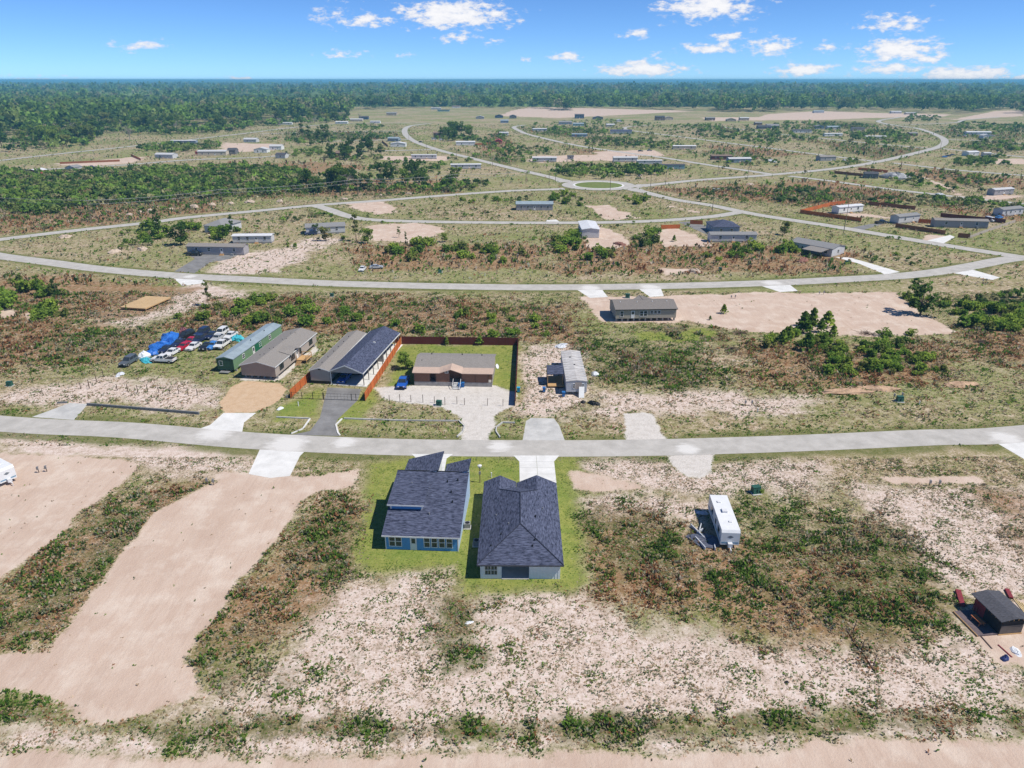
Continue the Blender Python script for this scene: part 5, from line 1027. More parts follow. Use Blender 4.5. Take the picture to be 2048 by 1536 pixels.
HOMES = [
 (432,510,116,4.6,3.2,.7,'x',-4,'grey','taupe',4,'mobile home','long grey mobile home with taupe roof and black pickup in front'),
 (505,487,76,4.4,3.1,.3,'x',3,'lgrey','white',4,'mobile home','long pale trailer home with white metal roof behind trees'),
 (652,468,74,7.6,3.1,.95,'x',14,'lgrey','grey',3,'mobile home','grey double-wide home beside the loop road with tall tree'),
 (1069,421,73,6.5,3.2,.9,'x',0,'grey','bluem',5,'house','grey house with pale blue metal roof inside the loop road'),
 (1181,476,34,18,3.6,.5,'y',0,'lgrey','white',0,'barn','long white metal building end-on beside the loop road'),
 (1466,485,92,4.6,3.2,.7,'x',0,'lgrey','grey',3,'mobile home','pale long home below a dark blue hip roof and white fence'),
 (1675,511,48,17,3.1,.9,'y',38,'lgrey','grey',1,'house','blue-grey house with a carport and junk yard at its left'),
 (1701,426,60,4.4,3.3,.4,'x',24,'white','white',3,'mobile home','white trailer home inside the orange fenced yard'),
 (1817,446,54,4.6,3.3,.7,'x',24,'lgrey','grey',2,'mobile home','pale grey home with black gable window beside the dark pickup'),
 (1921,456,98,4.6,3.2,.6,'x',-9,'grey','taupe',3,'mobile home','taupe mobile home behind the brown fence at the right'),
 (2024,432,56,4.8,3.4,.7,'x',22,'lgrey','grey',4,'mobile home','long home with navy gable end at the right edge'),
 (2007,390,50,4.6,3.2,.6,'x',20,'grey','lgrey',3,'mobile home','grey mobile home at the end of a sandy drive at far right'),
 (1089,324,48,4.8,3.2,.7,'x',0,'lgrey','lgrey',3,'mobile home','grey mobile home left of the tiny shed by the north-west road'),
 (1141,319,12,3.0,2.6,.6,'x',0,'grey','dark',1,'shed','tiny grey shed on bare sand by the diagonal road'),
 (1251,324,48,5.0,3.3,.8,'x',2,'lgrey','lgrey',3,'mobile home','pale grey home with grey roof behind the roundabout scrub'),
 (1299,329,50,4.6,3.0,.3,'x',2,'lgrey','white',2,'mobile home','trailer home with flat white roof behind the roundabout scrub'),
 (1346,339,46,4.6,3.2,.5,'x',0,'teal','dark',3,'mobile home','pale teal home with dark roof near the east road'),
 (1443,320,40,5.0,3.2,.8,'x',0,'dred','brown',3,'mobile home','dark red long home beside the grey gable home'),
 (1480,326,46,6.0,3.2,.9,'x',6,'blue','lgrey',3,'mobile home','blue-grey home with light roof next to red vehicles'),
 (1369,299,46,5.0,3.2,.5,'x',0,'cream','white',3,'mobile home','cream long home with white roof on an orange dirt pad'),
 (1656,322,33,7.0,3.2,1.0,'x',10,'grey','taupe',2,'house','brown-grey home on the corner of two diagonal roads'),
 (1605,266,37,6.0,3.2,.9,'x',0,'white','dark',4,'house','dark roofed house with white gables beyond the diagonal road'),
 (1667,273,37,5.0,3.2,.5,'x',6,'white','white',3,'mobile home','white mobile home below the dark roofed house'),
 (1752,279,42,5.0,3.2,.7,'x',4,'lgrey','lgrey',3,'mobile home','pale home in front of dark scrub inside the road bend'),
 (1640,258,16,8,3.4,1.6,'y',0,'blue','grey',1,'house','small blue-grey house left of two neighbours in the far row'),
 (1668,259,26,8,3.2,1.2,'x',4,'lgrey','bluem',2,'house','pale house with blue roof in the far row'),
 (1717,262,24,8,3.2,1.2,'x',-4,'cream','dark',2,'house','cream house with dark roof in the far row'),
 (1546,256,24,9,3.0,2.0,'x',0,'blue','grey',2,'house','blue-grey hip roofed house at the left of the far row'),
 (1529,258,26,8,3.0,1.6,'x',0,'dgrey','dark',2,'house','dark low house between the far scrub and the diagonal road'),
 (1517,250,14,7,3.0,1.2,'x',0,'brown','grey',1,'house','small brown house behind the dark low house'),
 (1638,226,20,9,3.2,1.4,'x',0,'lgrey','bluem',2,'house','isolated pale house at the left end of the far sand strip'),
 (1793,227,20,9,3.2,1.4,'x',0,'lgrey','lgrey',2,'house','isolated grey house below the forest at the far right'),
 (1822,229,20,8,2.8,.8,'x',0,'cream','lgrey',2,'house','low cream building right of the isolated grey house'),
 (1827,272,16,8,3.0,1.1,'x',0,'brown','grey',1,'house','small brown house inside the bend of the east road'),
 (1958,270,48,7,3.2,.8,'x',-2,'white','white',4,'mobile home','long white home among parked cars at the far right'),
 (1974,277,16,8,3.2,1.4,'y',0,'white','lgrey',1,'house','white gabled house in front of the long white home'),
 (1947,312,25,7,3.2,.8,'x',16,'white','white',1,'house','bright white house on a sandy pad at the far right'),
 (1975,313,14,5,2.8,.6,'x',0,'lgrey','lgrey',1,'shed','pale shed right of the bright white house'),
 (1742,357,24,7,3.0,1.0,'x',-16,'dgrey','dark',1,'shed','dark grey hut beside the heap of scrap by the brown fence'),
 (1026,237,14,10,4.2,1.8,'y',0,'dgrey','grey',2,'house','grey house just right of the far centre'),
 (1080,263,28,7,3.2,.5,'x',5,'lgrey','white',1,'garage','white garage with brown door in the bend of the diagonal road'),
 (1159,237,18,9,5.6,1.4,'x',0,'navy','dark',3,'house','dark navy two-storey house on the far sand'),
 (1196,239,20,9,3.4,1.9,'y',0,'dgrey','grey',2,'house','grey gabled house right of the navy two-storey house'),
 (1131,249,26,9,3.2,1.6,'x',0,'blue','grey',2,'house','blue-grey house behind the scrub left of centre row'),
 (1157,252,22,8,3.0,1.2,'x',0,'teal','bluem',2,'house','teal house with blue roof in the centre row'),
 (1159,274,30,7,3.0,.8,'x',0,'blue','bluem',2,'house','low blue house beside a red dirt pad'),
 (1242,268,42,11,3.0,1.8,'x',-6,'white','navy',3,'house','white house with broad navy hip roof by the diagonal bend'),
 (1221,254,16,8,3.0,1.2,'x',0,'cream','lgrey',1,'house','cream small house behind the navy hip roof'),
 (1239,244,10,7,2.8,1.0,'y',0,'white','white',0,'shed','small white shed on the far sand'),
 (1320,241,18,9,5.6,1.4,'x',0,'brown','dark',3,'house','brown two-storey house on the far sand'),
 (1338,240,16,9,3.4,1.8,'y',0,'cream','grey',1,'house','cream gabled house right of the brown two-storey house'),
 (1421,241,18,9,3.8,1.2,'x',0,'brown','grey',2,'house','brown house at the left of three on the far sand'),
 (1463,243,18,9,3.0,1.9,'y',0,'tan','grey',1,'house','tan gabled house in the middle of three on the far sand'),
 (1489,241,18,9,3.8,1.2,'x',0,'tan','lgrey',2,'house','tan block house at the right of three on the far sand'),
 (65,351,24,9,3.2,.9,'y',-14,'redb','white',1,'house','small white roofed house with red gable front at far left'),
 (141,344,20,8,3.2,1.2,'y',-8,'lgrey','grey',1,'house','small grey house behind a dark round tree at far left'),
 (328,317,38,8,3.2,1.0,'x',-8,'lgrey','lgrey',2,'house','pale gabled house on the left street'),
 (424,311,56,8,3.4,.9,'x',2,'cream','lgrey',4,'house','long cream house beside a red container'),
 (397,309,12,2.6,2.6,.05,'x',2,'redb','red',0,'container','dark red shipping container left of the long cream house'),
 (367,288,50,5,3.2,.6,'x',0,'blue','lgrey',3,'mobile home','grey-blue mobile home by the upper left road'),
 (463,309,16,8,3.6,1.6,'x',0,'dgrey','dark',1,'house','dark little house right of the long cream house'),
 (500,285,26,8,3.2,1.2,'x',-4,'lgrey','lgrey',2,'house','pale grey house by the upper left road bend'),
 (521,306,26,9,3.2,1.4,'y',0,'white','lgrey',2,'house','white house with porch at the end of the left street'),
 (551,300,24,9,3.4,1.2,'x',0,'white','lgrey',2,'house','white house behind the left street end'),
 (561,317,20,8,3.0,1.3,'x',-6,'lgrey','dark',1,'house','dark roofed cottage on the left street'),
 (569,250,30,5,3.2,.5,'x',0,'white','white',3,'mobile home','white mobile home below the far left wood'),
 (684,314,26,9,3.2,1.4,'x',0,'brick','brown',2,'house','red brick house between two dark trees'),
 (786,283,22,8,3.2,1.1,'x',-8,'blue','bluem',2,'house','blue roofed house behind the white metal gable building'),
 (796,294,30,9,3.2,1.2,'y',0,'white','white',1,'garage','white metal gable building beside a brown fence'),
 (848,318,50,4.8,3.2,.4,'x',2,'lgrey','lgrey',4,'mobile home','pale grey trailer home left of the north-west road'),
 (932,338,60,4.8,3.2,.4,'x',4,'lgrey','white',4,'mobile home','long white trailer home below the north-west road'),
 (683,248,24,7,3.0,.7,'x',0,'white','white',2,'mobile home','white low home in the far row left of the bend'),
 (712,243,26,8,3.2,1.1,'x',0,'cream','lgrey',2,'house','cream house in the far row left of the bend'),
 (750,247,20,8,3.0,.8,'x',0,'white','lgrey',1,'house','white house at the right of the far row before the bend'),
 (783,231,20,10,4.0,1.6,'x',0,'tan','grey',2,'house','tan house under the far forest'),
 (727,239,18,9,3.6,1.6,'x',0,'navy','dark',1,'house','dark house behind the far row left of the bend'),
 (872,219,20,9,3.2,.8,'x',0,'lgrey','lgrey',2,'house','long pale house below the forest at the far centre'),
 (887,223,24,7,3.0,.6,'x',0,'teal','dark',1,'house','low dark roofed house in front of the far pale house'),
 (912,216,16,10,3.6,1.4,'x',0,'white','brown',1,'house','white house with brown roof against the forest'),
 (960,238,16,9,3.4,1.6,'y',0,'grey','lgrey',1,'house','grey gabled house left of the blue far house'),
 (998,236,16,9,3.6,1.8,'y',0,'navy','dark',1,'house','navy gabled house at the far centre'),
 (1009,246,16,9,3.4,1.4,'x',0,'blue','bluem',1,'house','blue house in front of the navy gabled house'),
 (878,276,22,9,5.2,1.0,'x',0,'brown','brown',2,'barn','brown two-storey barn beside tall dark trees'),
 (931,291,38,8,3.4,.6,'x',2,'white','white',2,'garage','long white shed behind the orange fence by the bend'),
 (997,288,14,7,3.2,1.4,'y',0,'redb','red',0,'barn','red roofed barn at the end of the orange fence'),
 (1008,271,18,8,3.2,.6,'x',0,'white','white',1,'house','white long roof between trees near the diagonal bend'),
]
for px, py, pw, D, eave, rise, ridge, yaw, wc, rc, nw_, cat, lab in HOMES:
    a = math.radians(yaw); W_ = pw/PXM(py)
    if ridge == 'x' and yaw: W_ = W_/max(.6, math.cos(a)+.0)
    x, y = G(px, py); sc = 1.0
    t = thing({'mobile home':'mobile_home','house':'house','barn':'barn','shed':'shed','garage':'garage','container':'shipping_container'}[cat], lab, cat, (x+math.sin(a)*0, y, 0), a)
    fl = .55 if cat == 'mobile home' else .12; footprint(t, W_, D)
    wm_ = SDG(wc, CW[wc]); gable(t, W_, D, fl, eave, rise, ridge, wm_, RF[rc], .3, None, .16)
    part('skirting', MB().box(-W_/2+.04, W_/2-.04, .04, D-.04, 0, fl-.004), BLK if cat != 'mobile home' else MATS['skirting_grey'], t)
    ft = WHITE
    if cat == 'mobile home' and nw_ > 1:
        ud = -W_/2+W_*(nw_//2+.75)/(nw_+.5)
        for q_ in range(3): part('step', MB().box(ud-.7, ud+.7, -.4*(q_+1), -.4*q_-.02, 0, .5-.16*q_), WOODN, t)
        part('air_conditioner', MB().box(W_*.28, W_*.28+.9, -1.0, -.25, 0, .8), STEEL, t)
    if 'carport and junk' in lab:
        cp = part('carport_roof', MB().slab([(-W_/2-6.2,1.0,2.5),(-W_/2-.1,1.0,2.95),(-W_/2-.1,8.5,2.95),(-W_/2-6.2,8.5,2.5)], .1), SH_TAUPE, t)
        for q_ in ((-6.0,1.2),(-6.0,8.3),(-3.2,1.2)): part('post', MB().box(-W_/2+q_[0]-.07,-W_/2+q_[0]+.07,q_[1]-.07,q_[1]+.07,0,2.55), DARK, cp)
    for i in range(nw_):
        u = -W_/2+W_*(i+.75)/(nw_+.5)
        if i == nw_//2 and nw_ > 1 and ridge == 'x': door(t, 'F', W_, D, u, fl+.05, 1.0, 2.0, WHITE)
        else: window(t, 'F', W_, D, u, fl+.9, 1.0, 1.2, ft)
        if eave > 5 and i < nw_: window(t, 'F', W_, D, u, 3.7, 1.0, 1.2, ft)
    if ridge == 'y' and D > 12:
        for i in range(4): window(t, 'L', W_, D, D*(i+.6)/4.4, fl+.9, 1.0, 1.1, ft)
# extras on the middle-distance homes
def hip(t, x0, x1, y0, y1, e, rise, m, name='roof', ov=.4):
    x0 -= ov; x1 += ov; y0 -= ov; y1 += ov; h = min(x1-x0, y1-y0)/2; ym = (y0+y1)/2; xm = (x0+x1)/2
    if x1-x0 >= y1-y0: a, b = (x0+h, ym, e+rise), (x1-h, ym, e+rise); S = [[(x0,y0,e),(x1,y0,e),b,a],[(x1,y0,e),(x1,y1,e),b],[(x1,y1,e),(x0,y1,e),a,b],[(x0,y1,e),(x0,y0,e),a]]
    else: a, b = (xm, y0+h, e+rise), (xm, y1-h, e+rise); S = [[(x0,y0,e),(x1,y0,e),a],[(x1,y0,e),(x1,y1,e),b,a],[(x1,y1,e),(x0,y1,e),b],[(x0,y1,e),(x0,y0,e),a,b]]
    mb = MB()
    for s in S: mb.slab(s, .14)
    mb.quad((x0,y0,e-.14),(x0,y1,e-.14),(x1,y1,e-.14),(x1,y0,e-.14)); return part(name, mb, m, t)
def hip_house(px, py, W_, D, yaw, wm_, rm, lab, nw_=3, e=3.0, rise=2.0):
    x, y = G(px, py); t = thing('house', lab, 'house', (x, y, 0), math.radians(yaw)); footprint(t, W_, D)
    part('wall', MB().box(-W_/2, W_/2, 0, D, 0, e-.15), wm_, t); hip(t, -W_/2, W_/2, 0, D, e, rise, rm)
    for i in range(nw_): window(t, 'F', W_, D, -W_/2+W_*(i+.75)/(nw_+.5), .9, 1.0, 1.3)
    for i in range(2): window(t, 'L', W_, D, D*(i+.7)/2.4, .9, 1.0, 1.2)
    return t
hip_house(428, 466, 9.0, 13, -16, SDG('lgrey', CW['lgrey']), SH_GREY, 'grey hip roofed house with white walls near the third road', 2)
hip_house(1452, 468, 11, 12, 0, SDG('blue', CW['blue']), SH_NAVY2, 'house with dark blue hip roof behind the pale long home', 2)
# gable accents
# ---------------------------------------------------------------- vehicles
RUB = mat('rubber', (.015,.015,.015), rough=.9); CHROME = mat('hub', (.42,.42,.43), rough=.35, metal=.6); LAMP = mat('headlight', (.75,.75,.72), rough=.2); TAIL = mat('tail_light', (.35,.01,.01), rough=.3)
def paint(n, c): return mat('paint_'+n, c, rough=.28, var=.05, spec=.6)
PAINT = {'white': (.70,.70,.69), 'silver': (.42,.43,.44), 'grey': (.10,.11,.12), 'black': (.018,.018,.02), 'blue': (.02,.10,.42), 'navy': (.02,.03,.075), 'red': (.42,.012,.03), 'green': (.03,.07,.05), 'teal': (.05,.35,.45), 'sky': (.06,.22,.55)}
PROF = { # outline of the side: (x, z) from the rear bumper over the roof to the nose; body belt height; cabin panes
 'sedan': dict(L=4.6, W=1.78, belt=.92, body=[(-2.3,.35),(-2.3,.82),(-2.15,.95),(-1.45,1.0),(.75,.95),(1.9,.86),(2.25,.70),(2.3,.40)], cab=[(-1.75,.97),(-1.05,1.42),(.05,1.45),(.95,.95)]),
 'suv': dict(L=4.9, W=1.92, belt=1.05, body=[(-2.45,.45),(-2.45,1.0),(-2.35,1.12),(.75,1.1),(2.2,1.02),(2.42,.85),(2.45,.45)], cab=[(-2.4,1.1),(-2.2,1.80),(.1,1.82),(.95,1.08)]),
 'pickup': dict(L=5.6, W=1.98, belt=1.08, body=[(-2.8,.55),(-2.8,1.08),(-.55,1.12),(1.15,1.12),(2.55,1.06),(2.8,.9),(2.8,.5)], cab=[(-.62,1.1),(-.5,1.82),(.75,1.84),(1.5,1.1)]),
 'van': dict(L=5.4, W=2.0, belt=1.2, body=[(-2.7,.45),(-2.7,1.2),(1.5,1.2),(2.5,1.05),(2.7,.8),(2.7,.45)], cab=[(-2.7,1.18),(-2.6,2.1),(1.2,2.1),(1.9,1.15)]),
}
def vehicle(kind, colour, px, py, head, label, cat=None, group=None, z=0.0, at=None):
    p = PROF[kind]; x, y = at if at else G(px, py); t = thing({'sedan':'car','suv':'car','pickup':'pickup_truck','van':'van'}[kind], label, cat or {'sedan':'car','suv':'car','pickup':'truck','van':'van'}[kind], (x, y, z), math.radians(head), group)
    M = paint(colour, PAINT[colour]); hw = p['W']/2
    def loft(prof, wb, wt, zb, zt):
        mb = MB(); n = len(prof); L_, R_ = [], []
        for (X, Z) in prof:
            f = (Z-zb)/(zt-zb) if zt > zb else 0; w = wb+(wt-wb)*max(0, min(1, f)); L_.append((X, w, Z)); R_.append((X, -w, Z))
        i = 0; mb.v += L_+R_
        mb.f.append(tuple(range(n-1, -1, -1))); mb.f.append(tuple(n+k for k in range(n)))
        for k in range(n): a, b = k, (k+1) % n; mb.f.append((a, b, n+b, n+a))
        return mb
    z0 = p['body'][0][1]; zt = max(q[1] for q in p['cab'])
    body = part('body', loft(p['body'], hw, hw-.05, z0, p['belt']), M, t)
    cab = part('cabin', loft(p['cab'], hw-.08, hw-.26, p['belt'], zt), M, t)
    (xa, za), (xb, zb), (xc, zc), (xd, zd) = p['cab']
    def on(prm, zz): return hw-.08+(-.18)*max(0, (zz-p['belt'])/(zt-p['belt']))
    z1, z2 = p['belt']+.08, zt-.09
    def lerp(P, Q, f): return (P[0]+(Q[0]-P[0])*f, P[1]+(Q[1]-P[1])*f)
    gl = MB()
    for s in (1, -1):
        lo_a = lerp((xa,za),(xb,zb),(z1-za)/(zb-za)); hi_a = lerp((xa,za),(xb,zb),(z2-za)/(zb-za)); lo_d = lerp((xd,zd),(xc,zc),(z1-zd)/(zc-zd)); hi_d = lerp((xd,zd),(xc,zc),(z2-zd)/(zc-zd))
        m1, m2 = (lo_a[0]+lo_d[0])/2, (hi_a[0]+hi_d[0])/2
        w1, w2 = on(0, z1)+.008, on(0, z2)+.008
        for A, B, C_, D_ in (((lo_a[0]+.1,z1),(m1-.06,z1),(m2-.06,z2),(hi_a[0]+.08,z2)), ((m1+.06,z1),(lo_d[0]-.1,z1),(hi_d[0]-.08,z2),(m2+.06,z2))):
            q = [(A[0], s*w1, A[1]), (B[0], s*w1, B[1]), (C_[0], s*w2, C_[1]), (D_[0], s*w2, D_[1])]
            gl.quad(*(q if s < 0 else q[::-1]))
    part('side_window', gl, GLASS, cab)
    ws = MB(); n_ = .02
    ws.quad((lo_d[0]+n_, -w1+.08, z1+.0), (lo_d[0]+n_, w1-.08, z1), (hi_d[0]+n_, w2-.06, z2), (hi_d[0]+n_, -w2+.06, z2)); part('windshield', ws, GLASS, cab)
    rw = MB().quad((lo_a[0]-n_, w1-.08, z1), (lo_a[0]-n_, -w1+.08, z1), (hi_a[0]-n_, -w2+.06, z2), (hi_a[0]-n_, w2-.06, z2)); part('rear_window', rw, GLASS, cab)
    if kind == 'pickup': part('bed', MB().box(-2.65, -.72, -hw+.14, hw-.14, 1.085, 1.125), mat('truck_bed', (.03,.03,.032), rough=.8), body)
    wx = p['L']/2-.85; r = .34 if kind == 'sedan' else .39
    for sx in (-1, 1):
        for sy in (-1, 1):
            wh = part('wheel', MB().tube((sx*wx, sy*(hw-.2), r), (sx*wx, sy*(hw+.02), r), r, r, 12), RUB, t); part('rim', MB().tube((sx*wx, sy*(hw+.0), r), (sx*wx, sy*(hw+.035), r), r*.58, r*.55, 8), CHROME, wh)
    nose = p['body'][-2]; nx = p['L']/2
    for s in (-1, 1):
        part('headlight', MB().box(nx-.1, nx+.012, s*(hw-.42)-.17, s*(hw-.42)+.17, p['belt']-.33, p['belt']-.17), LAMP, t); part('tail_light', MB().box(-nx-.012, -nx+.05, s*(hw-.28)-.12, s*(hw-.28)+.12, p['belt']-.32, p['belt']-.12), TAIL, t)
    part('bumper', MB().box(nx-.05, nx+.06, -hw+.08, hw-.08, .36, .55).box(-nx-.06, -nx+.05, -hw+.08, hw-.08, .36, .55), DARK if kind != 'sedan' else M, t)
    part('grille', MB().box(nx-.02, nx+.016, -hw+.62, hw-.62, .56, p['belt']-.18), DARK, t)
    return t
vehicle('suv', 'grey', 258, 728, -96, 'dark grey sport utility car alone at the near left of the car lot')
vehicle('pickup', 'white', 328, 724, 172, 'white pickup truck parked side-on at the front of the car lot')
vehicle('sedan', 'white', 345, 709, -100, 'white sedan behind the side-on white pickup')
vehicle('sedan', 'navy', 333, 703, -100, 'navy car under the blue tarps')
vehicle('sedan', 'red', 369, 697, -100, 'red car nearest the white sedans in the lot')
vehicle('sedan', 'red', 383, 686, -98, 'second red car farther back in the car lot')
vehicle('sedan', 'white', 388, 697, -98, 'white sedan right of the front red car')
vehicle('sedan', 'navy', 359, 690, -100, 'navy car left of the red cars')
vehicle('suv', 'black', 372, 676, -110, 'black car loaded with red junk at the back of the lot')
vehicle('pickup', 'navy', 402, 682, -100, 'navy pickup with grey bed in the middle of the lot')
vehicle('suv', 'navy', 405, 670, -100, 'dark car at the back edge of the lot')
vehicle('sedan', 'black', 413, 697, -98, 'black and white car between white sedan and blue car')
vehicle('sedan', 'sky', 427, 695, -98, 'bright blue car left of the parked white pickup')
vehicle('sedan', 'navy', 424, 675, -98, 'navy car behind the bright blue car')
vehicle('pickup', 'white', 446, 693, -97, 'white pickup truck at the right end of the car lot')
vehicle('sedan', 'silver', 436, 680, -98, 'silver car behind the right white pickup')
vehicle('suv', 'white', 443, 670, -98, 'white car in the back row near the green home')
vehicle('sedan', 'white', 462, 675, -98, 'white sedan at the far right of the back row')
vehicle('pickup', 'blue', 807, 770, -92, 'bright blue pickup truck parked left of the porch house')
vehicle('sedan', 'blue', 0, 0, -97, 'blue car parked under the long carport', at=(G(684,771)[0], G(684,771)[1]+2.6), z=.09)
vehicle('suv', 'black', 0, 0, -97, 'black car deep inside the carport beside the blue car', at=(G(694,771)[0]+1.2, G(694,771)[1]+7.5), z=.09)
vehicle('pickup', 'black', 389, 511, -4, 'black pickup truck in front of the long grey mobile home')
vehicle('suv', 'navy', 622, 470, 200, 'dark car in front of the double home by the loop road')
vehicle('sedan', 'white', 725, 541, -92, 'white car parked alone on grass above the second road')
vehicle('sedan', 'silver', 753, 537, 10, 'silver junk car beside the lone white car')
vehicle('pickup', 'black', 1762, 447, 12, 'dark pickup truck in the drive of the pale grey gabled home')
vehicle('van', 'white', 1980, 443, -80, 'white van behind the fenced taupe home')
vehicle('sedan', 'sky', 1998, 437, 30, 'blue car right of the white van')
vehicle('suv', 'green', 1630, 510, 5, 'dark green jeep-like car in the junk yard')
vehicle('sedan', 'red', 1617, 500, 40, 'red car half hidden in the junk yard trees')
vehicle('sedan', 'navy', 1634, 494, 100, 'navy car beside the blue-grey house')
vehicle('sedan', 'white', 1688, 322, 90, 'white car beside the home on the corner of two diagonal roads')
vehicle('sedan', 'black', 1281, 303, 0, 'black car left of a pair on the diagonal road drive')
vehicle('sedan', 'grey', 1299, 302, 0, 'grey car right of a pair on the diagonal road drive')
vehicle('pickup', 'red', 1508, 319, 0, 'red truck right of the blue-grey home')
vehicle('van', 'white', 868, 280, 5, 'left white van beside the brown barn')
vehicle('van', 'white', 884, 281, 5, 'right white van below the brown barn')
vehicle('sedan', 'black', 842, 285, -20, 'black car on the north-west road bend')
vehicle('pickup', 'navy', 183, 336, 10, 'dark truck by the dark round tree at far left')
for k, (px, py, c) in enumerate([(1896,313,'navy'),(1905,311,'grey'),(1889,315,'sky')]): vehicle('sedan', c, px, py, 15, ['navy car in the middle of the scrap row at far right','grey car at the right of the scrap row at far right','blue car at the left of the scrap row at far right'][k])
for k, (px, c) in enumerate([(1918,'black'),(1930,'white'),(1985,'silver')]): vehicle('suv', c, px, 273, 5, ['black car left of the long white home at far right','white car touching the long white home at far right','silver car right of the long white home at far right'][k])
# travel trailers
STRIPE = mat('trailer_stripe', (.16,.30,.42), rough=.5)
def travel_trailer(c, L, W_, rz, label, nm='travel_trailer'):
    t = thing(nm, label, 'trailer', c, rz); z0, z1 = .55, 2.95
    prof = [(0,z0+.1),(L-.15,z0),(L,z0+.3),(L,z1-.1),(L-.2,z1),(.25,z1),(0,z1-.35)]     # nose at local y=0
    mb = MB(); n = len(prof); mb.v += [(-W_/2,y,z) for y, z in prof]+[(W_/2,y,z) for y, z in prof]; mb.f.append(tuple(range(n))); mb.f.append(tuple(n+k for k in range(n-1,-1,-1)))
    for k in range(n): a, b = k, (k+1) % n; mb.f.append((b, a, n+a, n+b))
    part('body', mb, mat('trailer_white', (.70,.71,.71), rough=.4, var=.05), t); part('stripe', MB().box(-W_/2-.01,-W_/2-.002,.2,L-.2,1.0,1.3).box(W_/2+.002,W_/2+.01,.2,L-.2,1.0,1.3).box(-W_/2+.1,W_/2-.1,-.014,-.004,z0+.35,z0+.55), STRIPE, t)
    for i in range(3): part('window', MB().box(-W_/2-.03,-W_/2-.004,1.2+i*2.4,2.3+i*2.4,1.5,2.3), GLASS, t); part('window', MB().box(W_/2+.004,W_/2+.03,1.2+i*2.4,2.3+i*2.4,1.5,2.3), GLASS, t)
    part('door', MB().box(-W_/2-.035,-W_/2-.004,4.9-.75,4.9+.0,.7,2.5), WHITE, t)
    part('emblem', MB().poly([(-.45,-.02,1.95),(0,-.02,1.72),(.45,-.02,1.95),(0,-.02,2.18)]), mat('emblem_grey', (.16,.18,.20), rough=.5), t)
    part('air_conditioner', MB().box(-.35,.35,4.4,5.3,z1+.004,z1+.28), M_WHITE, t); part('roof_vent', MB().box(-.55,-.1,7.0,7.5,z1+.004,z1+.14), M_WHITE, t); part('roof_vent', MB().box(.1,.5,2.0,2.4,z1+.004,z1+.12), M_WHITE, t)
    part('hitch', MB().box(-.3,.3,-.5,-.02,z0-.05,z0+.55).box(-.06,.06,-1.2,-.5,z0-.1,z0+.02).tube((0,-1.1,0),(0,-1.1,z0),.05), M_WHITE, t)
    for s in (-1, 1):
        for y in (L*.52, L*.63): part('wheel', MB().tube((s*(W_/2-.3),y,.33),(s*(W_/2-.04),y,.33),.33,.33,10), RUB, t)
a = np.array(G(1459,1100)); b = np.array(G(1432,1022)); travel_trailer((a[0], a[1]+.3, 0), 9.4, 2.55, math.atan2(b[1]-a[1], b[0]-a[0])-math.pi/2, 'white travel trailer standing in weeds right of the houses')
a = np.array(G(20,968)); travel_trailer((a[0], a[1], 0), 7.5, 2.5, math.radians(58), 'white trailer cut off by the left edge of the photo')
FOOTPRINTS.append([G(1441,1102),G(1480,1095),G(1455,1025),G(1416,1028)])
# ---------------------------------------------------------------- fences, posts, poles and small things
OR_F = mat('cedar_orange', (.48,.13,.035), rough=.8, var=.2, scale=3, stretch=(6,6,.4), rnd=.12); RED_F = mat('fence_dark_red', (.13,.028,.024), rough=.7, var=.2, scale=3, stretch=(6,6,.4), rnd=.1); BRN_F = mat('fence_brown', (.26,.10,.045), rough=.8, var=.2, scale=3, stretch=(6,6,.4), rnd=.12)
def fence(px_pts, h, m, label, sp=2.4, post_m=None, posts_side=1, pre=None):
    P = [np.array(p) for p in (pre if pre is not None else PG(px_pts))]; t = thing('fence', label, 'fence', (*P[0], 0)); post_m = post_m or m; O = P[0]
    for a, b in zip(P[:-1], P[1:]):
        d = b-a; L_ = np.linalg.norm(d); n = max(1, int(round(L_/sp))); u = d/L_; nn = np.array((-u[1], u[0]))*posts_side
        for i in range(n):
            p, q = a+u*(L_*i/n+.05)-O, a+u*(L_*(i+1)/n-.01)-O; hh = h+random.uniform(-.02,.02)
            e = nn*.02
            part('panel', MB().hexa([(*(p-e),.04),(*(q-e),.04),(*(q+e),.04),(*(p+e),.04),(*(p-e),hh),(*(q-e),hh),(*(q+e),hh),(*(p+e),hh)]), m, t)
            c = p-u*.03+nn*.07; part('post', MB().box(c[0]-.05,c[0]+.05,c[1]-.05,c[1]+.05,-.02,h+.05), post_m, t)
            if sp > 1.5: 
                r1, r2 = p+nn*.045, q+nn*.045; w_ = nn*.02
                part('rail', MB().hexa([(*(r1-w_),h*.72),(*(r2-w_),h*.72),(*(r2+w_),h*.72),(*(r1+w_),h*.72),(*(r1-w_),h*.78),(*(r2-w_),h*.78),(*(r2+w_),h*.78),(*(r1+w_),h*.78)]), post_m, t)
    return t
fence([(581,797),(620,760),(640,745)], 1.9, OR_F, 'orange cedar fence left of the carport home running away from the gate', posts_side=-1)
fence([(730,802),(803,688)], 1.9, OR_F, 'orange cedar fence with visible posts right of the long carport', posts_side=-1)
fence([(770,684),(803,687)], 1.9, OR_F, 'short orange cedar fence behind the carport')
fence([(804,688),(1036,691)], 2.0, RED_F, 'dark red metal fence behind the porch house lawn')
fence([(1036,691),(1030,812)], 2.0, RED_F, 'dark red metal fence between the porch house and the old trailer', posts_side=1)
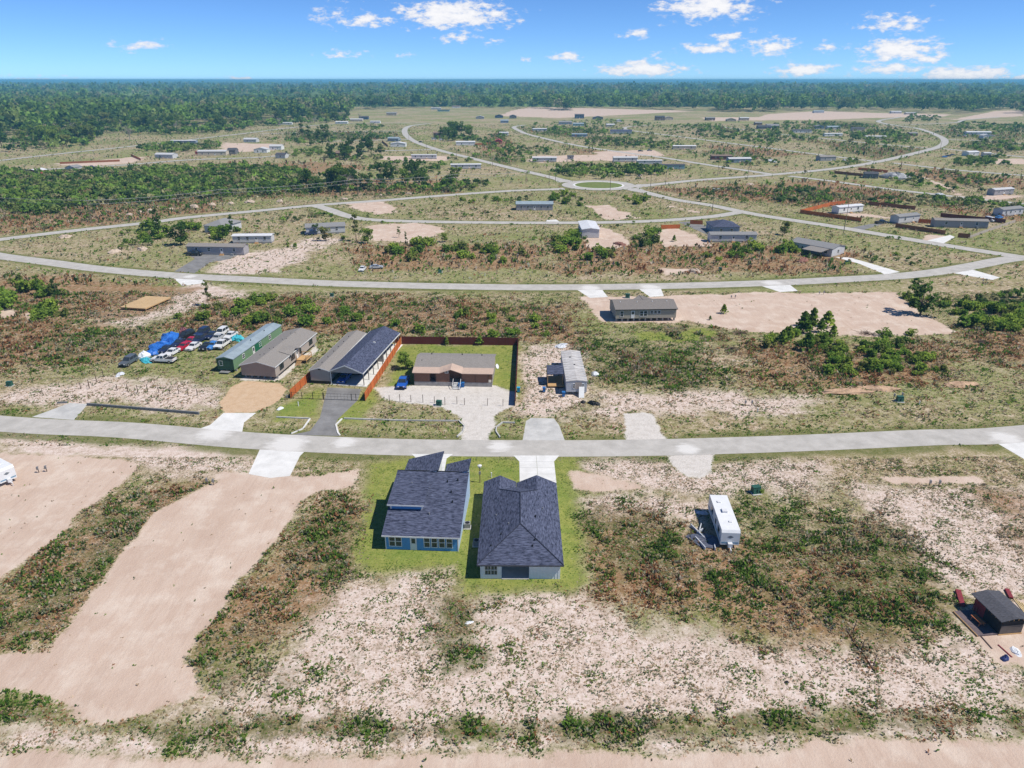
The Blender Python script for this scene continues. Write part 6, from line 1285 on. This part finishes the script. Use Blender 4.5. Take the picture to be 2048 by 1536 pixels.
# gate
a = np.array(G(584,797)); b = np.array(G(730,802)); t = thing('gate', 'black wire gate with posts across the carport driveway', 'gate', (*a, 0)); d = b-a; L_ = np.linalg.norm(d); u = d/L_
for f in (0,.14,.29,.43,.44,.82,.88,1): c = u*L_*f; part('post', MB().box(c[0]-.05,c[0]+.05,c[1]-.05,c[1]+.05,-.02,1.5), DARK, t)
for z in (.15,.8,1.38): c = u*L_; part('rail', MB().tube((0,0,z),(c[0],c[1],z),.025,.025,4), DARK, t)
for f in np.linspace(.45,.81,9): c = u*L_*f; part('bar', MB().tube((c[0],c[1],.15),(c[0],c[1],1.38),.015,.015,4), DARK, t)
# far fences
fence([(1600,427),(1722,444)], 1.9, OR_F, 'orange fence along the front of the white trailer yard', 5)
fence([(1600,427),(1660,412),(1690,408)], 1.9, OR_F, 'orange fence along the left side of the white trailer yard', 5)
fence([(1736,410),(1830,420)], 1.9, BRN_F, 'red-brown fence behind the white trailer yard', 5)
fence([(1790,455),(1890,470)], 1.9, BRN_F, 'brown fence along the road in front of the taupe home', 5); fence([(1836,446),(1868,448)], 1.9, OR_F, 'short orange fence between the pale grey home and the taupe home', 4)
fence([(1915,475),(1939,477)], 1.9, BRN_F, 'short brown fence piece at the drive of the taupe home', 3); fence([(1939,477),(1985,460),(2030,445)], 1.3, mat('fence_pale', (.42,.36,.30), rough=.8), 'pale rail fence right of the taupe home', 4)
fence([(1880,434),(2010,447)], 1.9, RED_F, 'dark red fence behind the taupe home', 5)
fence([(1322,458),(1360,457)], 1.8, OR_F, 'short tan fence at the top of the sand pad', 4); fence([(1916,449),(1940,449)], .1, BRN_F, 'low kerb of timber in the taupe home yard', 4) if False else None
fence([(1668,347),(1725,353)], 1.9, BRN_F, 'dark brown fence left of the scrap heap', 6); fence([(1716,340),(1775,346)], 1.9, OR_F, 'orange-brown fence behind the scrap heap', 6)
fence([(120,328),(240,323)], 1.5, BRN_F, 'orange fence front of the sandy yard at far left', 8); fence([(262,312),(282,321)], 1.8, OR_F, 'orange fence on the right of the sandy yard at far left', 5)
fence([(950,291),(995,288)], 2.0, BRN_F, 'red-brown fence between the long white shed and the red barn', 6); fence([(764,284),(776,294)], 1.9, BRN_F, 'brown fence left of the white metal gable building', 5)
fence([(1380,448),(1405,449)], 1.8, OR_F, 'small orange fence left of the dark blue hip roof', 3)
fence([(436,458),(455,462)], 1.8, BRN_F, 'brown fence at the right rear of the grey hip roofed house', 3)
# low block kerbs and culvert headwalls
def headwall(px_pts, h, m, label, w=.22):
    P = [np.array(p) for p in PG(px_pts)]; t = thing('retaining_wall', label, 'wall', (*P[0], 0)); O = P[0]
    for a, b in zip(P[:-1], P[1:]):
        L_ = np.linalg.norm(b-a); n = max(1, int(L_/1.2)); u = (b-a)/L_; nn = np.array((-u[1],u[0]))*w/2
        for i in range(n):
            p, q = a+u*L_*i/n-O, a+u*(L_*(i+1)/n-.03)-O; part('block', MB().hexa([(*(p-nn),-.02),(*(q-nn),-.02),(*(q+nn),-.02),(*(p+nn),-.02),(*(p-nn),h),(*(q-nn),h),(*(q+nn),h),(*(p+nn),h)]), m, t)
    return t
BLKD = mat('block_dark', (.17,.175,.18), rough=.9, var=.15, scale=2)
headwall([(175,811),(290,820),(399,829)], .55, BLKD, 'dark grey low block wall below the car lot', .3)
headwall([(115,807),(135,806)], .35, BLKD, 'tiny grey culvert end left of the grey driveway')
headwall([(553,835),(620,838)], .25, CONC_G, 'pale kerb left of the asphalt driveway'); headwall([(620,838),(606,858),(582,868)], .15, CONC_W, 'curved white kerb on the left mouth of the asphalt driveway', .3); headwall([(684,838),(672,850),(676,866),(680,871)], .15, CONC_W, 'curved white kerb on the right mouth of the asphalt driveway', .3)
headwall([(688,838),(800,842),(918,843)], .28, CONC_G, 'long pale kerb wall in front of the porch house lot'); headwall([(918,843),(929,854),(926,864),(914,875)], .3, CONC_G, 'curved kerb end left of the gravel drive'); headwall([(1030,847),(1005,846),(993,855),(992,864),(1000,876)], .3, CONC_G, 'curved kerb right of the gravel drive')
# fence posts standing in rows
RUSTP = mat('rusty_post', (.10,.065,.05), rough=.9, var=.3)
def post_row(pts, h, lab, m=RUSTP):
    for px, py in pts: x, y = G(px, py); o = link('fence_post', MB().box(x-.05,x+.05,y-.05,y+.05,-.03,h*random.uniform(.9,1.1)).box(x-.03,x+.03,y-.09,y-.052,h*.55,h*.75).mesh('fence_post'), m); tag(o, lab, 'post', lab)
post_row([(779,804),(800,804),(822,804),(846,805),(869,806),(890,810),(914,808),(929,810),(975,811),(1006,812)], 1.6, 'bare steel fence post across the gravel yard of the porch house')
post_row([(162,778),(179,777),(235,781),(256,783),(276,785),(296,784),(318,786),(340,788),(358,788),(376,790),(395,791)], 1.5, 'thin fence post in the row in front of the car lot')
post_row([(207,753),(193,762),(178,771)], 1.5, 'thin fence post in the slanting row left of the car lot')
post_row([(1031,697+14),(1125,598),(1135,600),(1066,600)], 1.2, 'thin stake near the tan home on piers')
# utility boxes, pedestals, meters
TBX = mat('utility_green', (.03,.10,.07), rough=.5, var=.1)
def utility_box(px, py, lab, s=1.0):
    t = thing('transformer_box', lab, 'utility box', (*G(px, py), 0), random.uniform(-.3,.3)); t.scale = (s,s,s)
    part('pad', MB().box(-.75,.75,-.7,.7,-.02,.12), CONC_G, t); part('cabinet', MB().hexa([(-.6,-.5,.12),(.6,-.5,.12),(.6,.5,.12),(-.6,.5,.12),(-.58,-.3,1.1),(.58,-.3,1.1),(.58,.48,1.1),(-.58,.48,1.1)]), TBX, t); part('lid', MB().box(-.63,.63,-.36,.53,1.1,1.17), TBX, t); part('door_seam', MB().box(-.01,.01,-.515,-.4,.2,.9), DARK, t)
for px, py, lab, s in [(1511,986,'green transformer box with a bush beside it, right of the travel trailer',1.05),(20,772,'green utility box at the left edge above the near road',.9),(878,811,'green utility box among the steel posts of the porch house yard',.9),(1799,803,'green utility box in the dry grass at the right',1.0),(880,546,'small green utility box beside the second road',.9),(1440,541,'green utility box right of the pale sand patch by the second road',.9),(1693,527,'green utility box below the carport house drive',.9),(664,593,'dark utility box on the verge below the second road',.8),(1255,596,'dark green utility box behind the tan home on piers',1.1)]: utility_box(px, py, lab, s)
def meter_post(px, py, h, lab, globe=False):
    t = thing('meter_post', lab, 'utility post', (*G(px, py), 0)); part('post', MB().tube((0,0,-.05),(0,0,h),.07,.06,6), mat('post_wood', (.16,.10,.07), rough=.9), t); part('meter_box', MB().box(-.17,.17,-.2,-.07,h*.55,h*.55+.5), STEEL, t)
    if globe: part('lamp_head', MB().tube((0,0,h-.02),(0,-.0,h+.28),.28,.36,10).tube((0,0,h+.28),(0,0,h+.42),.36,.12,10), M_WHITE, t)
    else: part('cap', MB().box(-.12,.12,-.12,.12,h,h+.08), STEEL, t)
meter_post(960, 965, 2.9, 'brown meter post with white head between the two new houses', True)
for px, py, lab in [(415,968,'meter post on the left of a pair beside the sand strip'),(428,970,'meter post on the right of a pair beside the sand strip'),(78,945,'left leaning meter post near the white trailer at the left edge'),(94,943,'right meter post near the white trailer at the left edge'),(1490,811,'left meter post of the pair in the dry lot right of the old trailer'),(1503,811,'right meter post of the pair in the dry lot right of the old trailer'),(1787,797,'left meter post behind the green utility box at right'),(1803,795,'right meter post behind the green utility box at right'),(1858,972,'left meter post on the pale lot at right'),(1877,972,'right meter post on the pale lot at right'),(1638,590,'left meter post at the top of the big sand lot'),(1647,589,'right meter post at the top of the big sand lot'),(1462,598,'left meter post on sand behind the young pine'),(1470,597,'right meter post on sand behind the young pine'),(1965,565,'left meter post by the right end driveway of the second road'),(1972,564,'right meter post by the right end driveway of the second road'),(575,800,'meter post beside the black gate')]: meter_post(px, py, 1.05, lab)
def marker(px, py, lab): x, y = G(px, py); o = link('pipe_stub', MB().tube((x,y,-.05),(x,y,.8),.09,.08,7).tube((x,y,.8),(x,y,.9),.12,.12,7).mesh('pipe_stub'), WHITE); tag(o, lab, 'pipe')
for px, py, lab in [(1515,824,'white pipe stub in dry grass right of the pale driveway'),(1838,810,'white pipe stub right of the green utility box'),(983,955,'white pipe stub on the grass beside the meter post'),(597,812,'white pipe stub on the lawn by the asphalt driveway'),(786,545,'white marker post beside the silver junk car'),(885,547,'white marker beside the small utility box'),(970,552,'white marker on the verge of the second road')]: marker(px, py, lab)
# bins
def bin_(px, py, c, lab, h=1.1, z=0, off=(0,0)):
    x, y = G(px, py); t = thing('wheeled_bin', lab, 'bin', (x+off[0], y+off[1], z)); part('tub', MB().hexa([(-.25,-.28,.08),(.25,-.28,.08),(.25,.28,.08),(-.25,.28,.08),(-.32,-.36,h-.1),(.32,-.36,h-.1),(.32,.36,h-.1),(-.32,.36,h-.1)]), c, t); part('lid', MB().box(-.34,.34,-.39,.38,h-.1,h), c, t)
    for s in (-1,1): part('wheel', MB().tube((s*.24,.3,.11),(s*.33,.3,.11),.11,.11,8), RUB, t)
BINB = mat('bin_blue', (.03,.16,.42), rough=.5); BINC = mat('bin_cyan', (.03,.33,.55), rough=.5)
bin_(920, 776, BINB, 'left blue wheeled bin right of the porch steps'); bin_(926, 774, BINB, 'right blue wheeled bin right of the porch steps'); bin_(1037, 784, BINC, 'cyan wheeled bin beside the dark red fence'); bin_(1088, 784, BINB, 'blue bin under the shingled porch of the old trailer'); bin_(1127, 793, BINB, 'blue barrel-like bin at the corner of the old trailer')
# power poles, lamp posts and lines
POLEM = mat('pole_wood', (.20,.155,.12), rough=.9, var=.2, scale=3, stretch=(3,3,.3)); WIREM = mat('wire', (.30,.31,.31), rough=.6)
def power_pole(px, py, h, lab, arm=True, lamp=False, rz=0.0):
    x, y = G(px, py); t = thing('lamp_post' if lamp else 'power_pole', lab, 'lamp post' if lamp else 'power pole', (x, y, 0), rz); part('shaft', MB().tube((0,0,-.1),(0,0,h),.16,.10,7), POLEM, t)
    if arm:
        a = part('crossarm', MB().box(-1.1,1.1,-.16,-.04,h-.6,h-.45), POLEM, t)
        for s in (-1,0,1): part('insulator', MB().tube((s*.95,-.1,h-.45),(s*.95,-.1,h-.2),.06,.04,6), M_WHITE, a)
    if lamp: part('lamp_arm', MB().tube((0,0,h-.3),(1.5,-.1,h+.1),.05,.04,5), STEEL, t); part('lamp_head', MB().box(1.2,2.3,-.3,.1,h+.02,h+.2), M_WHITE, t); part('lamp_head', MB().box(-.9,.2,-.3,.1,h+.02,h+.2), M_WHITE, t)
    return np.array((x, y, h))
PP = [power_pole(-180, 425, 10.5, 'power pole beyond the left edge', rz=.2), power_pole(184, 447, 10.5, 'nearest power pole with two wires at the left beside the third road', rz=.2), power_pole(446, 414, 9, 'faint power pole above the third road at the left', rz=.2), power_pole(717, 394, 9.8, 'power pole in front of the dark grove', rz=.2), power_pole(913, 379, 9, 'power pole right of the dark grove beside the third road', rz=.2), power_pole(1052, 366, 7.5, 'power pole left of the roundabout by the third road mouth', rz=.2)]
def span(a, b, off, lab, sag=.9, r=.022):
    mb = MB(); pts = []
    for i in range(13): f = i/12; pts.append((a[0]+(b[0]-a[0])*f, a[1]+(b[1]-a[1])*f, a[2]+off+(b[2]-a[2])*f-sag*4*f*(1-f)))
    for p, q in zip(pts[:-1], pts[1:]): mb.tube(p, q, r, r, 4, False)
    o = link('power_line', mb.mesh('power_line'), WIREM); tag(o, lab, 'power line')
nmz = ['left of the nearest pole', 'between the nearest and second pole', 'between the second pole and the grove pole', 'in front of the dark grove', 'between the grove and the roundabout']
for i in range(5):
    span(PP[i], PP[i+1], -.2, 'upper pale power line '+nmz[i], r=.075); span(PP[i], PP[i+1], -1.9, 'lower pale power line '+nmz[i], r=.06)
for px, py, h, lab, arm, lamp in [(1098,371,8,'pole at the left tip of the roundabout verge',False,False),(1111,364,8.5,'lamp post left of the roundabout island',False,True),(1220,385,10.5,'twin lamp post in front of the roundabout island',False,True),(1301,374,9,'left pole right of the roundabout',False,False),(1331,369,8,'second pole right of the roundabout',False,False),(1424,426,11.5,'tall twin lamp post at the south-east road',False,True),(1435,351,8,'pole beside the east road before the junction',False,False),(1495,357,9,'pole in the fork of the east road',False,False),(1687,466,13,'tall dark pole in front of the orange fenced yard',False,False),(853,301,8,'pole beside the north-west road at the bend',False,False),(913,318,8,'pole halfway along the north-west road',False,False),(985,335,8,'pole on the lower north-west road',False,False),(818,279,8,'pole at the top of the north-west road bend',False,False),(1836,312,8,'pole at the top of the east road hill',False,False),(1880,300,8,'pole at the outer bend of the east road',False,False),(1910,292,8,'pole right of the east road bend',False,False),(1747,328,8,'pole at the east road crossing',False,False),(1608,345,7,'pole left of the east road near the fork',False,False),(1872,245,9,'pole near the far right scrub',False,False)]:
    power_pole(px, py, h, lab, arm, lamp)
# ---- dark shed with deck and picnic bench, bottom right
a = np.array(G(1996,1270)); t = thing('shed', 'small black shed with dark gable roof and open rafters at the lower right', 'shed', (a[0], a[1], 0), math.radians(6)); BLKW = mat('tar_paper', (.022,.02,.024), rough=.8, var=.3); REDW = mat('wood_red', (.22,.03,.04), rough=.7)
Ws, Ds = 2.9, 4.4; FOOTPRINTS.append([(a[0]-3.6,a[1]-.3),(a[0]+3.4,a[1]-.3),(a[0]+3.4,a[1]+5),(a[0]-3.6,a[1]+5)])
part('wall', MB().box(0, Ws, 0, Ds, .12, 1.95), BLKW, t); part('front_panel', MB().box(.05, Ws-.05, -.03, -.004, .15, 1.35), mat('panel_grey_brown', (.12,.10,.09), rough=.8), t); part('side_panel', MB().box(-.03,-.004,2.6,Ds-.05,.2,1.9), REDW, t)
rf = part('roof', MB().slab([(-.45,-.35,2.25),(Ws/2,-.35,2.62),(Ws/2,Ds+.35,2.62),(-.45,Ds+.35,2.25)], .08).slab([(Ws/2,-.35,2.62),(Ws+.4,-.35,2.3),(Ws+.4,Ds+.35,2.3),(Ws/2,Ds+.35,2.62)], .08), SH_DARK, t)
for i in range(8): part('rafter', MB().box(-.3,.05,.15+i*.58,.21+i*.58,1.96,2.16), WOODN, rf)
for i in range(5): part('stud', MB().box(.2+i*.6,.28+i*.6,-.02,.06,1.96,2.3), WOODN, rf)
part('sill', MB().box(-.05,Ws+.05,-.1,Ds+.05,0,.116), WOODN, t); part('deck', MB().box(-2.6,-.06,.0,Ds-.2,0,.16), mat('deck_grey', (.13,.10,.105), rough=.8, var=.25, scale=3), t); part('deck_edge', MB().box(-2.68,-2.605,-.05,Ds-.2,0,.2), WOODN, t)
b = thing('picnic_bench', 'orange wooden bench on the deck of the black shed', 'bench', (t.location[0]-1.35, t.location[1]+1.9, .16), math.radians(10)); OW = mat('bench_orange', (.50,.16,.06), rough=.7)
for i in range(3): part('plank', MB().box(-.33+i*.22,-.13+i*.22,-.8,.8,.5,.54), OW, b)
for y in (-.6,.6):
    for s in (-1,1): part('leg', MB().hexa([(s*.38-.03,y-.04,0),(s*.38+.03,y-.04,0),(s*.38+.03,y+.04,0),(s*.38-.03,y+.04,0),(s*.2-.03,y-.04,.5),(s*.2+.03,y-.04,.5),(s*.2+.03,y+.04,.5),(s*.2-.03,y+.04,.5)]), OW, b)
hr = thing('handrail', 'bent wooden handrail at the back of the shed deck', 'railing', (t.location[0]-.9, t.location[1]+3.6, .16))
for x in (0,.4): part('rail', MB().tube((x,0,0),(x+.1,.2,.9),.03).tube((x+.1,.2,.9),(x+.55,.55,1.1),.03), mat('rail_tan', (.28,.18,.12), rough=.8), hr)
def plank(p, q, w, m, lab, z=.06, nm='plank'):
    A = np.array(G(*p)); B = np.array(G(*q)); u = (B-A)/np.linalg.norm(B-A); n = np.array((-u[1],u[0]))*w/2; o = link(nm, MB().hexa([(*(A-n),.0),(*(B-n),.0),(*(B+n),.0),(*(A+n),.0),(*(A-n),z),(*(B-n),z),(*(B+n),z),(*(A+n),z)]).mesh(nm), m); tag(o, lab, 'plank' if nm == 'plank' else 'beam')
plank((1915,1183),(1924,1213), .6, REDW, 'dark red beam lying left of the black shed', .35, 'beam'); plank((1950,1182),(1962,1204), .15, WOODN, 'pale plank lying behind the shed deck'); plank((2013,1180),(2022,1198), .5, REDW, 'red board stack behind the black shed', .25, 'beam')
for i in range(4): plank((2026+i*6,1197+i*3),(2052+i*4,1230+i*2), .12, mat('lumber_yellow', (.58,.45,.24), rough=.8), ['innermost','second','third','outermost'][i]+' yellow lumber strip right of the black shed', .1)
plank((1920,1215),(1950,1258), .14, WOODN, 'pale timber along the left of the shed deck', .1); plank((1952,1262),(1984,1298), .1, mat('pole_dark', (.10,.07,.06), rough=.9), 'dark pole lying below the black shed', .09); plank((1996,1290),(2024,1315), .12, REDW, 'reddish pole lying in the rubbish below the shed', .09)
def lump(px, py, r, h, m, lab, nm, cat, seed=0, n=3, off=(0,0)):
    """crumpled heap: displaced dome"""
    x, y = G(px, py); rng = np.random.default_rng(seed); mb = MB(); nu, nv = 14, 5; ring = []
    for j in range(nv):
        f = j/(nv-1); a = f*math.pi/2
        for i in range(nu): b = 2*math.pi*i/nu; k = 1+rng.uniform(-.22,.22); mb.v.append((math.cos(b)*math.cos(a)*r[0]*k, math.sin(b)*math.cos(a)*r[1]*k, max(-.02 if j == 0 else .03, math.sin(a)*h*(1+rng.uniform(-.25,.25)) - (.02 if j == 0 else 0))))
    for j in range(nv-1):
        for i in range(nu): mb.f.append((j*nu+i, j*nu+(i+1) % nu, (j+1)*nu+(i+1) % nu, (j+1)*nu+i))
    o = link(nm, mb.mesh(nm), m); o.location = (x+off[0], y+off[1], 0); o.rotation_euler = (0,0,rng.uniform(0,6)); tag(o, lab, cat); return o
TARP = mat('tarp_blue', (.03,.15,.50), rough=.45, var=.3, scale=2.5, bump=.6); TEAL = mat('tarp_teal', (.06,.42,.50), rough=.5, var=.25, scale=3, bump=.5); SILV = mat('sheet_silver', (.55,.57,.60), rough=.4, var=.2, scale=3); SAC = mat('plastic_white', (.68,.70,.72), rough=.5)
lump(343,680,(2.4,3.8),1.8,TARP,'large blue tarp over a heap at the left of the car lot','tarp_heap','tarp',1); lump(322,696,(2.5,3.2),1.5,TARP,'second blue tarp heap nearer the white pickup','tarp_heap','tarp',2); lump(306,708,(2.0,1.5),1.2,TARP,'small dark blue tarp heap right of the white tank','tarp_heap','tarp',3)
lump(289,715,(1.5,1.3),1.5,SAC,'white rounded tank left of the blue tarps','tank','tank',4); lump(293,722,(2.2,1.2),.7,TEAL,'teal plastic sheet below the white tank','plastic_sheet','sheet',5); lump(475,680,(1.6,1.6),1.2,TEAL,'teal tarp heap right of the parked cars','tarp_heap','tarp',6)
lump(240,750,(1.3,.7),.5,SILV,'grey scrap heap in front of the dark grey car','scrap_heap','scrap',7); lump(370,672,(1.6,1.4),2.1,mat('junk_red', (.30,.05,.05), rough=.7, color2=(.1,.1,.12), scale=6),'red and black junk heap at the back of the car lot','scrap_heap','scrap',8)
lump(1408,1082,(1.6,2.6),.45,mat('sheet_slate', (.10,.11,.15), rough=.5, var=.4, scale=4),'dark slate sheet pile left of the travel trailer','scrap_heap','scrap',9)
for i, (p, q) in enumerate([((1381,1053),(1408,1080)),((1402,1052),(1397,1070)),((1390,1078),(1410,1100)),((1428,1093),(1430,1102)),((1394,1068),(1406,1062))]): plank(p, q, .12, SILV, ['longest','upright','lower slanting','tiny','short upper'][i]+' pale metal strip on the scrap left of the travel trailer', .5)
lump(1405,1027,(.9,.4),.35,SILV,'grey boards lying behind the travel trailer','scrap_heap','scrap',10)
lump(1180,692,(2.0,1.2),.5,SILV,'silver metal sheets lying behind the old trailer','scrap_heap','scrap',11,off=(-7,0)); lump(1188,808,(1.4,.8),.6,DARK,'black rubbish right of the old trailer','scrap_heap','scrap',12); lump(1166,805,(.7,.5),.4,DARK,'dark rubbish bag near the leaning panel','scrap_heap','scrap',13); lump(1190,750,(.9,.9),.8,SAC,'white junk heap right of the old trailer','scrap_heap','scrap',14)
lump(560,818,(.8,.5),.35,SAC,'white tub on the lawn left of the asphalt driveway','tub','tub',15); lump(939,1245,(.55,.25),.08,SAC,'white plastic scrap on the weeds below the houses','plastic_sheet','sheet',16); lump(2010,1318,(.55,.35),.5,mat('junk_navy', (.03,.05,.16), rough=.5),'dark blue bag of rubbish below the black shed','rubbish_bag','rubbish',17); lump(2032,1303,(.8,.5),.2,SAC,'white sheet on the ground below the black shed','plastic_sheet','sheet',18); lump(1573,1365,(.3,.2),.15,DARK,'small dark scrap on the pale sand at the bottom','scrap_heap','scrap',19)
lump(1790,357,(10,5),3.5,mat('scrap_grey', (.10,.10,.11), rough=.6, color2=(.55,.55,.55), scale=1.6),'grey and white scrap heap right of the dark grey hut','scrap_heap','scrap',20); lump(1543,323,(6,3),1.6,SAC,'white debris heap by the diagonal road','scrap_heap','scrap',21); lump(1880,390,(3,2),1,SAC,'white junk pile on the far right meadow','scrap_heap','scrap',22); lump(1606,522,(3.5,1.6),1.2,mat('soil_red', (.25,.12,.09), rough=.95, var=.3, scale=2),'reddish earth heap below the junk yard','earth_heap','earth',23); lump(1240,489,(3.2,1.6),.9,MATS['soil_red'],'reddish earth heap beside the white metal building yard','earth_heap','earth',24)
# spoil heaps along the third road
SOIL = mat('spoil_sand', (.50,.40,.31), rough=.95, var=.2, scale=1.5, bump=.3)
for k, (px, py) in enumerate([(283,425),(300,424),(342,420),(388,416),(260,430),(425,412),(462,408),(500,405),(560,404),(690,399),(760,392),(820,388)]): lump(px, py, (random.uniform(1.6,3),random.uniform(1.2,2)), random.uniform(.8,1.9), SOIL, 'pale earth heap in the row above the third road', 'earth_heap', 'earth', 40+k).__setitem__('group', 'earth heaps above the third road')
for k, (px, py) in enumerate([(130,475),(285,500),(230,505),(1390,545),(1500,370),(1280,352)]): lump(px, py, (2.6,1.6), 1.2, SOIL, ['pale earth bank at the left end of the third road','pale pointed earth heap left of the black pickup','low broken earth wall left of the black pickup','pale sand bank beside the second road','pale stump heap near the east road','pale heap right of the roundabout scrub'][k], 'earth_heap', 'earth', 60+k)
for k, (px, py, rx) in enumerate([(1690,785,6),(1750,778,5),(1920,770,4)]): lump(px, py, (rx,1.3), .7, mat('soil_orange', (.46,.31,.20), rough=.95, var=.3, scale=1.2, bump=.4), ['left orange earth bank below the right thicket','middle orange earth bank below the right thicket','right orange earth bank below the right thicket'][k], 'earth_heap', 'earth', 70+k).rotation_euler.z = [.04,-.05,.08][k]
for k, (px, py, lab) in enumerate([(1735,668,'dark brush heap at the lower edge of the big sand lot'),(1480,668,'brown brush heap between the tan home and the pines'),(1462,700,'small dark brush heap in the dry meadow'),(1960,685,'brush heap at the foot of the right thicket')]):
    x, y = G(px, py); rng = np.random.default_rng(80+k); mb = MB()
    for q in range(70): a_ = rng.uniform(0,6.28); r_ = rng.uniform(0,2.0); b_ = np.array((math.cos(a_)*r_, math.sin(a_)*r_*.7, rng.uniform(0,.5))); e_ = b_+rng.normal(size=3)*np.array((.9,.9,.35)); e_[2] = abs(e_[2])+.05; mb.tube(b_, e_, .05, .02, 3, False)
    o = link('brush_heap', mb.mesh('brush_heap'), mat('brush_brown', (.13,.085,.065), rough=.95)); o.location = (x, y, 0); tag(o, lab, 'brush heap')
# fallen pole and stakes in the foreground
DKP = MATS['pole_dark']
for p, q, lab in [((1691,1257),(1740,1330),'long dark pole lying on the pale sand left of the shed'),((1720,1300),(1745,1338),'second dark pole crossing the long one')]: plank(p, q, .13, DKP, lab, .12, 'beam')
for px, py, lab in [(1722,1300,'left leaning stake beside the fallen pole'),(1746,1332,'right leaning stake beside the fallen pole'),(1706,1262,'upper stake beside the fallen pole')]:
    x, y = G(px, py); o = link('stake', MB().tube((x,y,-.05),(x+.25,y+.15,1.5),.06,.04,6).tube((x+.1,y+.06,.55),(x+.35,y+.12,.8),.03,.02,5).mesh('stake'), DKP); tag(o, lab, 'stake')
# ---------------------------------------------------------------- cover, masses, haze
scatter_cover(); scatter_masses()
hz = MB().box(-33500, 33500, -400, 42300, -1, 66); h = link('haze', hz.mesh('haze')); h['kind'] = 'stuff'; h['label'] = 'thin blue air haze over the land'
hm = bpy.data.materials.new('haze'); hm.use_nodes = True; hn = hm.node_tree.nodes; hn.remove(hn['Principled BSDF']); pv = hn.new('ShaderNodeVolumePrincipled'); pv.inputs['Color'].default_value = (.27,.72,.97,1); pv.inputs['Density'].default_value = 1.5e-4; pv.inputs['Anisotropy'].default_value = 0.0
hm.node_tree.links.new(pv.outputs[0], hn['Material Output'].inputs['Volume']); h.data.materials.append(hm)
